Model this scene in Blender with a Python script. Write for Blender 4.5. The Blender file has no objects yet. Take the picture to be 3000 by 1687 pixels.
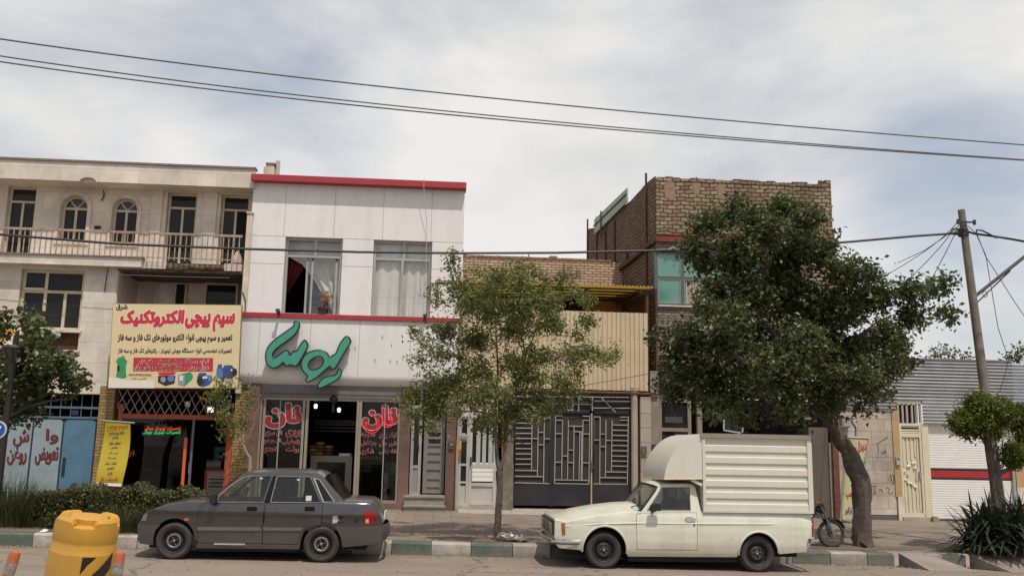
import bpy, bmesh, math, random, unicodedata
import numpy as np
from mathutils import Vector, geometry
S = bpy.context.scene
COL = S.collection
random.seed(7); RNG = np.random.default_rng(11)
R = math.radians
# ------------------------------------------------------------------ camera, sky, sun, exposure
FPX, CX, CY, HC = 2700.0, 1500.0, 843.5, 1.78           # focal length in photograph pixels, eye height
YAW, PITCH, ROLL = R(4.4865), R(9.9045), R(1.0686)
CF = Vector((math.sin(YAW)*math.cos(PITCH), math.cos(YAW)*math.cos(PITCH), math.sin(PITCH)))
_r = CF.cross(Vector((0, 0, 1))).normalized(); _u = _r.cross(CF)
CR = _r*math.cos(ROLL)+_u*math.sin(ROLL); CU = _u*math.cos(ROLL)-_r*math.sin(ROLL)
cd = bpy.data.cameras.new('camera'); cam = bpy.data.objects.new('camera', cd); COL.objects.link(cam)
from mathutils import Matrix
cam.matrix_world = Matrix(((CR.x, CU.x, -CF.x, 0), (CR.y, CU.y, -CF.y, 0), (CR.z, CU.z, -CF.z, HC), (0, 0, 0, 1)))
cd.sensor_width = 36; cd.lens = 36*FPX/3000; cd.clip_start = .1; cd.clip_end = 3000
S.camera = cam
SUNV = Vector((-.17, .5, -1.0)).normalized()            # direction the sunlight travels
sl = bpy.data.lights.new('sun', 'SUN'); sl.energy = 3.25; sl.angle = R(.6); sl.color = (1, .93, .84)
sun = bpy.data.objects.new('sun', sl); COL.objects.link(sun); sun.location = (0, 0, 40)
sun.rotation_euler = SUNV.to_track_quat('-Z', 'Y').to_euler()
W = bpy.data.worlds.new('World'); S.world = W; W.use_nodes = True
def sky():
    nt = W.node_tree; N = nt.nodes; L = nt.links
    bg = N['Background']; out = N['World Output']
    st = N.new('ShaderNodeTexSky'); st.sky_type = 'NISHITA'; st.sun_disc = False
    st.sun_elevation = math.asin(-SUNV.z); st.sun_rotation = math.atan2(-SUNV.x, -SUNV.y)
    st.air_density = 1.0; st.dust_density = 2.0
    L.new(st.outputs[0], bg.inputs[0]); bg.inputs[1].default_value = .12
    tc = N.new('ShaderNodeTexCoord')
    mp = N.new('ShaderNodeMapping'); mp.inputs['Scale'].default_value = (1.5, 1.5, 3.6); mp.inputs['Rotation'].default_value = (0, R(-8), 0)
    L.new(tc.outputs['Generated'], mp.inputs[0])
    n1 = N.new('ShaderNodeTexNoise'); n1.inputs['Scale'].default_value = 1.9; n1.inputs['Detail'].default_value = 8; n1.inputs['Roughness'].default_value = .56; n1.inputs['Distortion'].default_value = .35
    L.new(mp.outputs[0], n1.inputs['Vector'])
    val = n1.outputs['Fac']
    def blob(px, py, rad, amt):
        nonlocal val
        d = (CF+CR*((px-CX)/FPX)-CU*((py-CY)/FPX)).normalized()
        dd = N.new('ShaderNodeVectorMath'); dd.operation = 'DISTANCE'; dd.inputs[1].default_value = d
        nv = N.new('ShaderNodeVectorMath'); nv.operation = 'NORMALIZE'; L.new(tc.outputs['Generated'], nv.inputs[0]); L.new(nv.outputs[0], dd.inputs[0])
        mr = N.new('ShaderNodeMapRange'); mr.interpolation_type = 'SMOOTHSTEP'
        mr.inputs[1].default_value = 0; mr.inputs[2].default_value = rad; mr.inputs[3].default_value = amt; mr.inputs[4].default_value = 0
        L.new(dd.outputs['Value'], mr.inputs[0])
        ad = N.new('ShaderNodeMath'); ad.operation = 'ADD'; L.new(val, ad.inputs[0]); L.new(mr.outputs[0], ad.inputs[1]); val = ad.outputs[0]
    for b in SKYBLOBS: blob(*b)
    rp = N.new('ShaderNodeValToRGB'); e = rp.color_ramp.elements
    e[0].position = .30; e[0].color = (.42, .42, .42, 1); e[1].position = .62; e[1].color = (1, 1, 1, 1)
    L.new(val, rp.inputs[0])
    # cloud brightness: grey undersides and white tops
    n2 = N.new('ShaderNodeTexNoise'); n2.inputs['Scale'].default_value = 2.3; n2.inputs['Detail'].default_value = 6
    L.new(mp.outputs[0], n2.inputs['Vector'])
    r2 = N.new('ShaderNodeValToRGB'); f = r2.color_ramp.elements
    f[0].position = .36; f[0].color = (.69, .695, .70, 1); f[1].position = .60; f[1].color = (.86, .845, .82, 1)
    L.new(n2.outputs['Fac'], r2.inputs[0])
    b2 = N.new('ShaderNodeBackground'); L.new(r2.outputs[0], b2.inputs[0]); b2.inputs[1].default_value = 1.0
    mx = N.new('ShaderNodeMixShader'); L.new(rp.outputs[0], mx.inputs[0]); L.new(bg.outputs[0], mx.inputs[1]); L.new(b2.outputs[0], mx.inputs[2])
    L.new(mx.outputs[0], out.inputs[0])
SKYBLOBS = [(700, 170, .12, -.14), (1000, 270, .10, -.12), (150, 120, .12, -.04), (2750, 430, .15, -.20), (2350, 380, .10, -.05), (560, 430, .08, .10),
            (1550, 680, .22, .40), (1500, 600, .3, .1), (1700, 120, .20, .16), (2300, 620, .14, .12), (2500, 1000, .14, .2), (300, 420, .12, .08)]
sky()
S.view_settings.view_transform = 'Standard'; S.view_settings.look = 'None'; S.view_settings.exposure = 0.0; S.view_settings.gamma = 1
S.cycles.max_bounces = 6; S.cycles.transparent_max_bounces = 12; S.cycles.use_denoising = True
# ------------------------------------------------------------------ helpers
ZN = {0: (0, 0, 1.1646), 1: (0, 440, .3866), 2: (300, 860, .20706), 3: (0, 900, .4141), 4: (250, 1120, .2484), 5: (380, 1350, .295), 6: (700, 480, .3313),
      7: (720, 900, .2484), 8: (740, 1140, .2623), 9: (1300, 720, .3036), 10: (1300, 1120, .345), 11: (1600, 1250, .3261), 12: (1680, 480, .3313),
      13: (1840, 880, .3037), 14: (2360, 1150, .3706), 15: (2600, 580, .4004), 16: (0, 1380, .21186), 17: (1880, 1100, .3727), 18: (2640, 1000, .4417),
      19: (0, 900, .4833), 20: (1240, 700, .6489), 21: (600, 1080, .22075)}
def pt(zn, zx, zy, y):                                   # measured point of the photograph, at its distance y -> x, z in metres
    a, b, k = ZN[zn]; px = a+zx*k; py = b+zy*k
    d = CF+CR*((px-CX)/FPX)-CU*((py-CY)/FPX); t = y/d.y
    return (d.x*t, HC+d.z*t)
def pts(zn, P, y): return [pt(zn, a, b, y) for a, b in P]
def rc(zn, x0, y0, x1, y1, y):                           # x0,x1,z0,z1 of an upright rectangle
    mx, my = (x0+x1)/2, (y0+y1)/2
    return (pt(zn, x0, my, y)[0], pt(zn, x1, my, y)[0], pt(zn, mx, y1, y)[1], pt(zn, mx, y0, y)[1])
def zroad(x): return -.0125*x
KY = 16.05; KH = .21
def zwalk(x, y): return zroad(x)*(1-.35*min(1, max(0, (y-KY)/7)))+KH+(y-KY)*.0115
ORG = {}
class MB:
    def __init__(s): s.v = []; s.f = []; s.m = []
    def add(s, v, f, m=0):
        b = len(s.v); s.v += [tuple(p) for p in v]; s.f += [tuple(i+b for i in q) for q in f]; s.m += [m]*len(f); return s
    def box(s, x0, x1, y0, y1, z0, z1, m=0):
        x0, x1 = min(x0, x1), max(x0, x1); y0, y1 = min(y0, y1), max(y0, y1); z0, z1 = min(z0, z1), max(z0, z1)
        v = [(x, y, z) for z in (z0, z1) for y in (y0, y1) for x in (x0, x1)]
        return s.add(v, [(0, 2, 3, 1), (4, 5, 7, 6), (0, 1, 5, 4), (2, 6, 7, 3), (0, 4, 6, 2), (1, 3, 7, 5)], m)
    def bar(s, a, b, w, y0, y1, m=0):                    # flat bar in the facade plane from a to b (x,z)
        dx, dz = b[0]-a[0], b[1]-a[1]; l = math.hypot(dx, dz) or 1; nx, nz = -dz/l*w/2, dx/l*w/2
        return s.prism([(a[0]+nx, a[1]+nz), (a[0]-nx, a[1]-nz), (b[0]-nx, b[1]-nz), (b[0]+nx, b[1]+nz)], y0, y1, m)
    def prism(s, P, y0, y1, m=0, ms=None, holes=()):     # polygon in x,z given a thickness along y
        loops = [list(P)]+[list(h) for h in holes]
        V3 = [[Vector((a, b, 0)) for a, b in l] for l in loops]
        tri = geometry.tessellate_polygon(V3); fl = [q for l in loops for q in l]; n = len(fl)
        s.add([(a, y0, b) for a, b in fl]+[(a, y1, b) for a, b in fl], list(tri)+[tuple(i+n for i in reversed(t)) for t in tri], m)
        o = 0
        for l in loops:
            k = len(l); vv = [(a, y0, b) for a, b in l]+[(a, y1, b) for a, b in l]
            s.add(vv, [(i, (i+1) % k, (i+1) % k+k, i+k) for i in range(k)], m if ms is None else ms)
        return s
    def prism_x(s, P, x0, x1, m=0):                      # polygon in y,z extruded along x
        n = len(P); tri = geometry.tessellate_polygon([[Vector((a, b, 0)) for a, b in P]])
        s.add([(x0, a, b) for a, b in P]+[(x1, a, b) for a, b in P], list(tri)+[tuple(i+n for i in reversed(t)) for t in tri], m)
        return s.add([(x0, a, b) for a, b in P]+[(x1, a, b) for a, b in P], [(i, (i+1) % n, (i+1) % n+n, i+n) for i in range(n)], m)
    def tube(s, P, rad, n=6, m=0):
        P = [Vector(p) for p in P]; k = len(P)
        if not hasattr(rad, '__len__'): rad = [rad]*k
        v = []; f = []; pn = None
        for i in range(k):
            t = (P[min(i+1, k-1)]-P[max(i-1, 0)])
            t = t.normalized() if t.length > 1e-9 else Vector((0, 0, 1))
            if pn is None: pn = t.orthogonal().normalized()
            else:
                pn = pn-t*pn.dot(t); pn = pn.normalized() if pn.length > 1e-6 else t.orthogonal().normalized()
            bn = t.cross(pn)
            for j in range(n):
                a = 2*math.pi*j/n; v.append(P[i]+(pn*math.cos(a)+bn*math.sin(a))*rad[i])
        for i in range(k-1):
            for j in range(n): f.append((i*n+j, i*n+(j+1) % n, (i+1)*n+(j+1) % n, (i+1)*n+j))
        f += [tuple(reversed(range(n))), tuple((k-1)*n+j for j in range(n))]
        return s.add(v, f, m)
    def lathe(s, prof, c, axis='z', n=24, m=0):          # prof: (radius, along)
        v = []; f = []; k = len(prof)
        for r, h in prof:
            for j in range(n):
                a = 2*math.pi*j/n; ca, sa = r*math.cos(a), r*math.sin(a)
                v.append((c[0]+ca, c[1]+sa, c[2]+h) if axis == 'z' else (c[0]+ca, c[1]+h, c[2]+sa) if axis == 'y' else (c[0]+h, c[1]+ca, c[2]+sa))
        for i in range(k-1):
            for j in range(n): f.append((i*n+j, i*n+(j+1) % n, (i+1)*n+(j+1) % n, (i+1)*n+j))
        return s.add(v, f, m)
    def ell(s, c, r, m=0, n=10):
        v = []; f = []
        for i in range(n+1):
            t = math.pi*i/n
            for j in range(2*n):
                a = math.pi*j/n; v.append((c[0]+r[0]*math.sin(t)*math.cos(a), c[1]+r[1]*math.sin(t)*math.sin(a), c[2]+r[2]*math.cos(t)))
        for i in range(n):
            for j in range(2*n): f.append((i*2*n+j, (i+1)*2*n+j, (i+1)*2*n+(j+1) % (2*n), i*2*n+(j+1) % (2*n)))
        return s.add(v, f, m)
    def parts(s, name, mats, parent, **k):               # one object for each separate piece
        par = list(range(len(s.v)))
        def find(a):
            while par[a] != a: par[a] = par[par[a]]; a = par[a]
            return a
        for f in s.f:
            for q in f[1:]: par[find(q)] = find(f[0])
        g = {}
        for f, m in zip(s.f, s.m): g.setdefault(find(f[0]), []).append((f, m))
        for fs in g.values():
            ids = sorted({i for f, _ in fs for i in f}); mp = {i: j for j, i in enumerate(ids)}
            o = MB(); o.v = [s.v[i] for i in ids]; o.f = [tuple(mp[i] for i in f) for f, _ in fs]; o.m = [m for _, m in fs]; o.build(name, mats, parent, **k)
    def build(s, name, mats, parent=None, smooth=False, org=None, fix=True, weld=False):
        if not isinstance(mats, (list, tuple)): mats = [mats]
        o3 = ORG[parent] if parent is not None else (org or (0, 0, 0))
        me = bpy.data.meshes.new(name)
        V = np.array(s.v, dtype=float)-np.array(o3)
        me.from_pydata(V.tolist(), [], s.f)
        for m in mats: me.materials.append(m)
        if len(mats) > 1: me.polygons.foreach_set('material_index', s.m)
        if fix or weld:
            bm = bmesh.new(); bm.from_mesh(me)
            if weld: bmesh.ops.remove_doubles(bm, verts=bm.verts, dist=1e-4)
            if fix: bmesh.ops.recalc_face_normals(bm, faces=bm.faces)
            bm.to_mesh(me); bm.free()
        if smooth:
            me.polygons.foreach_set('use_smooth', [True]*len(me.polygons))
            me.set_sharp_from_angle(angle=R(35))
        me.update()
        o = bpy.data.objects.new(name, me); COL.objects.link(o)
        if parent is not None: o.parent = parent
        else: o.location = o3
        ORG[o] = tuple(o3)
        return o
def tag(o, label, cat, group=None):
    o['label'] = label; o['category'] = cat
    if group: o['group'] = group
    return o
def thing(name, label, cat, loc, group=None):
    o = bpy.data.objects.new(name, None); COL.objects.link(o); o.location = loc; o.empty_display_size = .2
    ORG[o] = tuple(loc); return tag(o, label, cat, group)
def structure(name, mb, mats, **k):
    o = mb.build(name, mats, **k); o['kind'] = 'structure'; return o
def bx(name, mat, parent, *a, **k):
    mb = MB(); mb.box(*a); return mb.build(name, mat, parent, **k)
# ------------------------------------------------------------------ materials
def lin(h):
    if isinstance(h, (tuple, list)): c = [x/255 for x in h]
    else: c = [int(h[i:i+2], 16)/255 for i in (0, 2, 4)]
    return tuple(x/12.92 if x <= .04045 else ((x+.055)/1.055)**2.4 for x in c)+(1,)
_mats = {}
def M(name, col, rough=.7, metal=0, var=.12, scale=2.5, bump=0, bscale=40, emit=0, spec=.5, dirt=0, dirtcol=(.16, .13, .10), coat=0, streak=False, grime=None):
    if name in _mats: return _mats[name]
    m = bpy.data.materials.new(name); m.use_nodes = True; nt = m.node_tree; N = nt.nodes; L = nt.links
    p = N['Principled BSDF']; c = col if len(col) == 4 and not isinstance(col, str) else lin(col)
    p.inputs['Roughness'].default_value = rough; p.inputs['Metallic'].default_value = metal
    p.inputs['Specular IOR Level'].default_value = spec; p.inputs['Base Color'].default_value = c
    if coat: p.inputs['Coat Weight'].default_value = coat; p.inputs['Coat Roughness'].default_value = .12
    if emit: p.inputs['Emission Color'].default_value = c; p.inputs['Emission Strength'].default_value = emit
    _mats[name] = m
    if var or dirt or bump or grime:
        tc = N.new('ShaderNodeTexCoord')
        src = None
        if var:
            n = N.new('ShaderNodeTexNoise'); n.inputs['Scale'].default_value = scale; n.inputs['Detail'].default_value = 6; n.inputs['Roughness'].default_value = .65
            L.new(tc.outputs['Object'], n.inputs['Vector'])
            mx = N.new('ShaderNodeMix'); mx.data_type = 'RGBA'
            mx.inputs[6].default_value = tuple(x*(1-var) for x in c[:3])+(1,); mx.inputs[7].default_value = tuple(min(1, x*(1+var)) for x in c[:3])+(1,)
            mr = N.new('ShaderNodeMapRange'); mr.inputs[1].default_value = .3; mr.inputs[2].default_value = .7
            L.new(n.outputs['Fac'], mr.inputs[0]); L.new(mr.outputs[0], mx.inputs[0]); src = mx.outputs[2]
        if dirt:
            n = N.new('ShaderNodeTexNoise'); n.inputs['Scale'].default_value = 1.3; n.inputs['Detail'].default_value = 9; n.inputs['Roughness'].default_value = .7
            mp = N.new('ShaderNodeMapping'); mp.inputs['Scale'].default_value = (3, 3, .5) if streak else (1, 1, 1); mp.inputs['Location'].default_value = (3, 1, 7)
            L.new(tc.outputs['Object'], mp.inputs[0]); L.new(mp.outputs[0], n.inputs['Vector'])
            mr = N.new('ShaderNodeMapRange'); mr.inputs[1].default_value = .48; mr.inputs[2].default_value = .75; mr.inputs[4].default_value = dirt
            L.new(n.outputs['Fac'], mr.inputs[0])
            mx = N.new('ShaderNodeMix'); mx.data_type = 'RGBA'; L.new(mr.outputs[0], mx.inputs[0])
            if src: L.new(src, mx.inputs[6])
            else: mx.inputs[6].default_value = c
            mx.inputs[7].default_value = tuple(dirtcol)+(1,); src = mx.outputs[2]
        if grime:                                          # road dirt splashed over the lower bodywork
            sx = N.new('ShaderNodeSeparateXYZ'); L.new(tc.outputs['Object'], sx.inputs[0])
            n = N.new('ShaderNodeTexNoise'); n.inputs['Scale'].default_value = 4; n.inputs['Detail'].default_value = 8; n.inputs['Roughness'].default_value = .7; L.new(tc.outputs['Object'], n.inputs['Vector'])
            g = N.new('ShaderNodeMath'); g.operation = 'MULTIPLY_ADD'; g.inputs[1].default_value = .55; L.new(n.outputs['Fac'], g.inputs[0]); L.new(sx.outputs['Z'], g.inputs[2])
            mr = N.new('ShaderNodeMapRange'); mr.inputs[1].default_value = grime[1]+.28; mr.inputs[2].default_value = grime[0]+.28; mr.inputs[4].default_value = grime[2]; L.new(g.outputs[0], mr.inputs[0])
            mx = N.new('ShaderNodeMix'); mx.data_type = 'RGBA'; L.new(mr.outputs[0], mx.inputs[0])
            if src: L.new(src, mx.inputs[6])
            else: mx.inputs[6].default_value = c
            mx.inputs[7].default_value = tuple(grime[3])+(1,); src = mx.outputs[2]
            rr = N.new('ShaderNodeMapRange'); rr.inputs[3].default_value = rough; rr.inputs[4].default_value = .9; L.new(mr.outputs[0], rr.inputs[0]); L.new(rr.outputs[0], p.inputs['Roughness'])
        if src: L.new(src, p.inputs['Base Color'])
        if bump:
            n = N.new('ShaderNodeTexNoise'); n.inputs['Scale'].default_value = bscale; n.inputs['Detail'].default_value = 4
            L.new(tc.outputs['Object'], n.inputs['Vector'])
            b = N.new('ShaderNodeBump'); b.inputs['Strength'].default_value = bump; b.inputs['Distance'].default_value = .01
            L.new(n.outputs['Fac'], b.inputs['Height']); L.new(b.outputs[0], p.inputs['Normal'])
    return m
def brickmat(name, c1, c2, mortar, bw, bh, ms=.012, rough=.9, bump=.7, off=.5, var=.25, swap=True, distort=0.0, stain=.3):
    if name in _mats: return _mats[name]
    m = bpy.data.materials.new(name); m.use_nodes = True; nt = m.node_tree; N = nt.nodes; L = nt.links
    p = N['Principled BSDF']; p.inputs['Roughness'].default_value = rough; p.inputs['Specular IOR Level'].default_value = .25
    tc = N.new('ShaderNodeTexCoord'); sp = N.new('ShaderNodeSeparateXYZ'); L.new(tc.outputs['Object'], sp.inputs[0])
    cb = N.new('ShaderNodeCombineXYZ')
    if swap == 'y':                                      # a wall running in depth
        L.new(sp.outputs['Y'], cb.inputs[0]); L.new(sp.outputs['Z'], cb.inputs[1])
    elif swap: L.new(sp.outputs['X'], cb.inputs[0]); L.new(sp.outputs['Z'], cb.inputs[1])
    else: L.new(sp.outputs['X'], cb.inputs[0]); L.new(sp.outputs['Y'], cb.inputs[1])
    vec = cb.outputs[0]
    if distort:
        n = N.new('ShaderNodeTexNoise'); n.inputs['Scale'].default_value = 3.5; n.inputs['Detail'].default_value = 3; L.new(vec, n.inputs['Vector'])
        s = N.new('ShaderNodeVectorMath'); s.operation = 'SCALE'; s.inputs[3].default_value = distort
        ce = N.new('ShaderNodeVectorMath'); ce.operation = 'SUBTRACT'; ce.inputs[1].default_value = (.5, .5, .5)
        L.new(n.outputs['Color'], ce.inputs[0]); L.new(ce.outputs[0], s.inputs[0])
        a = N.new('ShaderNodeVectorMath'); L.new(vec, a.inputs[0]); L.new(s.outputs[0], a.inputs[1]); vec = a.outputs[0]
    b = N.new('ShaderNodeTexBrick'); b.offset = off; L.new(vec, b.inputs['Vector'])
    b.inputs['Color1'].default_value = lin(c1); b.inputs['Color2'].default_value = lin(c2); b.inputs['Mortar'].default_value = lin(mortar)
    b.inputs['Scale'].default_value = 1; b.inputs['Brick Width'].default_value = bw; b.inputs['Row Height'].default_value = bh
    b.inputs['Mortar Size'].default_value = ms; b.inputs['Mortar Smooth'].default_value = .25; b.inputs['Bias'].default_value = 0
    n = N.new('ShaderNodeTexNoise'); n.inputs['Scale'].default_value = 1.1; n.inputs['Detail'].default_value = 9; n.inputs['Roughness'].default_value = .72
    L.new(tc.outputs['Object'], n.inputs['Vector'])
    mr = N.new('ShaderNodeMapRange'); mr.inputs[1].default_value = .3; mr.inputs[2].default_value = .7; mr.inputs[3].default_value = 1-var; mr.inputs[4].default_value = 1+var*.5
    L.new(n.outputs['Fac'], mr.inputs[0])
    mu = N.new('ShaderNodeMix'); mu.data_type = 'RGBA'; mu.blend_type = 'MULTIPLY'; mu.inputs[0].default_value = 1
    L.new(b.outputs['Color'], mu.inputs[6]); L.new(mr.outputs[0], mu.inputs[7])
    L.new(mu.outputs[2], p.inputs['Base Color'])
    n2 = N.new('ShaderNodeTexNoise'); n2.inputs['Scale'].default_value = 22; n2.inputs['Detail'].default_value = 5; L.new(tc.outputs['Object'], n2.inputs['Vector'])
    h = N.new('ShaderNodeMath'); h.operation = 'MULTIPLY_ADD'; h.inputs[1].default_value = -1; L.new(b.outputs['Fac'], h.inputs[0])
    h2 = N.new('ShaderNodeMath'); h2.operation = 'MULTIPLY'; h2.inputs[1].default_value = .5; L.new(n2.outputs['Fac'], h2.inputs[0]); L.new(h2.outputs[0], h.inputs[2])
    bp = N.new('ShaderNodeBump'); bp.inputs['Strength'].default_value = bump; bp.inputs['Distance'].default_value = .02
    L.new(h.outputs[0], bp.inputs['Height']); L.new(bp.outputs[0], p.inputs['Normal'])
    _mats[name] = m; return m
def glassmat(name, tint, refl=1.0, rough=.01):
    m = bpy.data.materials.new(name); m.use_nodes = True; nt = m.node_tree; N = nt.nodes; L = nt.links
    N.remove(N['Principled BSDF']); out = N['Material Output']
    tr = N.new('ShaderNodeBsdfTransparent'); tr.inputs[0].default_value = tuple(tint)+(1,)
    gl = N.new('ShaderNodeBsdfGlossy'); gl.inputs['Roughness'].default_value = rough; gl.inputs[0].default_value = (.9, .92, .93, 1)
    fr = N.new('ShaderNodeLayerWeight'); fr.inputs[0].default_value = .5
    pw = N.new('ShaderNodeMath'); pw.operation = 'POWER'; pw.inputs[1].default_value = 4.5; L.new(fr.outputs['Facing'], pw.inputs[0])
    mu = N.new('ShaderNodeMath'); mu.operation = 'MULTIPLY_ADD'; mu.inputs[1].default_value = .85*refl; mu.inputs[2].default_value = .045*refl; L.new(pw.outputs[0], mu.inputs[0])
    mx = N.new('ShaderNodeMixShader'); L.new(mu.outputs[0], mx.inputs[0]); L.new(tr.outputs[0], mx.inputs[1]); L.new(gl.outputs[0], mx.inputs[2]); L.new(mx.outputs[0], out.inputs[0])
    return m
def leafmat(name, dark, light, trans=.35, rough=.45):
    m = bpy.data.materials.new(name); m.use_nodes = True; nt = m.node_tree; N = nt.nodes; L = nt.links
    p = N['Principled BSDF']; out = N['Material Output']; p.inputs['Roughness'].default_value = rough; p.inputs['Specular IOR Level'].default_value = .35
    g = N.new('ShaderNodeNewGeometry'); tc = N.new('ShaderNodeTexCoord')
    n = N.new('ShaderNodeTexNoise'); n.inputs['Scale'].default_value = 1.6; n.inputs['Detail'].default_value = 3; L.new(tc.outputs['Object'], n.inputs['Vector'])
    a = N.new('ShaderNodeMath'); a.operation = 'MULTIPLY_ADD'; a.inputs[1].default_value = .55; L.new(g.outputs['Random Per Island'], a.inputs[0])
    b = N.new('ShaderNodeMath'); b.operation = 'MULTIPLY_ADD'; b.inputs[1].default_value = 1.2; b.inputs[2].default_value = -.38; L.new(n.outputs['Fac'], b.inputs[0]); L.new(b.outputs[0], a.inputs[2])
    mx = N.new('ShaderNodeMix'); mx.data_type = 'RGBA'; mx.inputs[6].default_value = tuple(dark)+(1,); mx.inputs[7].default_value = tuple(light)+(1,)
    L.new(a.outputs[0], mx.inputs[0]); L.new(mx.outputs[2], p.inputs['Base Color'])
    t = N.new('ShaderNodeBsdfTranslucent'); L.new(mx.outputs[2], t.inputs[0])
    ms = N.new('ShaderNodeMixShader'); ms.inputs[0].default_value = trans; L.new(p.outputs[0], ms.inputs[1]); L.new(t.outputs[0], ms.inputs[2]); L.new(ms.outputs[0], out.inputs[0])
    return m
# ------------------------------------------------------------------ Persian lettering (joined letter forms, right to left)
_AF = {}
for _cp in range(0xFB50, 0xFEFD):
    _d = unicodedata.decomposition(chr(_cp)).split()
    if _d and _d[0] in ('<isolated>', '<final>', '<initial>', '<medial>'):
        _AF.setdefault(''.join(chr(int(x, 16)) for x in _d[1:]), {})[{'<isolated>': 's', '<final>': 'f', '<initial>': 'i', '<medial>': 'm'}[_d[0]]] = _cp
def shape(s):
    out = []; i = 0; prev = False
    while i < len(s):
        c = s[i]
        if s[i] == '\u0644' and len(s[i:i+2]) == 2 and s[i:i+2] in _AF: c = s[i:i+2]
        f = _AF.get(c, {}); nx = s[i+len(c):i+len(c)+1]
        jn = bool(nx) and 'i' in f and 'f' in _AF.get(nx, {}); jp = prev and 'f' in f
        k = 'm' if jn and jp else 'f' if jp else 'i' if jn else 's'
        if k not in f: k = 'f' if k == 'm' else 's'
        out.append(chr(f[k]) if k in f else c); prev = jn; i += len(c)
    return ''.join(reversed(out))
def textgeo(s, bold=0, tube=0):
    c = bpy.data.curves.new('t', 'FONT'); c.body = shape(s); c.offset = bold; c.resolution_u = 3
    if tube: c.fill_mode = 'NONE'; c.bevel_depth = tube; c.bevel_resolution = 0
    o = bpy.data.objects.new('t', c); COL.objects.link(o); dg = bpy.context.evaluated_depsgraph_get()
    me = bpy.data.meshes.new_from_object(o.evaluated_get(dg)); bpy.data.objects.remove(o); bpy.data.curves.remove(c)
    V = np.zeros(len(me.vertices)*3); me.vertices.foreach_get('co', V); V = V.reshape(-1, 3)
    F = [tuple(p.vertices) for p in me.polygons]; bpy.data.meshes.remove(me)
    par = list(range(len(V)))
    def find(a):
        while par[a] != a: par[a] = par[par[a]]; a = par[a]
        return a
    for f in F:
        r0 = find(f[0])
        for q in f[1:]: par[find(q)] = r0
    ids = {}; isl = np.array([ids.setdefault(find(i), len(ids)) for i in range(len(V))])
    return V, F, isl
def lettering(mb, s, quad, y, bold=.02, th=.004, m=0, tube=0, ref=None):
    """fit the words into quad (x,z corners: top-left, top-right, bottom-right, bottom-left) on the plane y"""
    fat = max(0, bold-.022) if bold > .027 else 0; bold = min(bold, .022)
    V, F, isl = textgeo(s, bold, tube)
    if ref is None: mn, mxx = V[:, :2].min(0), V[:, :2].max(0)
    else: mn, mxx = ref
    u = (V[:, 0]-mn[0])/(mxx[0]-mn[0]); v = (V[:, 1]-mn[1])/(mxx[1]-mn[1])
    tl, tr, br, bl = [np.array(q) for q in quad]
    top = tl[None]+u[:, None]*(tr-tl)[None]; bot = bl[None]+u[:, None]*(br-bl)[None]
    P = bot+v[:, None]*(top-bot)
    zz = V[:, 2]*(abs(tr[0]-tl[0])/(mxx[0]-mn[0])) if tube else 0
    yy = y-(isl % 3)*.0007-zz
    base = [(P[i, 0], yy[i], P[i, 1]) for i in range(len(V))]
    mb.add(base, F, m)
    if fat:                                               # heavier strokes
        sx = fat*abs(tr[0]-tl[0])/(mxx[0]-mn[0]); sz = fat*abs(tl[1]-bl[1])/(mxx[1]-mn[1])
        for k in range(8): mb.add([(p[0]+sx*math.cos(k*.7854), p[1]+.0002*(k+1), p[2]+sz*math.sin(k*.7854)) for p in base], F, m)
    if not tube and th:                                   # give the letters a little thickness: side walls of each outline
        cnt = {}
        for f in F:
            for a, b in zip(f, f[1:]+f[:1]): cnt.setdefault((min(a, b), max(a, b)), []).append((a, b))
        sv = base+[(p[0], y+th, p[2]) for p in base]; n = len(base)
        mb.add(sv, [(e[0][0], e[0][1], e[0][1]+n, e[0][0]+n) for e in cnt.values() if len(e) == 1], m)
    return (mn, mxx)
def zq(zn, x0, y0, x1, y1, y, shear=0):                   # four corners of a measured box
    return [pt(zn, x0+shear, y0, y), pt(zn, x1+shear, y0, y), pt(zn, x1, y1, y), pt(zn, x0, y1, y)]
# ------------------------------------------------------------------ shared materials
YF = 23.0
stone = brickmat('stone_cladding', 'D6CCC0', 'CAC0B3', 'B0A69A', .95, .48, ms=.005, rough=.8, bump=.25, off=.37, var=.30, distort=.01)
stone_plain = M('stone_plain', 'CBBEAD', .85, var=.2, scale=1.8, dirt=.55, dirtcol=(.22, .18, .14), streak=True)
conc = M('concrete', 'A39A8E', .9, var=.22, scale=5, bump=.4, dirt=.4)
conc_dk = M('concrete_dark', '776C61', .95, var=.3, scale=6, bump=.6, dirt=.5)
rubble = M('broken_plaster', '6A5A4C', 1, var=.6, scale=7, bump=1, bscale=18, dirt=.7, dirtcol=(.05, .04, .035))
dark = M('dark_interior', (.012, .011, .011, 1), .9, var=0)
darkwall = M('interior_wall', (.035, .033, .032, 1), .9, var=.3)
pane = M('window_pane_dark', (.020, .020, .020, 1), .06, var=.3, scale=1.5, spec=.22)
creamframe = M('cream_window_frame', 'BDB49A', .5, var=.15, dirt=.35)
alu = M('aluminium', 'A8A6A2', .42, metal=.35, var=.08, dirt=.3, dirtcol=(.2, .18, .16))
alub = M('bronze_aluminium', '9A8F80', .45, metal=.3, var=.1, dirt=.3)
rust = M('rusty_steel', '6B4636', .9, var=.45, scale=9, dirt=.5, dirtcol=(.10, .05, .03))
maroon = M('maroon_steel', '4A2C28', .75, var=.25, scale=5)
black = M('black_paint', (.012, .012, .013, 1), .5, var=0)
white = M('white_paint', 'E6E3DC', .5, var=.04, scale=2)
redp = M('red_panel', '9E2A30', .5, var=.07, dirt=.2, dirtcol=(.25, .10, .09))
glass_shop = glassmat('shop_glass', (.62, .60, .57), .5)
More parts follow.
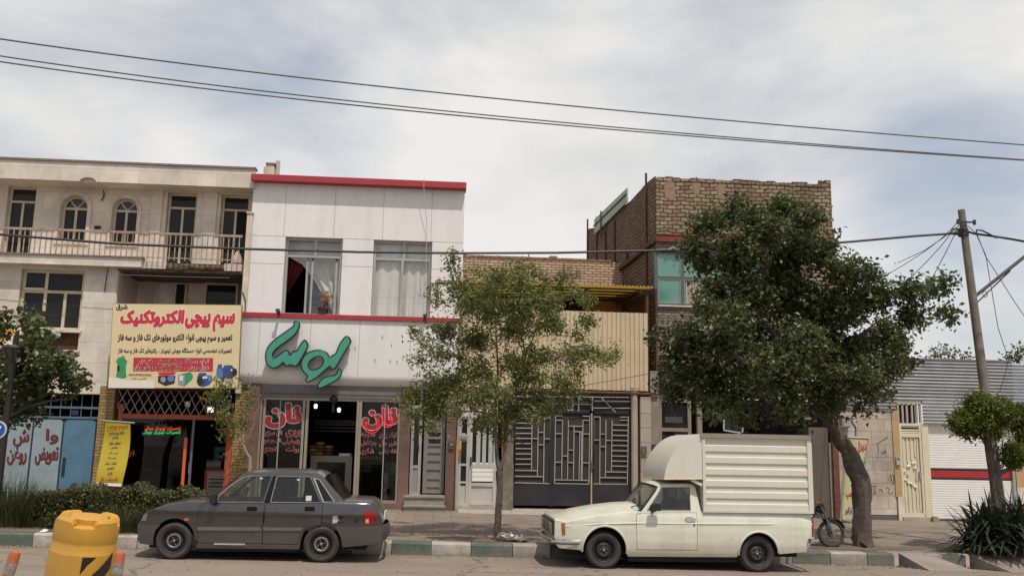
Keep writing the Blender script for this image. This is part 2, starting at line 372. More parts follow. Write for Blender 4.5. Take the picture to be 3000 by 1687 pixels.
redtxt = M('red_lettering', '8C2024', .5, var=.05); whitetxt = M('white_lettering', 'B0A8A1', .6, var=0); blacktxt = M('black_lettering', (.013, .012, .012, 1), .6, var=0)
# ------------------------------------------------------------------ ground
def ground():
    mb = MB()
    xs = np.linspace(-60, 60, 61)
    def sheet(mb, xs, ys, zf):
        n = len(ys); v = [(x, y, zf(x, y)) for x in xs for y in ys]
        mb.add(v, [(i*n+j, (i+1)*n+j, (i+1)*n+j+1, i*n+j+1) for i in range(len(xs)-1) for j in range(n-1)])
    far = MB(); far.box(-900, 900, -900, 1200, -1.6, -1.5)
    structure('ground', far, M('earth', '8C7F6E', 1, var=.2, scale=.3))
    asphalt = M('road_asphalt', '85796C', .93, var=.09, scale=.8, bump=.35, bscale=160, dirt=.35, dirtcol=(.15, .125, .10))
    nt = asphalt.node_tree; N = nt.nodes; L = nt.links; p = N['Principled BSDF']; src = p.inputs['Base Color'].links[0].from_socket; tc = N.new('ShaderNodeTexCoord')
    def layer(scale, sx, lo, hi, col, amt, tex='n'):       # grit, stains and hairline cracks of the old asphalt
        nonlocal src
        mp = N.new('ShaderNodeMapping'); mp.inputs['Scale'].default_value = (sx, 1, 1); L.new(tc.outputs['Object'], mp.inputs[0])
        if tex == 'n': t = N.new('ShaderNodeTexNoise'); t.inputs['Scale'].default_value = scale; t.inputs['Detail'].default_value = 5; t.inputs['Roughness'].default_value = .7; o = t.outputs['Fac']; L.new(mp.outputs[0], t.inputs['Vector'])
        else:
            w = N.new('ShaderNodeTexNoise'); w.inputs['Scale'].default_value = 2.5; L.new(mp.outputs[0], w.inputs['Vector']); ad = N.new('ShaderNodeVectorMath'); ad.operation = 'MULTIPLY_ADD'; ad.inputs[1].default_value = (.5, .5, .5); L.new(w.outputs['Color'], ad.inputs[0]); L.new(mp.outputs[0], ad.inputs[2])
            t = N.new('ShaderNodeTexVoronoi'); t.feature = 'DISTANCE_TO_EDGE'; t.inputs['Scale'].default_value = scale; L.new(ad.outputs[0], t.inputs['Vector']); o = t.outputs['Distance']
        mr = N.new('ShaderNodeMapRange'); mr.inputs[1].default_value = lo; mr.inputs[2].default_value = hi; mr.inputs[4].default_value = amt; L.new(o, mr.inputs[0])
        mx = N.new('ShaderNodeMix'); mx.data_type = 'RGBA'; L.new(mr.outputs[0], mx.inputs[0]); L.new(src, mx.inputs[6]); mx.inputs[7].default_value = col; src = mx.outputs[2]
    layer(70, 1, .55, .75, (.36, .31, .26, 1), .5); layer(38, 1, .56, .72, (.09, .075, .06, 1), .6); layer(.9, .25, .55, .7, (.13, .11, .09, 1), .55); layer(.45, .6, .010, .0, (.07, .06, .05, 1), .8, 'v')
    L.new(src, p.inputs['Base Color'])
    sheet(mb, xs, np.linspace(-12, 16.04, 12), lambda x, y: zroad(x)); structure('road', mb, asphalt)
    walkm = brickmat('pavement_pavers', '8A7E71', '7F7468', '6A6056', .40, .40, ms=.008, rough=.95, bump=.2, off=0, var=.22, swap=False)
    mb = MB(); sheet(mb, np.linspace(-30, 30, 61), np.linspace(16.3, 26, 22), zwalk); structure('pavement', mb, walkm)
    mb = MB()                                             # bare soil of the planting strip
    sheet(mb, np.linspace(-14, -3.2, 20), np.linspace(16.28, 18.1, 8), lambda x, y: zwalk(x, y)+.012+.03*math.sin(x*3)*math.sin(y*4)); structure('soil', mb, M('bed_soil', '75665A', 1, var=.35, scale=6, bump=.8))
    mb = MB(); g = []                                     # swept dust and earth round the tree pits
    for cx, cy, rx, ry in ((1.0, 16.75, 1.1, .38), (7.7, 16.9, 1.2, .5)):
        n = 28; c = [(cx, cy, zwalk(cx, cy)+.02)]
        for i in range(n):
            a = 2*math.pi*i/n; k = 1+.18*math.sin(3*a+cx)+.1*math.sin(7*a); q = (cx+rx*k*math.cos(a), cy+ry*k*math.sin(a)); c.append((q[0], q[1], zwalk(*q)+.006))
        mb.add(c, [(0, 1+i, 1+(i+1) % n) for i in range(n)])
    structure('soil', mb, M('tree_pit_soil', '6A5C50', 1, var=.35, scale=9, bump=.8))
    # kerb of painted blocks
    kg = M('kerb_green', '4B5A4E', .85, var=.25, scale=7, bump=.8, dirt=.85, dirtcol=(.20, .18, .15), grime=(-.04, .16, .75, (.16, .145, .12))); kw = M('kerb_white', 'ABA398', .9, var=.22, scale=7, bump=.8, dirt=.85, dirtcol=(.20, .175, .145), grime=(-.04, .16, .8, (.19, .165, .135)))
    mb = MB()
    b = [(-2600, 0), (-1200, 1), (-300, 0), (93, 1), (400, 1), (690, 1), (990, 0), (1030, 1), (1147, 0), (1264, 1), (1380, 0), (1502, 1), (1613, 0), (1730, 1), (1850, 0), (1965, 1), (2080, 0), (2200, 1), (2320, 0), (2432, 1), (2540, 0), (2619, 0)]
    for (p0, c), (p1, _) in zip(b, b[1:]):
        x0 = pt(0, p0/1.1646, 1380, KY)[0]; x1 = pt(0, p1/1.1646, 1380, KY)[0]
        n = max(1, round((x1-x0)/.75))
        for i in range(n):
            a, e = x0+(x1-x0)*i/n, x0+(x1-x0)*(i+1)/n; j = random.uniform(-.008, .008); zb = min(zroad(a), zroad(e))-.3
            v = [(a+.006, KY+j, zb), (e-.006, KY+j, zb), (e-.006, KY+j, zroad(e)+KH-.03), (a+.006, KY+j, zroad(a)+KH-.03), (a+.006, KY+j+.03, zroad(a)+KH+j*.6), (e-.006, KY+j+.03, zroad(e)+KH+j*.6), (e-.006, KY+.28, zroad(e)+KH+.002), (a+.006, KY+.28, zroad(a)+KH+.002), (e-.006, KY+.28, zb), (a+.006, KY+.28, zb)]
            mb.add(v, [(0, 1, 2, 3), (3, 2, 5, 4), (4, 5, 6, 7), (7, 6, 8, 9), (1, 8, 6, 5, 2), (0, 3, 4, 7, 9)], 0 if c == 0 else 1)
    x0, x1 = pt(14, 1085, 1300, KY)[0], pt(14, 1268, 1300, KY)[0]; xw = pt(14, 940, 1300, KY)[0]
    for a, e, m in ((xw, x0, 1), (x0, x1, 0)): mb.box(a, e-.006, KY, KY+.28, zroad(a)-.3, zroad(a)+KH-.01, m)
    structure('kerb', mb, [kg, kw])
    # concrete ramps over the gutter, with its shaded mouths painted as flat dark patches
    rampm = M('ramp_concrete', '8A8178', .95, var=.15, scale=3, bump=.4, bscale=60, dirt=.5)
    def ramp(a0, a1, e0, e1):
        zt = lambda x: zroad(x)+KH+.004; mb = MB(); ym, yb = KY-.62, KY+.4
        v = [(a0, yb, zt(a0)), (a1, yb, zt(a1)), (a0, KY+.1, zt(a0)), (a1, KY+.1, zt(a1)), (e0, ym, zroad(e0)+.004), (e1, ym, zroad(e1)+.004), (a0, KY+.1, -.4), (a1, KY+.1, -.4)]
        mb.add(v, [(0, 2, 3, 1), (2, 4, 5, 3), (2, 6, 4), (3, 5, 7)]); structure('ramp', mb, rampm)
    xa = pt(14, 705, 1300, KY)[0]
    ramp(xa+.12, xw+.1, xa+.30, x0+.25); ramp(x1+.12, 22, x1+.45, 22)
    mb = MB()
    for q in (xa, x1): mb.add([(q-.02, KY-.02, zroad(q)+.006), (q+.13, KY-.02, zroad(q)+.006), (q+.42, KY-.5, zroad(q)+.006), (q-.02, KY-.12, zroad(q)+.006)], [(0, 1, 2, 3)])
    structure('gutter', mb, M('gutter_shade', (.02, .018, .016, 1), 1, var=0))
    mb = MB()                                             # thresholds of patched concrete along the shop fronts
    for q in ((10, 120, 1062, 590, 1112), (10, 580, 1062, 1640, 1140)):
        a, e, z0, z1 = rc(*q, 22.6); mb.add([(a, 22.2, zwalk(a, 22.2)+.005), (e, 22.2, zwalk(e, 22.2)+.005), (e, 23.3, z1-.05), (a, 23.3, z1-.05)], [(0, 1, 2, 3)])
    structure('threshold', mb, conc)
ground()
# ------------------------------------------------------------------ windows and other repeated builders
def window(parent, X0, X1, Z0, Z1, y, mull=(), trans=(), fm=None, fw=.055, depth=.09, pm=None, name='window', extra=()):
    """frame with mullions (fractions) and panes behind them; one window is a part, its panes a sub-part"""
    mb = MB(); fm = fm or creamframe
    mb.box(X0, X0+fw, y, y+depth, Z0, Z1); mb.box(X1-fw, X1, y, y+depth, Z0, Z1); mb.box(X0+fw, X1-fw, y, y+depth, Z1-fw, Z1); mb.box(X0+fw, X1-fw, y, y+depth, Z0, Z0+fw)
    for f, a, b in mull: xm = X0+(X1-X0)*f; mb.box(xm-fw/2, xm+fw/2, y+.004, y+depth-.004, Z0+(Z1-Z0)*a, Z0+(Z1-Z0)*b)
    for f, a, b in trans: zm = Z0+(Z1-Z0)*f; mb.box(X0+(X1-X0)*a, X0+(X1-X0)*b, y+.008, y+depth-.008, zm-fw/2, zm+fw/2)
    w = mb.build(name, fm, parent)
    bx('pane', pm or pane, w, X0+.02, X1-.02, y+depth*.5, y+depth*.5+.012, Z0+.02, Z1-.02)
    return w
def rpoly(X0, X1, Z0, Z1): return [(X0, Z0), (X1, Z0), (X1, Z1), (X0, Z1)]
# ================================================================== LEFT: stone-clad apartment building
def left_building():
    t = thing('apartment_building', 'three-storey stone clad building with a long balcony, arched windows and blue gates below', 'building', (-8.2, YF, .3))
    XL = -21.0
    YB = 23.5
    xr = pt(1, 1930, 215, 22.9)[0]
    zt = pt(1, 980, 108, 22.9)[1]; zb = pt(1, 980, 250, 22.9)[1]
    nx = pt(1, 665, 230, 22.9)[0]
    arc = [(nx+.2*math.cos(a), zb+.11*math.sin(a)) for a in np.linspace(0, math.pi, 9)]
    mb = MB(); mb.prism([(XL, zb), ]+arc[::-1]+[(xr, zb), (xr, zt), (XL, zt)], 22.9, 23.0); mb.box(XL, xr, 23.0, YB+.2, zb, zb+.16); mb.build('parapet', stone, t)
    mb = MB(); mb.box(XL-.0, xr+.02, 22.86, 23.1, zt, zt+.05); mb.build('coping', conc_dk, t)
    bx('roof', conc_dk, t, XL, xr, 23.02, 34, zt-.4, zt-.3)
    # upper storey wall with its openings
    zfl = pt(1, 960, 822, 22.8)[1]
    def R1(*a, y=YB): return rc(1, *a, y)
    O = {'d1': R1(35, 272, 255, 795), 'd2': R1(1250, 322, 1480, 850), 'd3': R1(1660, 338, 1880, 865)}
    arcs = [R1(455, 340, 660, 690), R1(845, 362, 1040, 705)]
    holes = []
    for k, (a, b, c, d) in O.items(): O[k] = (a, b, zfl+.02, d); holes.append(rpoly(a, b, zfl+.02, d))
    def archpoly(a, b, c, d, g=0):
        r = (b-a)/2+g; cx = (a+b)/2; zc = d-(b-a)/2
        return [(a-g, c-g), (b+g, c-g)]+[(cx+r*math.cos(q), zc+r*math.sin(q)) for q in np.linspace(0, math.pi, 17)]
    holes += [archpoly(*a) for a in arcs]
    xe = pt(1, 1900, 600, YB)[0]
    mb = MB(); mb.prism(rpoly(XL, xe, zfl-.1, zb+.1), YB, YB+.25, holes=holes); mb.build('wall', stone, t)
    for k, pk in (('d1', 0), ('d2', 1), ('d3', 2)):
        a, b, c, d = O[k]; w = window(t, a+.01, b-.01, c, d, YB+.12, mull=[(.5, 0, .8)], trans=[(.8, 0, 1)], name='balcony_door')
        if k == 'd3': bx('pane', M('broken_pane_gap', (.004, .004, .004, 1), .9, var=0), w, (a+b)/2+.05, b-.1, YB+.14, YB+.16, c+.9, c+(d-c)*.78)
    colr = [M('stained_green', (.012, .035, .022, 1), .1, var=.2), M('stained_blue', (.012, .013, .03, 1), .1, var=.2), M('stained_amber', (.045, .022, .014, 1), .1, var=.2)]
    for a, b, c, d in arcs:
        mb = MB(); o = archpoly(a, b, c, d, -.005); i = archpoly(a, b, c, d, -.06); mb.prism(o, YB+.12, YB+.2, holes=[i])
        cx = (a+b)/2; zc = d-(b-a)/2; r = (b-a)/2-.05
        mb.box(a+.05, b-.05, YB+.124, YB+.196, zc-.03, zc+.03); mb.box(cx-.03, cx+.03, YB+.128, YB+.19, c+.05, zc-.03)
        for s in (-1, 1):
            mb.tube([(cx+s*r*.98*math.sin(q)*(1 if q > .4 else q/.4)*.72, YB+.16, zc+r*(.02+.9*q/1.0)*.9) for q in np.linspace(0, 1, 7)], .022, 5)
        w = mb.build('arched_window', creamframe, t)
        mb = MB(); q = archpoly(a, b, c, d, -.03); mb.prism([p for p in q if p[1] <= zc+.001]+[], YB+.16, YB+.17); mb.build('pane', pane, w)
        mb = MB()
        for k in range(3):
            an = np.linspace(math.pi*(1-k/3), math.pi*(1-(k+1)/3), 6); mb.prism([(cx, zc+.03)]+[(cx+r*math.cos(x), zc+r*math.sin(x)) for x in an], YB+.16+.001*k, YB+.17, m=k)
        mb.build('stained_glass', colr, w)
        mb = MB(); mb.prism(archpoly(a, b, c, d, .09), YB-.035, YB+.0, holes=[archpoly(a, b, c, d, 0)]); mb.build('surround', stone_plain, t)
    for q in (1180, 1575):                               # shallow wall piers between the doors
        a, b, c, d = R1(q-40, 300, q+(40 if q == 1180 else 62), 820); bx('pier', stone, t, a, b, YB-.06, YB, zfl, zb)
    a, b, c, d = R1(715, 575, 765, 598)
    mb = MB(); mb.box(a, a+.1, YB-.02, YB, c, d); mb.box(b-.1, b, YB-.02, YB, c, d); mb.build('vent', black, t)
    mb = MB(); h = pts(1, [(785, 305), (790, 335), (782, 360), (770, 385)], YB-.04); mb.tube([(x, YB-.05, z) for x, z in h], .016, 5); mb.build('loose_wire', black, t)
    # balcony
    x1 = pt(1, 1072, 850, 22.7)[0]; za, zc_ = pt(1, 520, 802, 22.7)[1], pt(1, 520, 868, 22.7)[1]
    x2 = pt(1, 1830, 880, 22.9)[0]
    zs0, zs1 = pt(1, 1450, 905, 22.9)[1], pt(1, 1450, 850, 22.9)[1]
    mb = MB(); mb.box(XL, x1, 22.7, YB+.1, zc_, za); xm0, xm1 = pt(1, 1255, 880, 22.9)[0], pt(1, 1700, 880, 22.9)[0]
    mb.box(x1, xm0, 22.9, YB+.1, zs0, zs1); mb.box(xm1, x2, 22.9, YB+.1, zs0, zs1); mb.build('balcony', stone, t)
    mb = MB(); n = 16; rr = random.Random(3)
    mb.box(xm0, xm1, 22.99, YB+.1, zs0+.03, zs1-.01)
    for i in range(n): q = xm0+(xm1-xm0)*(i+.5)/n; mb.ell((q, 22.97, zs0+rr.uniform(.02, .1)), (.16, .06, rr.uniform(.03, .07)), n=5)
    mb.build('broken_edge', rubble, t)
    bx('coping', conc_dk, t, XL, x1+.02, 22.66, 22.9, za, za+.04)
    # railing
    zr0, zr1 = pt(1, 950, 617, 22.75)[1], zs1
    mb = MB(); mb.box(XL, x2, 22.73, 22.77, zr0-.045, zr0+.01)
    x = XL
    while x < x2:
        low = (za+.04 if x < x1 else zs1+.0); mb.box(x-.011, x+.011, 22.739, 22.761, low, zr0-.045); x += .128
    mb.box(x1, x2, 22.742, 22.76, zs1+.05, zs1+.075); mb.build('railing', M('railing_paint', 'A08C7A', .8, var=.35, scale=12, dirt=.7, dirtcol=(.11, .06, .04)), t)
    mb = MB(); a, b, c, d = R1(1760, 765, 1835, 855, y=23.3); mb.prism([(a, c), (b, c), (b, d-.25), (a+.12, d)], 23.2, 23.6); tag(mb.build('rag_bundle', stone_plain, org=(a, 23.2, c)), 'pale cloth bundle lying on the balcony floor by its right end', 'bundle')
    # end pier beside the white front
    a, b, c, d = rc(1, 1838, 478, 1896, 1180, 22.92); xp0, xp1 = pt(1, 1850, 830, 22.92)[0], pt(1, 1893, 830, 22.92)[0]
    zbot = pt(3, 705, 556, YF)[1]
    mb = MB(); mb.box(xp0, xp1, 22.92, YB+.2, zbot-.1, d); mb.box(xp0-.02, xp1+.02, 22.89, 23.2, d, d+.04); mb.build('pier', stone_plain, t)
    mb = MB(); mb.tube([(xp0+.02, 22.9, d-2.0), (xp0+.11, 22.89, d-2.2), (xp0+.12, 22.89, d-2.9), (xp0+.07, 22.89, d-3.6)], .012, 5); mb.build('loose_wire', black, t)
    # middle storey wall and its big window
    xq = pt(1, 885, 1000, YF)[0]
    wa, wb, _, wd = rc(1, 140, 905, 625, 1365, YF); wc = pt(3, 440, 300, YF)[1]; wsill = pt(1, 370, 1365, YF)[1]
    mb = MB(); mb.prism(rpoly(XL, xq, zbot, zc_+.02), YF, YF+.3, holes=[rpoly(wa, wb, wc, wd)]); mb.build('wall', stone, t)
    w = window(t, wa+.01, wb-.01, wsill+.02, wd, YF+.1, mull=[(.38, 0, 1), (.70, 0, .62)], trans=[(.64, 0, 1)], fw=.07)
    bx('sash', creamframe, w, wa+.05, wa+(wb-wa)*.36, YF+.07, YF+.1, wsill+(wd-wsill)*.66, wsill+(wd-wsill)*.70)
    bx('spandrel_panel', M('brown_panel', '4F3422', .8, var=.2, scale=4), t, wa, wb, YF+.1, YF+.14, wc, wsill)
    mb = MB(); mb.box(wa-.05, wb+.05, YF-.06, YF+.1, wsill-.04, wsill+.02); mb.box(wa-.05, wb+.05, YF-.03, YF+.1, wc-.05, wc); mb.build('sill', stone_plain, t)
    mb = MB(); q = pt(1, 820, 838, YF-.1); mb.tube([(q[0]-.04, YF-.06, q[1]+.06), (q[0], YF-.15, q[1]), (q[0]+.02, YF-.12, q[1]-.12)], .045, 6); mb.tube([(q[0]+.02, YF-.1, q[1]-.1), (q[0]-.05, YF-.02, q[1]-.75)], .012, 5); mb.build('drain_spout', black, t)
    mb = MB(); q = pt(3, 405, 185, YF-.08)
    for i in range(5): mb.ell((q[0]+random.uniform(-.07, .07), YF-.12+random.uniform(-.03, .03), q[1]+random.uniform(-.07, .05)), (.06, .05, .07), n=5)
    tag(mb.build('white_rag', M('rag', 'B4B0A9', .9, var=.1), org=(q[0], YF-.12, q[1])), 'white rag hanging over the sill of the big middle-storey window', 'rag')
    # loggia above the shop
    z_lt = zs0; z_lb = zbot+.1; xl = xq; xrr = xp0
    mb = MB(); mb.box(xl+.004, xl+.03, YF+.01, 24.6, z_lb, z_lt); mb.box(xl, xrr, 24.5, 24.7, z_lb, z_lt); mb.box(xrr, xrr+.02, YF, 24.6, z_lb, z_lt); mb.box(xl, xrr, YF+.3, 24.6, z_lb-.1, z_lb); mb.build('loggia_wall', stone_plain, t)
    bx('loggia_ceiling', rubble, t, xl, xrr, 23.0, 24.5, z_lt-.06, z_lt+.02)
    a, b, c, d = rc(1, 1165, 1005, 1412, 1240, 24.45); w = bx('loggia_door', creamframe, t, a, b, 24.4, 24.5, z_lb, d)
    a2, b2, c2, d2 = rc(1, 1172, 1020, 1335, 1240, 24.45); bx('door_panel', stone_plain, w, a2, b2, 24.37, 24.4, z_lb, d2)
    a2, b2, c2, d2 = rc(1, 1338, 1020, 1398, 1240, 24.45); bx('pane', dark, w, a2, b2, 24.38, 24.4, z_lb, d2)  # dark sheet standing in for the shaded gap beside the door panel
    a, b, c, d = rc(1, 1550, 1010, 1805, 1240, 24.45); window(t, a, b, z_lb, d, 24.38, mull=[(.45, 0, .42)], trans=[(.45, 0, 1)])
    # ground floor: lintel, gate bay, brick piers, shop bay
    zg = .25
    xb0 = pt(3, 700, 700, YF)[0]; xb1 = pt(4, 330, 330, YF)[0]; xb2 = pt(4, 1745, 600, YF)[0]; xb3 = pt(4, 1910, 500, YF)[0]; xg1 = pt(8, 45, 500, YF)[0]
    z_l0 = pt(3, 350, 606, YF)[1]
    bx('lintel', stone_plain, t, XL, xb0, YF-.02, YF+.4, z_l0, zbot)
    bx('beam', M('beam_brown', '3A2E28', .9, var=.3), t, xb0-.1, xg1, YF+.05, YF+.45, pt(4, 800, 95, YF)[1], zbot+.15)
    yb = brickmat('yellow_brick', 'A38B62', '8F7648', '5E4E3A', .24, .075, ms=.008, rough=.85, bump=.5, var=.3)
    zt4 = pt(4, 300, 70, YF)[1]
    bx('brick_pier', yb, t, xb0, xb1, YF-.01, YF+.4, zg-.3, zbot-.0)
    bx('brick_pier', yb, t, xb2, xb3, YF-.01, YF+.4, zg-.3, zt4)
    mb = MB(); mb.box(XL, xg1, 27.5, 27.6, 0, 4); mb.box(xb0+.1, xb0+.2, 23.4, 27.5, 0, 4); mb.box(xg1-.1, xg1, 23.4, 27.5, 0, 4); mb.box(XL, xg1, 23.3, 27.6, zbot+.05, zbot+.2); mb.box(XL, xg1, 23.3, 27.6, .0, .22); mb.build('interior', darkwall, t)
    # blue sheet-metal gates
    zt_g = pt(3, 330, 783, YF+.1)[1]
    lb = M('gate_pale_blue', '84969A', .6, var=.1, dirt=.35, dirtcol=(.14, .13, .12)); db = M('gate_blue', '4C7088', .6, var=.14, dirt=.4, dirtcol=(.05, .07, .09)); nv = M('gate_navy', '1E2230', .6, var=.1)
    def G(x0, x1): return pt(3, x0, 1000, YF+.1)[0], pt(3, x1, 1000, YF+.1)[0]
    mb = MB(); a, _ = G(440, 700); mb.box(XL, pt(3, 690, 900, YF)[0], YF+.12, YF+.2, zg-.3, zt_g); gate = mb.build('gate_frame', nv, t)
    leaf = []; left = []
    for x0, x1, m in ((-430, -218, lb), (-205, 2, lb), (17, 214, lb), (228, 428, lb), (442, 662, db)):
        a, b = G(x0, x1); c = .06
        mb = MB(); mb.prism([(a, zg-.05), (b, zg-.05), (b, zt_g-.03-c), (b-c, zt_g-.03), (a+c, zt_g-.03), (a, zt_g-.03-c)], YF+.08, YF+.12); g = mb.build('gate_leaf', m, t)
        (left if x0 < 0 else leaf).append(g)
        if m is db: a2, b2, c2, d2 = rc(3, 440, 1060, 458, 1190, YF+.06); bx('latch', black, g, a2, b2, YF+.05, YF+.08, c2, d2)
    yl = YF+.075; grt = M('gate_lettering_red', '6E2024', .6, var=.1); gsh = blacktxt
    for zn, words, g in ((3, [('وا', (318, 858, 405, 965)), ('تعویض', (243, 985, 405, 1112))], leaf[1]), (3, [('ش', (88, 862, 198, 982)), ('روغن', (45, 985, 180, 1112))], leaf[0])):
        mb = MB()
        for s, q in words:
            lettering(mb, s, zq(3, q[0]+5, q[1]+5, q[2]+5, q[3]+5, yl, 8), yl+.002, .03, .001, 1); lettering(mb, s, zq(3, *q, yl, 8), yl, .025, .001, 0)
        mb.build('lettering', [grt, gsh], g, fix=False)
    mb = MB(); a = XL; b = xb0; z0, z1 = zt_g, z_l0
    for q in np.arange(a, b, .24): mb.box(q-.008, q+.008, YF+.1, YF+.12, z0, z1)
    mb.box(XL, b, YF+.09, YF+.13, zt_g, zt_g+.05); zz = pt(3, 560, 708, YF+.1)[1]; mb.box(XL, b, YF+.09, YF+.13, zz-.03, zz+.02); mb.build('transom_bars', M('transom_blue', '54687A', .7, var=.2), t)
    q = rc(3, 508, 728, 555, 760, YF+.08); bx('house_number', M('plate_blue', '232C48', .5, var=.1), t, q[0], q[1], YF+.07, YF+.09, q[2], q[3])
    # repair shop front
    orange = M('orange_steel', 'A04A26', .55, var=.2, dirt=.3)
    mb = MB()
    a, b, c, d = rc(4, 436, 376, 1585, 432, YF+.1); mb.box(xb1+.15, xb2, YF+.08, YF+.16, c, d); zhd = c
    mb.box(xb1+.1, xb1+.2, YF+.07, YF+.17, zg-.2, pt(4, 380, 250, YF)[1]); q = pt(4, 1705, 700, YF+.1)[0]; mb.box(q-.08, q+.08, YF+.06, YF+.18, zg-.2, pt(4, 1700, 370, YF)[1])
    mb.build('shop_frame', orange, t)
    q = pt(4, 1172, 900, YF+.1)[0]; z1 = pt(4, 1190, 650, YF+.1)[1]; mb = MB(); mb.box(q-.035, q+.035, YF+.06, YF+.1, zg-.1, z1); mb.build('door_stile', M('bright_orange_paint', 'C9602A', .5, var=.1), t)
    xs = pt(4, 1262, 700, YF+.1)[0]
    mb = MB(); mb.box(xs-.025, xs+.025, YF+.09, YF+.13, zg-.1, zhd); w = mb.build('shop_window', M('grey_steel_frame', '5E5F63', .5, var=.1), t)
    bx('pane', glass_shop, w, xb1+.2, xs-.025, YF+.105, YF+.113, zg-.1, zhd)
    q = rc(4, 1205, 950, 1238, 1070, YF+.07); bx('door_handle', alu, w, q[0]+.03, q[1]-.03, YF+.05, YF+.08, q[2], q[3])
    mb = MB(); lettering(mb, 'ورود', [pt(4, 425, 850, YF+.095), pt(4, 578, 770, YF+.095), pt(4, 590, 845, YF+.095), pt(4, 440, 925, YF+.095)], YF+.095, .02, .001); mb.build('lettering', M('dull_red_lettering', '8B3330', .6, var=0), w, fix=False)
    mb = MB(); a, b, c, d = rc(4, 385, 100, 1710, 376, YF+.06)
    n = 13; wv = (b-a)/n; hh = (d-c)/3.0
    for i in range(-4, n+4):
        for s in (-1, 1):
            p0 = a+wv*(i+.5); P = []
            for k in (0, 1):
                z = c if k == 0 else d; x = p0+(s*(wv*1.5) if k else 0); P.append([x, z])
            (x0, z0), (x1, z1) = P
            if max(x0, x1) < a or min(x0, x1) > b: continue
            for e in (0, 1):
                x, z = P[e]; ox, oz = P[1-e]
                if x < a: P[e] = [a, z+(oz-z)*(a-x)/(ox-x)]
                if x > b: P[e] = [b, z+(oz-z)*(b-x)/(ox-x)]
            mb.bar(P[0], P[1], .022, YF+.03+.012*(s > 0), YF+.04+.012*(s > 0))
    mb.build('folding_grille', M('grille_metal', '8D7668', .6, var=.25, dirt=.4, dirtcol=(.1, .06, .04)), t)
    return t
left_building()
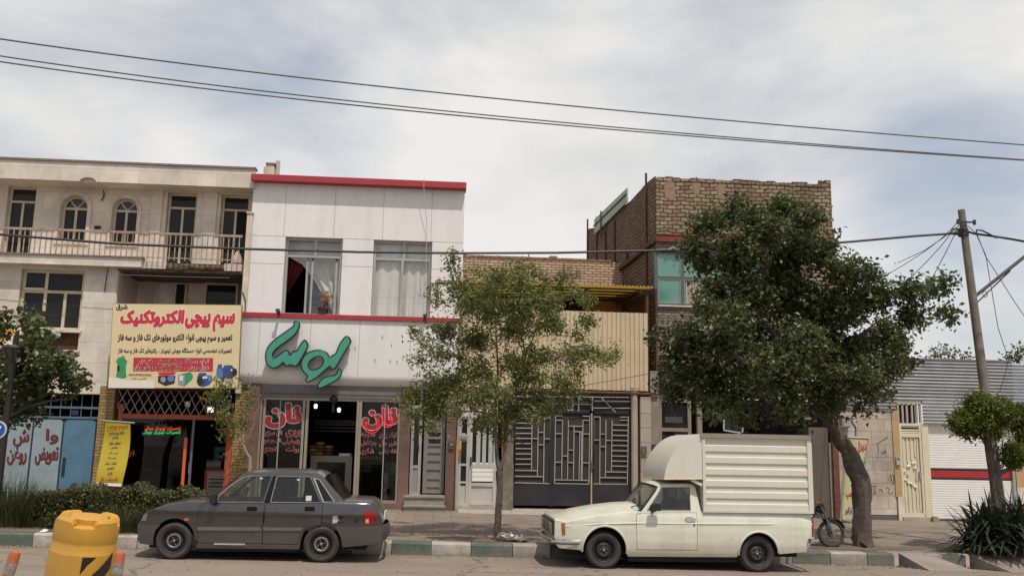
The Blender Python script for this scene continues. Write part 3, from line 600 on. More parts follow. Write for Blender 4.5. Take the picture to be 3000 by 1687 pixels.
# things about the repair shop
def billboard():
    y = 22.35
    C = pts(2, [(155, 145), (1965, 167), (1915, 1335), (85, 1330)], y)
    loc = (sum(c[0] for c in C)/4, y, min(c[1] for c in C))
    t = thing('billboard', 'cream signboard with red and black Persian lettering and pictures of pumps, above the repair shop', 'signboard', loc)
    cr = M('sign_cream', 'D3C096', .55, var=.05, scale=1.2)
    mb = MB(); mb.prism(C[::-1], y, y+.1); mb.build('panel', cr, t)
    mb = MB(); mb.prism(C[::-1], y+.1, y+.14)
    for a, b in zip(C, C[1:]+C[:1]): mb.tube([(a[0], y+.05, a[1]), (b[0], y+.05, b[1])], .028, 4)
    for k in (.2, .8): x = C[0][0]+(C[1][0]-C[0][0])*k; mb.tube([(x, y+.12, C[0][1]-.2), (x, YF+1.3, C[0][1]-.1)], .025, 5); mb.tube([(x, y+.12, C[3][1]+.2), (x, YF+.2, C[3][1]+.1)], .025, 5)
    mb.build('frame', M('sign_frame', '7A6B55', .7, var=.2), t)
    yl = y-.006
    def line(s, x0, y0, x1, y1, bold, mats, sh=0, out=0, outm=1, rows=1):
        mb = MB(); q = (x0, y0, x1, y1)
        if out: lettering(mb, s, zq(2, x0-8, y0-8, x1+8, y1+8, y, sh), yl+.003, bold+out, .001, outm)
        lettering(mb, s, zq(2, *q, y, sh), yl, bold, .001, 0); mb.build('lettering', mats, t, fix=False)
    pinkred = M('title_red', 'BE2B3C', .55, var=0); nav = M('sign_navy', (.017, .014, .022, 1), .6, var=0); wt = M('sign_white', 'D9D2C8', .6, var=0)
    line('شرق', 195, 152, 355, 240, .04, [nav, wt])
    line('سیم پیچی', 1160, 285, 1850, 530, .07, [pinkred, wt], 28, .035); line('الکتروتکنیک', 248, 238, 1135, 470, .07, [pinkred, wt], 28, .035)
    line('تعمیر و سیم پیچی انواع الکترو موتورهای تک فاز و سه فاز', 220, 570, 1838, 705, .04, [nav, wt])
    line('تعمیرات تخصصی انواع دستگاه جوش اینورتر ، رکتیفایر تک فاز و سه فاز', 220, 762, 1830, 865, .028, [nav, wt])
    Q = pts(2, [(442, 903), (1568, 910), (1562, 1104), (432, 1098)], y); mb = MB(); mb.prism(Q[::-1], yl+.004, y); mb.build('red_band', M('sign_red', 'B62A33', .55, var=.03), t)
    line('اجاره دستگاه جوش اینورتر ، رکتیفایر', 515, 925, 1492, 990, .01, [nav, wt], 0, .02); line('دیزل جوش ، دیزل ژنراتور و موتور برق', 465, 1010, 1495, 1082, .01, [nav, wt], 0, .02)
    line('۰۹۳۷۳۹۹۳۸۹۸'[::-1], 360, 1130, 695, 1168, .012, [nav, wt]); line('نفسی زاده', 415, 1184, 620, 1214, .01, [nav, wt])
    Q = pts(2, [(92, 1184), (300, 1190), (300, 1225), (735, 1228), (728, 1336), (82, 1332)], y); mb = MB(); mb.prism(Q[::-1], yl+.004, y-.0005); mb.build('white_patch', wt, t)
    # printed pictures of machines
    g1, g2 = M('print_green', '2E8A5E', .6, var=.2, scale=9), M('print_dark_green', '1C5A3C', .6, var=.2); bl1, bl2 = M('print_blue', '2C4A80', .6, var=.25, scale=8), M('print_light_blue', '5577A8', .6, var=.2); gr = M('print_grey', '8C8FA0', .6, var=.15)
    def pic(shapes, mats):
        mb = MB()
        for i, (P, m) in enumerate(shapes): mb.prism(pts(2, P, y)[::-1], yl+.003-.0012*i, yl+.004-.0011*i, m)
        mb.build('printed_picture', mats, t)
    def el(cx, cy, rx, ry, n=16): return [(cx+rx*math.cos(2*math.pi*i/n), cy+ry*math.sin(2*math.pi*i/n)) for i in range(n)]
    pic([([(190, 960), (225, 905), (270, 895), (275, 880), (310, 880), (312, 905), (350, 955), (348, 985), (335, 1000), (332, 1120), (345, 1180), (285, 1205), (190, 1180), (205, 1110), (212, 990)], 0), ([(210, 1015), (245, 1020), (245, 1100), (212, 1095)], 1)], [g1, black])
    pic([([(785, 1110), (1030, 1105), (1035, 1130), (980, 1165), (800, 1150)], 0), ([(790, 1160), (1035, 1160), (1020, 1270), (890, 1305), (785, 1250)], 1), (el(970, 1200, 50, 45), 2), (el(860, 1215, 38, 42), 3)], [pinkred, nav, bl2, gr])
    pic([([(1075, 1150), (1240, 1105), (1282, 1150), (1275, 1210), (1160, 1312), (1070, 1285)], 0), ([(1085, 1150), (1170, 1150), (1160, 1312), (1070, 1285)], 1), ([(1095, 1160), (1145, 1160), (1135, 1230), (1090, 1225)], 2)], [g1, gr, wt])
    pic([([(1340, 1180), (1370, 1120), (1465, 1118), (1475, 1150), (1555, 1165), (1560, 1230), (1510, 1290), (1420, 1320), (1355, 1300)], 0), (el(1385, 1235, 50, 60), 1), (el(1525, 1200, 32, 50), 2), ([(1415, 1175), (1480, 1160), (1490, 1195), (1420, 1205)], 3)], [bl1, nav, bl2, wt])
    pic([([(1640, 1000), (1690, 1000), (1695, 1060), (1735, 1010), (1840, 1012), (1850, 1045), (1900, 1065), (1905, 1150), (1830, 1195), (1730, 1200), (1715, 1255), (1690, 1260), (1680, 1180), (1640, 1150), (1612, 1100)], 0), (el(1660, 1125, 48, 75), 1), (el(1868, 1110, 40, 52), 2), (el(1828, 1080, 14, 14), 3)], [bl1, bl2, nav, wt])
billboard()
def shop_banner():
    y = 22.55; C = pts(4, [(236, 460), (530, 486), (432, 1226), (126, 1210)], y)
    t = thing('banner', 'narrow yellow hanging banner of dark blue Persian lines beside the repair shop window', 'banner', ((C[2][0]+C[3][0])/2, y, C[3][1]))
    yl = M('banner_yellow', 'B39E2B', .6, var=.08); mb = MB()
    n = 12; V = []
    for i in range(n+1):
        f = i/n; wv = .05*math.sin(f*5.5)
        V += [(C[0][0]+(C[3][0]-C[0][0])*f, y+wv, C[0][1]+(C[3][1]-C[0][1])*f), (C[1][0]+(C[2][0]-C[1][0])*f+.05*math.sin(f*3.1), y+wv*.8, C[1][1]+(C[2][1]-C[1][1])*f)]
    mb.add(V, [(2*i, 2*i+1, 2*i+3, 2*i+2) for i in range(n)]); mb.add([(a, b+.004, c) for a, b, c in V], [(2*i, 2*i+2, 2*i+3, 2*i+1) for i in range(n)]); mb.build('cloth', yl, t, fix=False)
    mb = MB(); mb.tube([(C[0][0]-.05, y, C[0][1]+.02), (C[1][0]+.1, y, C[1][1]+.02)], .018, 6); mb.tube([(C[0][0]-.05, y, C[0][1]+.02), (C[0][0]-.02, YF, C[0][1]+.05)], .01, 4); mb.build('rod', alu, t)
    Q = pts(4, [(132, 1178), (436, 1192), (432, 1224), (126, 1208)], y); mb = MB(); mb.prism(Q[::-1], y-.05, y-.045); mb.build('white_hem', white, t)
    nv = M('banner_navy', (.02, .02, .07, 1), .6, var=0); rd = M('banner_red', 'A3232E', .6, var=0)
    L = [('سیم پیچی', 255, 505, 500, 550, 1), ('الکتروموتور', 270, 578, 452, 612, 0), ('بالابر', 308, 632, 385, 668, 0), ('موتور برق', 275, 695, 410, 735, 0), ('کفکش', 292, 752, 375, 785, 0), ('پمپ آب', 272, 812, 378, 852, 0), ('پمپ باد', 265, 872, 362, 905, 0),
         ('کولر دریل', 235, 932, 372, 972, 0), ('مینی', 260, 990, 345, 1025, 0), ('فرز', 268, 1050, 328, 1085, 0), ('باضمانت کار', 182, 1112, 395, 1170, 1)]
    mb = MB()
    for s, a, b, c, d, m in L:
        f = (b-470)/750; yy = y+.05*math.sin(f*5.5)-.013; lettering(mb, s, zq(4, a, b, c, d, y), yy, .025, .001, m)
    mb.build('lettering', [nv, rd], t, fix=False)
shop_banner()
def neon_sign():
    y = YF+.22; a, b, c, d = rc(4, 672, 505, 1130, 625, y)
    t = thing('neon_sign', 'lit red over green neon word sign hanging inside the repair shop window', 'neon sign', ((a+b)/2, y, c))
    bx('backing_board', black, t, a-.05, b+.05, y+.03, y+.05, c-.03, d+.03)
    for s, z0, z1, col, e in (('red_tube', 515, 568, (1, .10, .03, 1), 3.0), ('green_tube', 555, 616, (.06, 1, .30, 1), 2.2)):
        mb = MB(); lettering(mb, 'تعمیرات اینورتر جوش', zq(4, 675 if s == 'green_tube' else 700, z0, 1125, z1, y), y-(.01 if s == 'red_tube' else 0), 0, .001, 0, tube=.018); mb.build(s, M('neon_'+s, col, .5, var=0, emit=e), t, fix=False)
neon_sign()
def shop_stuff():
    # workbench machine, motor, teal cabinet and lamps inside the repair shop
    y = 24.2; a, b, c, d = rc(4, 1420, 1035, 1665, 1290, y); zf = .22
    t = thing('machine_cabinet', 'grey steel workshop cabinet with orange edges inside the open repair shop', 'cabinet', ((a+b)/2, y, zf))
    bx('body', M('cabinet_grey', 'ADA49B', .6, var=.15, dirt=.5), t, a, b, y, y+.7, zf, d)
    mb = MB()
    for x in (a, b): mb.box(x-.03, x+.03, y-.02, y+.03, zf, d+.02)
    mb.box(a+.03, b-.03, y-.02, y+.03, d-.03, d+.02); mb.build('edge_frame', M('cabinet_orange', 'B0472C', .5, var=.15), t)
    mb = MB()
    for k in range(3): mb.box(a+.08, b-.08, y-.012, y+.0, c+.12+.09*k, c+.15+.09*k)
    mb.build('drawer_slots', black, t)
    p = rc(4, 1470, 915, 1575, 1022, y+.3); t2 = thing('electric_motor', 'grey electric motor standing on the steel cabinet in the repair shop', 'motor', ((p[0]+p[1])/2, y+.3, d+.02))
    mb = MB(); r = (p[3]-d-.02)/2; cx = (p[0]+p[1])/2; mb.lathe([(0, -.18), (r*.95, -.18), (r, -.14), (r, .14), (r*.9, .18), (0, .18)], (cx, y+.3, d+.02+r), 'x', 16); mb.build('housing', M('motor_grey', '8F8880', .6, var=.2), t2, smooth=True)
    mb = MB(); mb.lathe([(0, -.02), (r*.7, -.02), (r*.7, .0)], (cx+.2, y+.3, d+.02+r), 'x', 12); mb.build('fan_cover', black, t2)
    a, b, c, d2 = rc(4, 1522, 760, 1690, 935, y+1.0); t3 = thing('control_cabinet', 'teal framed control cabinet standing at the back of the repair shop', 'cabinet', ((a+b)/2, y+1, zf))
    bx('body', M('cabinet_dark', '2E3A44', .6, var=.2), t3, a+.0, b, y+1, y+1.4, zf, d2-.1)
    mb = MB(); mb.box(a, b, y+.97, y+1, d2-.1, d2); mb.box(a, a+.12, y+.97, y+1, zf+1, d2-.1); mb.build('teal_frame', M('teal_paint', '2F7C80', .5, var=.1), t3)
    mb = MB(); mb.box(a+.14, b, y+.95, y+.97, d2-.22, d2-.15); mb.box(a+.14, a+.22, y+.95, y+.97, zf+1.2, d2-.15); mb.build('white_trim', white, t3)
    for k, (zx, zy, lab) in enumerate(((1478, 322, 'bright square ceiling lamp inside the repair shop, right of the grille'), (1205, 258, 'small hanging glass lamp behind the folding grille of the repair shop'))):
        q = pt(4, zx, zy, 25.0); l = thing('lamp', lab, 'lamp', (q[0], 25, q[1]))
        if k == 0:
            bx('diffuser', M('lamp_glow', (1, .97, .9, 1), .5, var=0, emit=1.5), l, q[0]-.07, q[0]+.07, 24.96, 25.04, q[1]-.06, q[1]+.06); bx('casing', white, l, q[0]-.1, q[0]+.1, 24.95, 25.05, q[1]+.07, q[1]+.12)
        else:
            mb = MB(); mb.ell((q[0], 25, q[1]), (.07, .07, .08), n=7); mb.build('bulb', M('dim_glass', 'D8D4C8', .1, var=.3, scale=30, emit=.25), l, smooth=True); mb = MB(); mb.tube([(q[0], 25, q[1]+.07), (q[0], 25, q[1]+.6)], .01, 5); mb.build('cord', black, l)
    # shelves of dim equipment behind the glass
    y = 25.6; a, b, c, d = rc(4, 520, 640, 1150, 1260, y); t4 = thing('shelf_rack', 'dim rack with brown boards along the back of the repair shop behind the glass', 'shelf', ((a+b)/2, y, zf))
    mb = MB()
    for x in (a, (a+b)/2, b): mb.box(x-.03, x+.03, y, y+.4, zf, 2.6)
    mb.build('upright', M('rack_steel', '3A3A3C', .7, var=.2), t4)
    for z in (.9, 1.5, 1.95, 2.35): bx('board', M('rack_board', '5A3A28', .8, var=.2), t4, a, b, y-.01, y+.41, z, z+.04)
    for i, (zx, w, h, col) in enumerate(((600, .5, .55, '4C5866'), (780, .35, .75, '34506B'), (700, .4, .9, '70757A'))):
        q = pt(4, zx, 1200, 24.6)[0]; bt = thing('equipment_box', ['low slate crate on the repair shop floor behind the glass', 'blue metal machine housing on the repair shop floor behind the glass', 'tall light grey machine box on the repair shop floor behind the glass'][i], 'machine', (q, 24.6+i*.25, zf))
        bx('casing', M('eq_%d' % i, col, .6, var=.25), bt, q-w/2, q+w/2, 24.4+i*.3, 24.7+i*.3, zf, zf+h); mb = MB(); mb.box(q-w/2-.01, q+w/2+.01, 24.39+i*.3, 24.71+i*.3, zf+h, zf+h+.03); mb.build('cover', black, bt)
shop_stuff()
# ================================================================== CENTRE: white bakery building with red bands
def bakery():
    t = thing('bakery_building', 'white panelled two-storey bakery with red bands, two upper windows and a glass shop front', 'building', (-2.2, YF, .3))
    wp = M('white_composite_panel', 'DCDAD8', .36, var=.04, scale=1, bump=.12, bscale=.9, dirt=.24, dirtcol=(.42, .37, .32), streak=True)
    x0 = pt(6, 92, 760, YF)[0]; x1 = pt(6, 1985, 700, YF)[0]
    zr1, zr0 = pt(6, 1070, 127, 22.75)[1], pt(6, 1070, 180, 22.75)[1]
    zb1, zb0 = pt(6, 1000, 1338, 22.8)[1], pt(6, 1000, 1378, 22.8)[1]
    W = [rc(6, 392, 650, 905, 1322, YF), rc(6, 1178, 678, 1700, 1352, YF)]
    W = [(a, b, zb1+.0, d) for a, b, c, d in W]
    mb = MB(); mb.prism(rpoly(x0, x1, zb0-.1, zr1-.02), YF, YF+.28, holes=[rpoly(a, b, c, d) for a, b, c, d in W])
    mb.box(x1-.2, x1-.002, YF+.28, 33, 0, zr1-.1); mb.box(x0+.002, x0+.2, YF+.28, 33, 3, zr1-.1); mb.build('wall', wp, t)
    bx('roof', conc_dk, t, x0+.2, x1-.2, YF+.28, 33, zr1-.6, zr1-.5)
    bx('red_band', redp, t, x0-.03, x1+.03, 22.74, YF+.2, zr0, zr1)
    xc = pt(6, 1640, 1350, 22.8)[0]; bx('red_band', redp, t, x0-.02, x1+.02, 22.78, YF-.001, zb0, zb1)
    seam = M('panel_seam', 'ACA8A2', .8, var=0); mb = MB()
    for q in (415, 855, 1285, 1712):
        x = pt(6, q-5, 400, YF)[0]; mb.box(x-.006, x+.006, YF-.003, YF, W[0][3] if q in (415, 855) else W[1][3], zr0)
    for z, sp in ((W[0][3]-.0, None), (pt(6, 230, 880, YF)[1], 1)):
        xs = [x0]+sorted(sum([[a, b] for a, b, _, _ in W], []))+[x1]
        for i in range(0, len(xs), 2): mb.box(xs[i], xs[i+1], YF-.003, YF, z-.006, z+.006)
    mb.parts('panel_seam', seam, t)
    # upper windows
    curt = M('white_curtain', 'D2CEC6', .95, var=.06, scale=4)
    for i, (a, b, c, d) in enumerate(W):
        zt = c+(d-c)*(.77 if i == 0 else .775)
        w = window(t, a+.005, b-.005, c, d, YF+.14, mull=[(.52, .77, 1)]+([(.5, 0, .77)] if i else []), trans=[(.765, 0, 1)], fm=alu, fw=.06, pm=glassmat('window_glass_%d' % i, (.97, .98, .98), 1.0))
        if i == 0:                                        # sliding sash pushed to the right half
            mb = MB(); gp = a+(b-a)*.385
            for f in (.385, .475, .895): x = a+(b-a)*f; mb.box(x-.025, x+.025, YF+.2, YF+.25, c+.06, zt-.05)
            mb.box(gp, b-.06, YF+.2, YF+.25, zt-.1, zt-.05); mb.build('sash', alu, w)
            for o in w.children:
                if o.name.startswith('pane'): bpy.data.objects.remove(o)
            mb = MB(); mb.box(a+.03, b-.03, YF+.18, YF+.19, zt, d-.03); mb.box(gp, b-.05, YF+.22, YF+.23, c+.05, zt-.05); mb.build('pane', _winglass, w)
        mb = MB()                                         # room behind
        mb.box(a-.4, b+.4, 26.4, 26.5, c-.2, d+.3); mb.box(a-.4, b+.4, YF+.4, 26.4, d+.2, d+.3); mb.box(a-.4, b+.4, YF+.4, 26.4, c-.3, c-.2); mb.box(a-.5, a-.4, YF+.4, 26.4, c-.3, d+.3); mb.box(b+.4, b+.5, YF+.4, 26.4, c-.3, d+.3)
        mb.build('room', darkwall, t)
        def sheet(name, mat, fx0, fx1, z0, z1, y, topf=None, folds=9, amp=.03, edge=None):
            V = []; nx, nz = 40, 10
            for iz in range(nz+1):
                f = iz/nz
                for ix in range(nx+1):
                    u = ix/nx; l, r = edge(f) if edge else (fx0, fx1)
                    x = a+(b-a)*(l+(r-l)*u); z = z1+(z0-z1)*f
                    if topf: z = min(z, topf(u))
                    V.append((x, y+amp*math.sin(u*folds*2*math.pi+f*1.2)*(.4+.6*f), z))
            k = nx+1; mb = MB(); mb.add(V, [(j*k+i, j*k+i+1, (j+1)*k+i+1, (j+1)*k+i) for j in range(nz) for i in range(nx)]); mb.build(name, mat, w, smooth=True, fix=False)
        if i == 0:
            rcu = M('red_curtain', '5E1519', .9, var=.25, scale=6)
            sheet('curtain', rcu, 0, 1, c+(d-c)*.33, zt, YF+.55, edge=lambda f: (.0, .40-.36*f), folds=4, amp=.03)
            sheet('curtain', curt, 0, 1, c+.02, d-.03, YF+.45, edge=lambda f: (.0, 1) if f < .22 else (.12+.78*((f-.22)/.78)**.75, 1.0), folds=3, amp=.05)
            sheet('curtain', M('grey_net_curtain', '77797A', .95, var=.1, scale=5), .44, 1, c+.02, zt-.4, YF+.9, folds=8)
        else:
            sheet('curtain', curt, 0, .50, c, d-.02, YF+.27, folds=2.3, amp=.035); sheet('curtain', M('white_curtain_right', 'CEC9C0', .95, var=.08, scale=3), .5, 1, c, d-.02, YF+.29, folds=3.1, amp=.04)
    # curved fascia below the lower red band
    fx0, fx1 = pt(0, 603, 900, 22.85)[0], pt(0, 1152, 900, 22.85)[0]
    zt, zc, zb = zb0, pt(7, 1100, 800, 22.85)[1], pt(7, 1000, 968, 22.95)[1]
    prof = [(22.84, zt), (22.84, zc)]+[(22.84+.55*(1-math.cos(q)), zc-(zc-zb)*math.sin(q)) for q in np.linspace(.1, math.pi/2, 10)]+[(23.6, zb), (23.6, zt)]
    mb = MB(); mb.prism_x(prof, fx0, fx1); mb.build('fascia', wp, t, smooth=True)
    mb = MB()
    for q in (150, 755, 1335, 1940): x = pt(7, q, 500, 22.84)[0]; mb.box(x-.006, x+.006, 22.836, 22.842, zc, zt)
    mb.parts('panel_seam', seam, t)
    mb = MB()
    for zx, zy in ((1612, 345), (1718, 440), (1290, 480), (1525, 620), (1705, 630), (1785, 640), (1962, 680)):
        x, z = pt(7, zx, zy, 22.84); mb.box(x-.009, x+.009, 22.825, 22.84, z-.02, z+.015); mb.box(x-.003, x+.003, 22.834, 22.84, z-.08, z-.02)
    mb.build('screw_stubs', M('stub_rust', '6E6058', .8, var=.2), t)
    for zx, zy in ((388, 62), (2115, 122)):
        mb = MB(); x, z = pt(7, zx, zy, 22.7); mb.box(x-.03, x+.03, 22.55, 22.8, z-.03, z+.04); mb.box(x-.05, x+.05, 22.53, 22.58, z-.0, z+.07)
        mb.build('clamp', M('clamp_dark', '3A3B40', .6, var=.2), t)
    mb = MB(); x, z = pt(6, 1636, 150, 22.7); x2, z2 = pt(6, 1655, 900, 22.7); mb.tube([(x, 22.72, z+.05), (x+.0, 22.72, z-.15), (x2-.02, 22.9, (z+z2)/2), (x2, 22.95, z2)], .008, 5); mb.build('hanging_wire', M('pale_wire', 'B5ADA6', .7, var=0), t)
    # shop front
    gr = brickmat('granite_cladding', '7B6259', '6D554E', '59473F', .6, .9, ms=.004, rough=.45, bump=.1, var=.45)
    zg = .25
    X = lambda q, y=YF: pt(8, q, 650, y)[0]
    zsh0, zsh1 = pt(8, 860, 85, YF)[1], pt(8, 860, 35, YF)[1]; zft = pt(8, 880, 128, YF)[1]; zsill, zs1 = pt(8, 1450, 1270, YF)[1], pt(8, 1450, 1240, YF)[1]
    xa = pt(4, 1905, 600, YF)[0]; xb = X(55)
    bx('pilaster', gr, t, xa, xb, YF-.03, YF+.4, zg-.3, zb+.1)
    xr0, xr1 = X(1640), X(1752); bx('pilaster', gr, t, xr0, xr1, YF-.03, YF+.4, zg-.3, zb+.1)
    xp0, xp1 = pt(8, 2160, 900, YF)[0], pt(8, 2285, 900, YF)[0]; bx('pilaster', gr, t, xp0, xp1, YF-.03, YF+.4, zg-.3, zb+.1)
    bx('plinth', gr, t, xb, xr0, YF-.02, YF+.3, zg-.3, zsill)
    mb = MB(); mb.box(xb, xr0, YF+.0, YF+.35, zsh0-.02, zb+.12); mb.build('shutter_box', M('shutter_grey', '6F6C6A', .55, var=.15, metal=.2), t)
    mb = MB(); z = (zsh0+zsh1)/2
    for k in range(26):
        x = xb+.15+(xr0-xb-.3)*k/25; mb.tube([(x-.06, YF-.006, z-.02), (x-.03, YF-.006, z+.015), (x, YF-.006, z-.012), (x+.05, YF-.006, z+.025)], .008, 4)
    mb.build('shutter_ornament', M('ornament_dark', '37373A', .6, var=0), t)
    fr = M('champagne_aluminium', '9A9080', .4, metal=.3, var=.1, dirt=.25)
    mb = MB(); mb.box(xb, xr0, YF+.05, YF+.16, zft, zsh0-.02)
    cols = [(70, 28), (110, 28), (552, 26), (594, 26), (1166, 26), (1196, 26), (1634, 28)]
    for q, w in cols:
        x = pt(8, q+(2 if q < 600 else -2), 500, YF)[0]; mb.box(x-.03, x+.03, YF+.04, YF+.17, zsill-.02 if q not in (594, 1168) else zg-.1, zft)
    mb.box(X(70), X(555), YF+.05, YF+.16, zsill-.02, zs1); mb.box(X(1185), X(1635), YF+.05, YF+.16, zsill-.02, zs1)
    sf = mb.build('shop_front_frame', fr, t)
    mb = MB()
    for a, b in ((118, 548), (1212, 1622)): mb.box(X(a), X(b), YF+.1, YF+.108, zs1, zft)
    mb.parts('pane', glass_shop, sf)
    mb = MB()
    for q in (275, 1462): mb.box(X(q)-.012, X(q)+.012, YF+.09, YF+.125, zs1, zft)
    mb.parts('glazing_joint', M('joint_grey', '8F9590', .4, var=0), sf)
    mb = MB(); x, z = pt(8, 905, 115, YF); mb.ell((x, YF+.0, z), (.1, .09, .11), n=6); mb.box(x-.03, x+.03, YF, YF+.1, z-.3, z-.05); mb.build('loudspeaker', black, t)
    # interior
    mb = MB(); xi0, xi1 = xa+.1, xr1-.1
    mb.box(xi0, xi1, 28.4, 28.5, 0, 3.6); mb.box(xi0-.05, xi0, YF+.3, 28.4, 0, 3.6); mb.box(xi1, xi1+.05, YF+.3, 28.4, 0, 3.6); mb.box(xi0, xi1, YF+.3, 28.4, zb+.15, zb+.25); mb.box(xi0, xi1, YF+.3, 28.4, .1, zg+.02)
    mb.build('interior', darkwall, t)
    mb = MB()
    for k, zy in enumerate((350, 372, 395, 430, 465)): z = pt(8, 880, zy, 27)[1]; mb.box(xi0+1, xi1-.6, 26.9-.02*k, 27.3, z-.02, z+.015)
    mb.build('wall_shelf', M('steel_shelf', '5A5A58', .35, metal=.6, var=.15), t)
    # lettering on the glass
    yl = YF+.092
    def row(s, a, b, c, d, bold, out, mats=(redtxt, whitetxt)):
        mb = MB(); o = 3 if out < .05 else 9
        lettering(mb, s, zq(8, a-o, b-o, c+o, d+o, yl), yl+.004, bold+out, .001, 1); lettering(mb, s, zq(8, a, b, c, d, yl), yl, bold, .001, 0); mb.build('lettering', list(mats), sf, fix=False)
    row('نان', 152, 165, 532, 425, .06, .03); row('نان', 1238, 188, 1608, 440, .06, .03)
    for s, a, b, c, d in (('بربری', 375, 455, 532, 535), ('نان سبزی', 135, 452, 325, 522), ('زنجفیلی', 340, 553, 520, 617), ('نان جو نرم', 130, 548, 315, 612), ('رولت', 375, 638, 515, 706), ('کنجدی', 120, 630, 290, 702),
                          ('کیک یزدی', 1420, 480, 1606, 548), ('تموچه', 1215, 482, 1365, 545), ('شیر مال', 1420, 572, 1602, 640), ('جزغاله', 1215, 570, 1382, 632), ('شاه عباسی', 1418, 665, 1602, 722), ('شکری', 1207, 660, 1350, 728)):
        row(s, a, b, c, d, .022, .012)
    # entrance with louvred door ajar, side light and steps
    X9 = lambda q: pt(8, q, 900, YF)[0]
    zst1 = pt(8, 1930, 1180, YF)[1]; zdt = pt(8, 2040, 300, YF)[1]; zdtop = zb+.1
    mb = MB(); mb.box(xr1, xp0, YF+.9, YF+1.0, zst1, zdtop); mb.box(xr1, xp0, YF+.3, YF+1, zst1-.05, zst1+.0); mb.build('entrance_recess', darkwall, t)
    sl_ = MB(); a, b = X9(1755), X9(1872); zm = pt(8, 1820, 880, YF)[1]
    for x in (a, b-.06): sl_.box(x, x+.07, YF+.12, YF+.2, zst1, zdtop)
    for z in (zst1, zm, zdtop-.5): sl_.box(a+.07, b-.06, YF+.12, YF+.2, z, z+.07)
    s2 = sl_.build('side_light', alu, t); bx('pane', pane, s2, a+.05, b-.05, YF+.15, YF+.16, zm+.07, zdtop-.5); bx('lower_panel', M('grey_panel', '8C8680', .5, var=.1), s2, a+.07, b-.06, YF+.145, YF+.165, zst1+.07, zm)
    a, b = X9(1900), X9(2140); mb = MB(); zd0 = pt(8, 2020, 1168, YF)[1]
    yy0, yy1 = YF+.32, YF+.37
    mb.box(a, a+.1, yy0, yy1, zd0, zdtop-.2); mb.box(b-.1, b, yy0, yy1, zd0, zdtop-.2); mb.box(a+.1, b-.1, yy0+.03, yy1, zd0, zdtop-.2)
    for zy in (470, 545, 625, 705, 795, 895, 1000, 1090, 1160):
        z = pt(8, 2020, zy-10, YF)[1]; mb.box(a+.1, b-.1, yy0+.0, yy0+.03, z-.035, z+.02)
    dr = mb.build('door', M('door_grey', '85807B', .5, metal=.15, var=.1, dirt=.3), t)
    for zy in (500, 585): z0, z1 = pt(8, 2020, zy+25, YF)[1], pt(8, 2020, zy-25, YF)[1]; bx('pane', pane, dr, a+.12, b-.12, yy0+.022, yy0+.032, z0, z1)
    q = pt(8, 1868, 655, YF); bx('door_handle', black, s2, q[0]-.05, q[0]-.02, YF+.06, YF+.12, q[1]-.07, q[1]+.07)
    mb = MB(); a, b = X9(1712), X9(2150); z1 = zst1; z2 = pt(8, 1920, 1292, 22.5)[1]
    mb.box(a, b, 22.55, YF+.35, zg-.3, z1); a2, b2 = pt(8, 1685, 1340, 22.25)[0], pt(8, 2150, 1340, 22.25)[0]; mb.box(a2, b2, 22.2, 22.55, zg-.4, z2); mb.box(a-.01, b+.01, 22.51, 22.56, z1-.035, z1+.006); mb.box(a2-.01, b2+.01, 22.16, 22.21, z2-.03, z2+.006)
    mb.build('steps', M('step_stone', '8E8880', .7, var=.2, dirt=.4), t)
    a, b, c, d = rc(8, 2190, 578, 2252, 665, YF-.05); ib = bx('intercom', M('intercom_grey', '4A4644', .5, var=.1), t, a, b, YF-.08, YF-.03, c, d); bx('speaker_grille', M('intercom_face', '8B867F', .5, var=.1), ib, a+.04, b-.04, YF-.09, YF-.08, c+.08, d-.05)
_winglass = glassmat('window_glass', (.97, .98, .98), 1.0)
bakery()
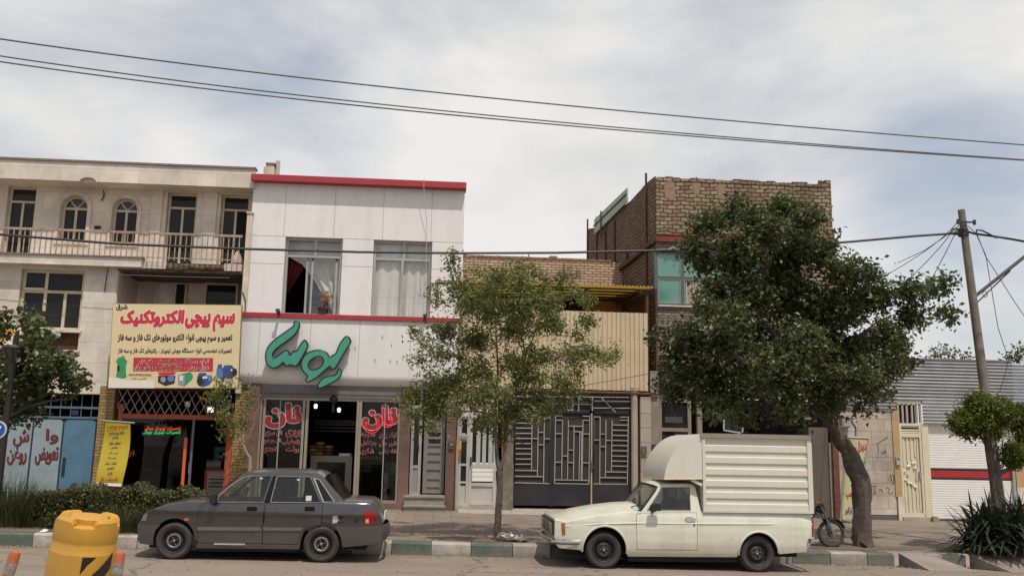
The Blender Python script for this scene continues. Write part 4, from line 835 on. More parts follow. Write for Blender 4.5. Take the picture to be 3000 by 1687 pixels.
def sign_letters():
    y = 22.6
    A = [(570, 178), (600, 158), (625, 175), (636, 215), (610, 275), (580, 320), (480, 400), (395, 455), (330, 515), (310, 560), (320, 598), (352, 600), (390, 570), (450, 518), (490, 505), (508, 530), (515, 575), (545, 535), (570, 518), (598, 520), (620, 490), (660, 420), (700, 378), (735, 440), (730, 470), (690, 540), (640, 630), (600, 690), (570, 692), (535, 670), (500, 685), (475, 690), (452, 650), (440, 645), (400, 685), (350, 712), (310, 718), (260, 680), (235, 620), (235, 550), (260, 470), (320, 400), (400, 340), (480, 285), (550, 235), (575, 205)]
    B = [(1195, 328), (1240, 395), (1232, 425), (1190, 490), (1140, 570), (1090, 660), (1050, 720), (1020, 725), (995, 705), (1000, 690), (975, 700), (900, 770), (830, 830), (745, 882), (715, 872), (708, 850), (745, 805), (705, 785), (665, 730), (655, 670), (670, 610), (710, 555), (770, 520), (850, 503), (920, 512), (965, 545), (990, 600), (1015, 575), (1050, 560), (1070, 540), (1090, 480), (1130, 400)]
    Bh = [(870, 572), (800, 590), (745, 640), (732, 690), (755, 730), (800, 742), (860, 722), (910, 680), (922, 630), (905, 590)]
    Cc = [(1105, 722), (1125, 735), (1128, 790), (1095, 840), (1030, 880), (930, 930), (880, 950), (850, 940), (860, 900), (900, 845), (960, 815), (1030, 812), (1075, 790), (1090, 750)]
    def sm(P, it=2):
        for _ in range(it): P = [q for a, b in zip(P, P[1:]+P[:1]) for q in ((a[0]*.75+b[0]*.25, a[1]*.75+b[1]*.25), (a[0]*.25+b[0]*.75, a[1]*.25+b[1]*.75))]
        return P
    c = pt(7, 700, 950, y); t = thing('sign_letters', 'large raised green script letters with dark edges on the white bakery fascia', 'sign letters', (c[0], y, c[1]))
    gm = M('sign_green', '3E8E78', .5, var=.05); dk = M('letter_edge', '1E2A2C', .45, var=0)
    for P, H in ((A, None), (B, Bh), (Cc, None)):
        P = pts(7, sm(P), y); Hh = [pts(7, sm(H), y)] if H else []
        mb = MB(); mb.prism(P, y, y+.16, holes=Hh)
        for l in [P]+Hh: mb.tube([(a, y, b) for a, b in l+[l[0]]], .024, 5)
        o = mb.build('letter_side', dk, t)
        mb = MB(); mb.prism(P, y-.016, y-.002, holes=Hh); mb.build('letter_face', gm, o)
    mb = MB()
    for zx, zy in ((300, 650), (430, 420), (600, 620), (690, 700), (860, 540), (1120, 560), (980, 860)): x, z = pt(7, zx, zy, y); mb.tube([(x, y+.15, z), (x, 22.86, z)], .015, 5)
    mb.build('mounting_pins', dk, t)
sign_letters()
def neon_bread():
    y = YF-.02; q = (1245, 208, 1570, 490); a, b, c, d = rc(8, *q, y)
    t = thing('neon_sign', 'thin red neon tube word hanging over the right bakery window lettering', 'neon sign', ((a+b)/2, y, c))
    mb = MB(); lettering(mb, 'نان', zq(8, *q, y), y, 0, .001, 0, tube=.010); mb.build('tube', M('neon_thin_red', (1, .03, .05, 1), .5, var=0, emit=.5), t, fix=False)
    mb = MB()
    for k in (.3, .75): x = a+(b-a)*k; mb.tube([(x, y-.01, d), (x, YF+.05, d+.35)], .004, 4)
    mb.build('wire', black, t)
neon_bread()
def bakery_things():
    zf = .27
    for k, (zx, zy, lab) in enumerate(((705, 190, 'lit white bulb hanging in the bakery doorway, the higher and left one'), (965, 232, 'lit white bulb hanging in the bakery doorway, the lower and right one'))):
        y = 24.3; x, z = pt(8, zx, zy, y); l = thing('hanging_bulb', lab, 'lamp', (x, y, z-.06), 'bulbs hanging inside the bakery')
        mb = MB(); mb.lathe([(0, -.055), (.03, -.05), (.042, -.02), (.046, .03), (.025, .06), (0, .06)], (x, y, z), 'z', 14); mb.build('bulb', M('bulb_glow', (.9, .97, 1, 1), .5, var=0, emit=2.2), l, smooth=True)
        mb = MB(); mb.tube([(x, y, z+.06), (x, y, 3.4)], .008, 5); mb.lathe([(.035, .06), (.02, .12), (0, .12)], (x, y, z), 'z', 10); mb.build('cord', black, l)
    y = 24.0; a, b, c, d = rc(8, 640, 740, 1105, 1100, y); t = thing('display_counter', 'steel framed glass display counter in the bakery doorway', 'counter', ((a+b)/2, y, zf))
    fm = M('counter_steel', '7C766D', .4, metal=.3, var=.1); mb = MB(); w = .16
    mb.box(a, a+w, y, y+.05, zf, d); mb.box(b-w, b, y, y+.05, zf, d); mb.box(a+w, b-w, y, y+.05, d-w, d); mb.box(a+w, b-w, y, y+.05, zf, zf+.2); mb.box(a, b, y+.05, y+.7, d-.04, d); mb.build('frame', fm, t)
    bx('glass_front', pane, t, a+w, b-w, y+.02, y+.03, zf+.2, d-w); bx('body', dark, t, a+.02, b-.02, y+.05, y+.68, zf, d-.04)
    i = 0; bm_ = [M('bread_brown', '7A5530', .8, var=.3), M('bread_gold', '9A7A35', .8, var=.3), M('bread_pack', '6B4A38', .7, var=.3)]
    for zx, n in ((680, 3), (745, 4), (845, 3)):
        for j in range(n):
            x = pt(8, zx, 730, y+.3)[0]+random.uniform(-.02, .02); z = d+.085*j
            mb = MB(); mb.ell((x, y+.3, z+.045), (.13, .1, .045), n=6)
            tag(mb.build('bread_pack', bm_[(i+j) % 3], org=(x, y+.3, z), smooth=True), 'flat bread pack in the %s stack on the bakery counter, %s' % (('left', 'middle', 'right')[i], ('lowest', 'second from the bottom', 'third from the bottom', 'topmost')[j]), 'bread', 'bread packs stacked on the bakery counter')
        i += 1
    a, b, c, d = rc(8, 970, 718, 1090, 740, y+.2); tr = thing('tray', 'pale tray lying on the right of the bakery counter', 'tray', ((a+b)/2, y+.3, rc(8, 640, 740, 1105, 1100, y)[3]))
    z = ORG[tr][2]; bx('tray_base', white, tr, a, b, y+.1, y+.45, z, z+.015); mb = MB(); mb.box(a, b, y+.09, y+.1, z, z+.06); mb.box(a, b, y+.45, y+.46, z, z+.06); mb.build('tray_rim', white, tr)
    y = 23.7; a, b, c, d = rc(8, 1465, 815, 1610, 1240, y); t = thing('refrigerator', 'pale mint upright refrigerator behind the right bakery window', 'refrigerator', ((a+b)/2, y, zf))
    mm = M('fridge_mint', 'A6B5AE', .35, var=.05); bx('body', mm, t, a, b, y+.04, y+.6, zf, d); mb = MB(); mb.box(a, b, y, y+.035, zf+.05, d); mb.build('door', mm, t)
    q = pt(8, 1520, 1125, y); mb = MB(); mb.lathe([(0, -.03), (.05, -.03), (.05, 0)], (q[0], y, q[1]), 'y', 12); mb.box(q[0]-.02, q[0]+.02, y-.02, y, q[1]-.12, q[1]-.04); mb.build('lock', black, t); q = pt(8, 1534, 840, y); bx('badge', redtxt, t, q[0]-.025, q[0]+.025, y-.01, y, q[1]-.04, q[1]+.04)
    y = 24.6; a, b, c, d = rc(8, 1195, 745, 1465, 1240, y); t = thing('display_fridge', 'dark glass-fronted display case behind the right bakery window', 'display case', ((a+b)/2, y, zf))
    bx('body', M('case_dark', '2A2C2C', .4, var=.1), t, a, b, y+.05, y+.8, zf, d); bx('glass_front', pane, t, a+.06, b-.06, y+.03, y+.045, zf+.2, d-.3); bx('header', M('case_header', '6C7C7C', .4, var=.05), t, a, b, y, y+.05, d-.22, d)
    # dead plant in a pot on the window sill
    y = YF+.08; x, z0 = pt(6, 735, 1326, y); _, z1 = pt(6, 735, 1272, y); t = thing('potted_plant', 'dry orange brown plant in a dark pot on the left upper bakery window sill', 'plant', (x, y, z0))
    mb = MB(); mb.lathe([(0, 0), (.085, 0), (.115, z1-z0-.03), (.13, z1-z0-.03), (.13, z1-z0), (0, z1-z0)], (x, y, z0), 'z', 16); mb.build('pot', M('pot_dark', '3A3634', .7, var=.1), t)
    mb = MB(); rr = random.Random(5)
    for k in range(20):
        a = rr.uniform(0, 6.28); r = rr.uniform(.03, .14); h = rr.uniform(.16, .40); P = [(x, y, z1-.02), (x+r*.4*math.cos(a), y+r*.3*math.sin(a), z1+h*.6), (x+r*math.cos(a)+.04, y+r*.6*math.sin(a), z1+h)]; mb.tube(P, .006, 4)
        for _ in range(3):
            q = Vector(P[2])+Vector((rr.uniform(-.05, .05), rr.uniform(-.03, .03), rr.uniform(-.06, .03))); e = rr.uniform(.02, .04); mb.add([q, q+Vector((e, 0, e*.6)), q+Vector((e*.3, 0, e*1.6)), q+Vector((-e*.5, 0, e*.7))], [(0, 1, 2, 3)])
    mb.build('foliage', M('dry_leaf', '86603F', .8, var=.35, scale=20), t, fix=False)
bakery_things()
# ================================================================== house with corrugated balcony front and patterned gate
ybrick = brickmat('tan_brick', 'CCAF92', 'B6997C', '7A675A', .24, .078, ms=.013, rough=.9, bump=.7, var=.22, distort=.01)
SD = (-.0868, .9962)                                      # direction of the brick building's side wall
XC = pt(12, 735, 400, YF)[0]
def xside(y): return XC+(y-YF)*SD[0]/SD[1]
def middle_house():
    t = thing('terrace_house', 'low tan brick house with beige corrugated terrace front, yellow canopy and dark patterned gate', 'building', (2.6, YF, .3))
    YW = 26.2; x0 = pt(9, 188, 300, YF)[0]; xl = x0-.7; xr = xside(YW)
    ztop = (pt(9, 190, 105, YW)[1]+pt(9, 1690, 165, YW)[1])/2
    zt0 = pt(9, 1300, 1385, YF)[1]; zt1 = pt(9, 1600, 640, YF)[1]
    mb = MB(); a, b, c, d = rc(9, 1250, 520, 1440, 760, YW); mb.prism(rpoly(xl-.3, xr+.02, zt0, ztop), YW, YW+.25, holes=[rpoly(a-1.6, b, zt0+.2, d)]); mb.build('wall', ybrick, t)
    mb = MB(); n = int((xr-xl)/.25)
    for i in range(n): xx = xl-.1+i*.25; mb.box(xx+.006, xx+.244, YW-.02, YW+.27, ztop, ztop+.07+random.uniform(-.004, .004))
    mb.build('coping', brickmat('coping_brick', '94745C', '836450', '5E4A3A', .26, .2, bump=.5), t)
    bx('roof', conc_dk, t, xl-.3, xr, YW+.25, 33, ztop-.5, ztop-.4)
    window(t, a-1.58, b-.02, zt0+.2, d-.02, YW+.08, mull=[(.35, 0, 1), (.7, 0, 1)], fm=maroon, fw=.08, name='terrace_window')
    x, z = pt(9, 1050, 120, YW); mb = MB(); mb.box(x-.07, x+.09, YW, YW+.2, ztop+.07, z+.03); mb.box(x-.08, x+.14, YW-.02, YW+.22, z+.03, z+.07); tag(mb.build('brick_stack', conc, org=(x, YW, ztop+.07)), 'small pale bricks lying on the tan brick parapet', 'bricks')
    # corrugated beige front
    xs0, xs1 = x0-.05, pt(9, 1968, 1000, YF)[0]
    mb = MB(); pitch = .118; n = int((xs1-xs0)/pitch); V = []; P = []
    for i in range(n):
        x = xs0+i*pitch; P += [(x, YF), (x+pitch*.62, YF), (x+pitch*.74, YF-.035), (x+pitch*.90, YF-.035)]
    P.append((xs1, YF)); P = [(a, b) for a, b in P if a <= xs1]
    for a, b in P: V += [(a+random.uniform(-.004, .004), b+random.uniform(-.005, .005), zt0+random.uniform(-.008, .008)), (a+random.uniform(-.004, .004), b+random.uniform(-.005, .005), zt1+random.uniform(-.006, .006))]
    mb.add(V, [(2*i, 2*i+2, 2*i+3, 2*i+1) for i in range(len(P)-1)]); mb.add([(a, b+.006, c) for a, b, c in V], [(2*i, 2*i+1, 2*i+3, 2*i+2) for i in range(len(P)-1)])
    cf = mb.build('corrugated_front', M('beige_sheet', 'C6B596', .55, var=.09, scale=1.2, bump=.5, bscale=1.6, dirt=.35, dirtcol=(.3, .25, .17), streak=True), t, fix=False)
    mb = MB()
    for zy in (640+250, 640+498):
        z = pt(9, 1650, zy, YF)[1]
        for i in range(0, n, 2): mb.ell((xs0+(i+.3)*pitch, YF-.005, z), (.011, .008, .011), n=4)
    mb.build('screws', maroon, cf)
    # yellow canopy seen from below
    zf, zbk = pt(9, 1300, 385, YF)[1], pt(9, 1500, 505, YW)[1]
    P = []; k = 0; xx = xl
    xe = pt(9, 2000, 400, YF)[0]
    while xx < xe: P += [(xx, 0), (xx+.045, .035), (xx+.09, 0)]; xx += .1
    mb = MB(); V = []
    for a, h in P: V += [(a, YF-.05, zf+h), (min(a, xside(YW)), YW, zbk+h)]
    mb.add(V, [(2*i, 2*i+1, 2*i+3, 2*i+2) for i in range(len(P)-1)]); mb.add([(a, b, c+.008) for a, b, c in V], [(2*i, 2*i+2, 2*i+3, 2*i+1) for i in range(len(P)-1)])
    cm = bpy.data.materials.new('yellow_fibreglass'); cm.use_nodes = True; N = cm.node_tree.nodes; Lk = cm.node_tree.links; pb = N['Principled BSDF']; pb.inputs['Base Color'].default_value = lin('B8A05A'); tl = N.new('ShaderNodeBsdfTranslucent'); tl.inputs[0].default_value = (.62, .49, .20, 1); ms = N.new('ShaderNodeMixShader'); ms.inputs[0].default_value = .8; Lk.new(pb.outputs[0], ms.inputs[1]); Lk.new(tl.outputs[0], ms.inputs[2]); Lk.new(ms.outputs[0], N['Material Output'].inputs[0])
    ca = mb.build('canopy', cm, t, fix=False)
    mb = MB(); q = 5
    for i in range(q):
        f = i/(q-1); y = YF+.02+(YW-YF-.1)*f; z = zf+(zbk-zf)*f-.05; mb.box(xl, min(xe-.1, xside(y)), y-.02, y+.02, z-.025, z+.02)
    for f in (.02, .40, .72, .985):
        xa = xl+.3+(xe-xl-.5)*f; mb.tube([(xa, YF, zf-.1), (min(xa, xside(YW)-.05), YW, zbk-.1)], .045, 4)
    mb.build('canopy_beams', maroon, ca)
    mb = MB()
    for zx in (1375, 1960): x = pt(9, zx, 550, YF+.1)[0]; mb.box(x-.035, x+.035, YF+.06, YF+.13, zt0, zf-.05)
    mb.parts('post', maroon, t)
    # lower storey
    zg = .2
    zb_ = pt(10, 1300, 70, YF)[1]
    mb = MB(); mb.box(xl+.7, xs1+.02, YF+.05, YW, zt0-.12, zt0-.0); mb.box(xl+.7, xs1, YF+.02, YF+.05, zb_-.03, zt0-.02); mb.build('floor_beam', M('beam_dark', '241E1C', .8, var=.3), t)
    mb = MB(); a = pt(10, 990, 72, YF-.1); b = pt(10, 1825, 98, YF-.1); mb.tube([(xl+.9, YF-.08, a[1]), (b[0], YF-.08, b[1])], .032, 6); mb.build('pipe', rust, t)
    gx0, gx1 = pt(10, 598, 800, YF)[0], pt(10, 1588, 800, YF)[0]; zgb = pt(10, 1100, 1056, YF)[1]; zgt = pt(10, 1100, 258, YF)[1]; ztt = pt(10, 1250, 112, YF)[1]
    gdk = M('gate_dark', '262629', .5, var=.2, dirt=.25, dirtcol=(.1, .09, .08)); gbar = M('gate_bars', 'A39E97', .5, var=.1, dirt=.35); gback = M('gate_backing', '35302B', .8, var=.2)
    fr = MB(); fr.box(gx0-.03, gx1+.03, YF+.06, YF+.14, zgt, zgt+.09); fr.box(gx0-.03, gx1+.03, YF+.06, YF+.14, ztt, ztt+.05)
    for q in (920, 1260): x = pt(10, q, 650, YF)[0]; fr.box(x-.05, x+.05, YF+.06, YF+.14, zgb, ztt)
    fr.box(gx0-.03, gx0+.02, YF+.06, YF+.14, zgb, ztt); fr.box(gx1-.02, gx1+.03, YF+.06, YF+.14, zgb, ztt); fr.build('gate_frame', gdk, t)
    x = pt(10, 1257, 660, YF)[0]; bx('gate_stop', M('pale_stop', 'A8977F', .7, var=.2, dirt=.4, dirtcol=(.15, .07, .04)), t, x-.018, x+.018, YF+.03, YF+.06, zgb, zgt)
    mb = MB()
    for a, b in (((1045, 118), (1050, 240)), ((1098, 125), (1098, 240)), ((1148, 120), (1148, 245)), ((1265, 118), (1265, 248)), ((930, 115), (930, 245))): mb.bar(pt(10, *a, YF), pt(10, *b, YF), .025, YF+.05, YF+.07)
    for a, b in (((620, 115), (1590, 125)), ((930, 182), (1050, 182)), ((1050, 232), (1100, 232)), ((1098, 185), (1265, 185)), ((1278, 155), (1590, 160)), ((1278, 215), (1590, 217)), ((1340, 125), (1462, 252)), ((620, 180), (930, 182)), ((870, 122), (760, 240)), ((1055, 128), (1100, 128))): mb.bar(pt(10, *a, YF), pt(10, *b, YF), .025, YF+.052, YF+.072)
    mb.build('transom_grille', gbar, t)
    bx('transom_backing', gback, t, gx0, gx1, YF+.1, YF+.12, zgt+.09, ztt)
    L1 = [((608, 275), (600, 852)), ((908, 275), (905, 858)), ((600, 850), (905, 858)), ((752, 275), (748, 742)), ((806, 290), (798, 795)), ((857, 300), (850, 850)), ((605, 745), (800, 748)), ((603, 796), (850, 799)), ((752, 475), (805, 475)), ((805, 422), (857, 422)), ((803, 527), (855, 527)), ((858, 477), (907, 478)), ((860, 300), (908, 300))]
    L1 += [((612, q), (752, q+1)) for q in (300, 343, 385, 430, 473, 517, 560, 604, 648, 692)]
    L3 = [((1278, 288), (1270, 862)), ((1572, 288), (1565, 864)), ((1270, 860), (1565, 864)), ((1434, 318), (1428, 755)), ((1382, 318), (1377, 805)), ((1332, 288), (1328, 858)), ((1380, 758), (1565, 760)), ((1330, 806), (1565, 810)), ((1382, 490), (1432, 491)), ((1332, 437), (1380, 437)), ((1330, 542), (1378, 543)), ((1275, 487), (1332, 488)), ((1278, 290), (1332, 290)), ((1500, 292), (1572, 292)), ((1500, 318), (1572, 318))]
    L3 += [((1432, q), (1568, q+3)) for q in (358, 403, 447, 490, 533, 577, 622, 665, 708)]
    L2 = [((952, 280), (944, 858)), ((1243, 282), (1236, 862)), ((944, 856), (1236, 862)), ((1012, 318), (1004, 822)), ((1062, 318), (1054, 824)), ((1110, 368), (1104, 825)), ((1160, 418), (1152, 825)), ((1176, 418), (1170, 825)), ((1186, 318), (1178, 828)), ((945, 825), (1236, 831)), ((950, 318), (1012, 318)), ((950, 432), (1010, 433)), ((946, 675), (1006, 676)), ((1007, 622), (1057, 623)), ((1058, 572), (1106, 573)), ((1056, 678), (1105, 679)), ((1062, 368), (1180, 370)), ((1110, 416), (1180, 418)), ((1184, 318), (1243, 320)), ((1184, 435), (1240, 436)), ((1180, 680), (1238, 681)), ((952, 282), (1012, 282)), ((1184, 284), (1243, 285))]
    for L, xa, xb in ((L1, 600, 912), (L2, 930, 1247), (L3, 1266, 1585)):
        a, b = pt(10, xa, 650, YF)[0], pt(10, xb, 650, YF)[0]; zm = pt(10, (xa+xb)/2, 866, YF)[1]
        mb = MB(); mb.box(a, b, YF+.07, YF+.1, zgb+.02, zm); g = mb.build('gate_leaf', gdk, t)
        bx('backing_sheet', gback, g, a+.01, b-.01, YF+.105, YF+.115, zm, zgt)
        mb = MB()
        for i, (p, q) in enumerate(L): mb.bar(pt(10, *p, YF), pt(10, *q, YF), .021, YF+.06+.0015*(i % 5), YF+.085+.0015*(i % 5))
        mb.build('grille', gbar, g)
        mb = MB(); mb.box(a, a+.03, YF+.065, YF+.11, zm, zgt); mb.box(b-.03, b, YF+.065, YF+.11, zm, zgt); mb.build('leaf_stile', gdk, g)
    q = pt(10, 1262, 720, YF); mb = MB(); mb.lathe([(0, -.05), (.03, -.05), (.03, 0)], (q[0], YF+.03, q[1]), 'y', 10); mb.box(q[0]-.012, q[0]+.012, YF-.01, YF+.03, q[1], q[1]+.16); mb.build('gate_latch', rust, t)
    bx('interior', dark, t, xl+.7, xs1, YF+.5, YF+.6, 0, zt0)
    # columns and pillars
    cx0, cx1 = pt(10, 1592, 600, YF)[0], pt(10, 1650, 600, YF)[0]; zct = pt(10, 1620, 75, YF)[1]
    mb = MB(); mb.lathe([(0, 0), ((cx1-cx0)/2, 0), ((cx1-cx0)/2, zct-zg+.3), ((cx1-cx0)/2*1.15, zct-zg+.31), ((cx1-cx0)/2*1.15, zct-zg+.4), (0, zct-zg+.4)], ((cx0+cx1)/2, YF, zg-.3), 'z', 20); mb.build('column', M('plaster_column', 'A89A8A', .9, var=.15, dirt=.4), t, smooth=True)
    a, b = pt(10, 500, 900, YF)[0], pt(10, 588, 900, YF)[0]; zm = pt(10, 540, 690, YF)[1]
    mb = MB(); mb.box(a, b, YF-.06, YF+.3, zg-.3, zm); mb.box(a+.03, b-.01, YF-.0, YF+.3, zm, zt0-.1); mb.build('pillar', conc_dk, t)
    q = rc(10, 487, 400, 520, 690, YF-.1); mb = MB(); mb.box(q[0]+.02, q[1]-.04, YF-.08, YF-.03, q[2], zt0); mb.build('rusty_pipe', M('orange_rust', '9A5526', .9, var=.4, scale=8, dirt=.4, dirtcol=(.2, .1, .05)), t)
    # white metal entrance door
    wm = M('silver_door', 'BDB9B3', .4, metal=.15, var=.05, dirt=.25); x0d, x1d = pt(10, 125, 700, YF)[0], pt(10, 452, 700, YF)[0]; zd0, zd1 = pt(10, 280, 1046, YF)[1], pt(10, 290, 285, YF)[1]
    X = lambda q: pt(10, q, 750, YF)[0]; Z = lambda q: pt(10, 300, q, YF)[1]
    mb = MB()
    for q in (130, 205, 440): mb.box(X(q)-.04, X(q)+.04, YF+.06, YF+.14, zd0, zd1)
    mb.box(x0d, x1d, YF+.064, YF+.136, zd1-.07, zd1-.003); mb.box(x0d, x1d, YF+.064, YF+.136, zd0+.003, zd0+.06)
    for zz in (700, 850): mb.box(X(140), X(205), YF+.065, YF+.135, Z(zz)-.025, Z(zz)+.025)
    mb.box(X(140), X(205), YF+.1, YF+.115, zd0, Z(875)); df = mb.build('door_frame', wm, t); bx('pane', pane, df, X(140), X(205), YF+.1, YF+.11, Z(850), zd1-.07)
    mb = MB()
    for q in (226, 432): mb.box(X(q)-.035, X(q)+.035, YF+.05, YF+.12, zd0+.06, zd1-.07)
    for zz, w in ((707, .045), (865, .04), (1030, .03)): mb.box(X(226), X(432), YF+.052, YF+.118, Z(zz)-w, Z(zz)+w)
    mb.box(X(230), X(430), YF+.085, YF+.1, zd0+.06, Z(865)); q = X(312); mb.box(q-.006, q+.006, YF+.08, YF+.09, zd0+.1, Z(880)); dr = mb.build('door', wm, t)
    mb = MB()
    for k in range(4): mb.box(X(242), X(428), YF+.06, YF+.085, Z(840)+.115*k+.004, Z(840)+.115*(k+1)-.006)
    mb.build('louvre_panel', white, dr); bx('pane', pane, dr, X(230), X(430), YF+.09, YF+.1, Z(700), zd1-.07)
    mb = MB()
    for q, w in ((290, .05), (340, .045), (395, .05)): mb.box(X(q)-w, X(q)+w, YF+.056, YF+.09, Z(695), zd1-.07)
    mb.build('vertical_bars', M('pale_bar', 'A9ACA6', .5, var=.05), dr); q = rc(10, 226, 630, 240, 705, YF); bx('door_handle', black, dr, q[0], q[1]-.01, YF, YF+.05, q[2], q[3])
    mb = MB(); a = X(105); mb.box(x0d, x1d, YF+.1, YF+.3, zd1+.0, zt0-.1); mb.build('door_header', stone_plain, t)
    mb = MB(); mb.box(pt(10, 112, 900, YF)[0]-.05, pt(10, 590, 900, YF)[0], YF-.02, YF+.3, zg-.3, zd0); mb.build('door_step', conc, t)
    # gas riser with regulator
    gx = pt(10, 108, 800, YF-.1)[0]; p = thing('gas_pipe', 'silver and yellow gas riser with a round regulator beside the white metal door', 'gas pipe', (gx, YF-.12, zg)); z0, z1, z2 = zg, pt(10, 108, 640, YF)[1], pt(10, 112, 480, YF)[1]
    mb = MB(); mb.tube([(gx, YF-.12, z0-.1), (gx, YF-.12, z1)], .03, 8); mb.tube([(gx+.01, YF-.12, z2), (gx+.01, YF-.12, z2+1.6)], .025, 8); mb.build('silver_pipe', M('pipe_silver', 'ABA69E', .5, metal=.3, var=.1), p, smooth=True)
    mb = MB(); mb.tube([(gx, YF-.12, z1), (gx+.01, YF-.12, z2)], .035, 8); mb.build('yellow_pipe', M('pipe_yellow', 'B98A2E', .6, var=.2, dirt=.3), p, smooth=True)
    q = pt(10, 168, 465, YF-.15); mb = MB(); mb.lathe([(0, -.1), (.05, -.1), (.06, -.04), (.105, -.03), (.105, .0), (.06, .02), (0, .02)], (q[0], YF-.14, q[1]), 'y', 18); mb.tube([(gx, YF-.12, q[1]+.05), (q[0], YF-.12, q[1])], .025, 6); mb.build('regulator', M('regulator_grey', '9A9892', .4, metal=.3, var=.1), p, smooth=True)
middle_house()
# ================================================================== RIGHT: rough brick building above a garage
def brick_building():
    t = thing('brick_building', 'tall rough brown brick building with green glazed window, red steel lintel and dark garage below', 'building', (8.0, YF, .2))
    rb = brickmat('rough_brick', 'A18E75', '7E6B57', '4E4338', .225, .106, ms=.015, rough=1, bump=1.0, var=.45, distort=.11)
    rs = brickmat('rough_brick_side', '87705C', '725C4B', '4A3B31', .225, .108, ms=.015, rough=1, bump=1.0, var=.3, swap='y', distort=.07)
    gb = brickmat('grey_brick', '93887C', '82776C', '5D544B', .23, .075, ms=.012, rough=1, bump=.8, var=.3, distort=.03)
    x0 = XC; x1 = pt(12, 2283, 350, YF)[0]
    zt = (pt(12, 725, 112, YF)[1]+pt(12, 2270, 212, YF)[1])/2
    zl0, zl1 = pt(12, 850, 692, YF)[1], pt(12, 850, 624, YF)[1]
    wz0, wz1 = pt(12, 1000, 1245, YF)[1], pt(12, 850, 778, YF)[1]
    wx0, wx1 = pt(12, 740, 1000, YF)[0], pt(12, 1690, 1000, YF)[0]
    zsp = pt(13, 600, 640, YF)[1]
    n = 44; top = [(x1-(x1-x0)*i/n, zt+random.uniform(-.03, .03)) for i in range(n+1)]
    mb = MB(); mb.prism([(x0, zl1), (x1, zl1)]+top, YF, YF+.3); mb.prism(rpoly(wx1, x1, zsp, zl1), YF, YF+.3); mb.build('wall', rb, t)
    mb = MB(); mb.prism(rpoly(x0, wx1, zsp, wz0-.06), YF+.01, YF+.3); mb2 = MB(); mb2.prism(rpoly(x0, wx1, wz1+.02, zl0), YF+.02, YF+.3); mb.build('spandrel', gb, t); mb = mb2; mb.build('spandrel', gb, t)
    mb = MB(); rr = random.Random(9); x = x0+.02                 # loose uneven bricks along the top course
    while x < x1-.25:
        w = rr.uniform(.18, .26); mb.box(x, x+w, YF-.012, YF+.28, zt-.06, zt+rr.uniform(.02, .075)); x += w+.015
    mb.box(x1-.16, x1, YF-.005, YF+.3, zt, zt+.15); mb.build('top_course', rb, t)
    mb = MB(); rr = random.Random(4)                             # mortar smears
    for zx, zy, w, h in ((850, 225, .26, .5), (1085, 205, .16, .42), (1305, 240, .18, .4)):
        x, z = pt(12, zx, zy, YF)
        P = [(x+w*(.5+.2*rr.random())*math.cos(q), z+h*(.5+.2*rr.random())*math.sin(q)) for q in np.linspace(0, 2*math.pi, 14)[:-1]]; mb.prism(P, YF-.006, YF)
    mb.parts('mortar_patch', M('mortar_smear', '8B7560', 1, var=.25, scale=9, bump=.8), t)
    # side wall with steel posts
    y2 = 29.9; zs = pt(12, 120, 570, y2)[1]
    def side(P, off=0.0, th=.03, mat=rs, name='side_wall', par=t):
        mb = MB(); k = len(P); V = [(xside(y)-off, y, z) for y, z in P]+[(xside(y)-off+th, y, z) for y, z in P]
        tri = geometry.tessellate_polygon([[Vector((a, b, 0)) for a, b in P]]); mb.add(V, list(tri)+[tuple(reversed([i+k for i in q])) for q in tri]+[(i, (i+1) % k, (i+1) % k+k, i+k) for i in range(k)]); return mb.build(name, mat, par)
    ys = lambda zx, zy: None
    def yd(zx):                                               # depth of a point of the side wall seen at zone-12 column zx
        px = 1680+zx*.3313; d = lambda y: (CF+CR*((px-CX)/FPX)-CU*((760-CY)/FPX))
        v = d(0); return (XC-YF*SD[0]/SD[1])/(v.x/v.y-SD[0]/SD[1])
    def sp_(zx, zy): y = yd(zx); return (y, pt(12, zx, zy, y)[1])
    T = [sp_(725, 112), sp_(640, 180), sp_(600, 228), sp_(505, 330), sp_(380, 420), sp_(215, 560), sp_(130, 575)]
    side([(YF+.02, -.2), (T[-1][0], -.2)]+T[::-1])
    yE = T[-1][0]
    mb = MB()
    for zx, za, zb in ((655, 85, 1420), (290, 425, 870), (372, 500, 880), (212, 470, 870), (112, 490, 870)):
        y = yd(zx) if zx > 130 else yE; z1 = pt(12, zx, za, y)[1]; z0 = pt(12, zx, zb, y)[1]; x = xside(y); mb.box(x-.05, x-.0, y-.03, y+.03, z0, z1)
    y = yd(660); mb.box(xside(YF)-.05, xside(YF)-.0, YF+.0, YF+.08, 0, pt(12, 665, 1100, YF)[1]); mb.build('steel_post', maroon, t)
    A, B = sp_(722, 690), sp_(412, 940); mb = MB(); mb.tube([(xside(A[0])-.04, A[0], A[1]), (xside(B[0])-.04, B[0], B[1])], .08, 4); mb.build('side_beam', M('side_beam_grey', '4C3E38', .9, var=.3), t)
    A = sp_(400, 905); mb = MB(); mb.box(xside(A[0])-.16, xside(A[0])-.0, A[0]-.12, A[0]+.12, A[1]-.12, A[1]+.12); A = sp_(485, 850); mb.box(xside(A[0])-.08, xside(A[0])-.0, A[0]-.08, A[0]+.08, A[1]-.18, A[1]+.18); mb.build('beam_end', maroon, t)
    # rods above the front
    mb = MB()
    for zx, za in ((1630, 155), (2185, 150)): x, z = pt(12, zx, za, YF+.1); mb.box(x-.05, x+.05, YF+.08, YF+.16, zt-.5, z)
    mb.parts('steel_stub', rust, t)
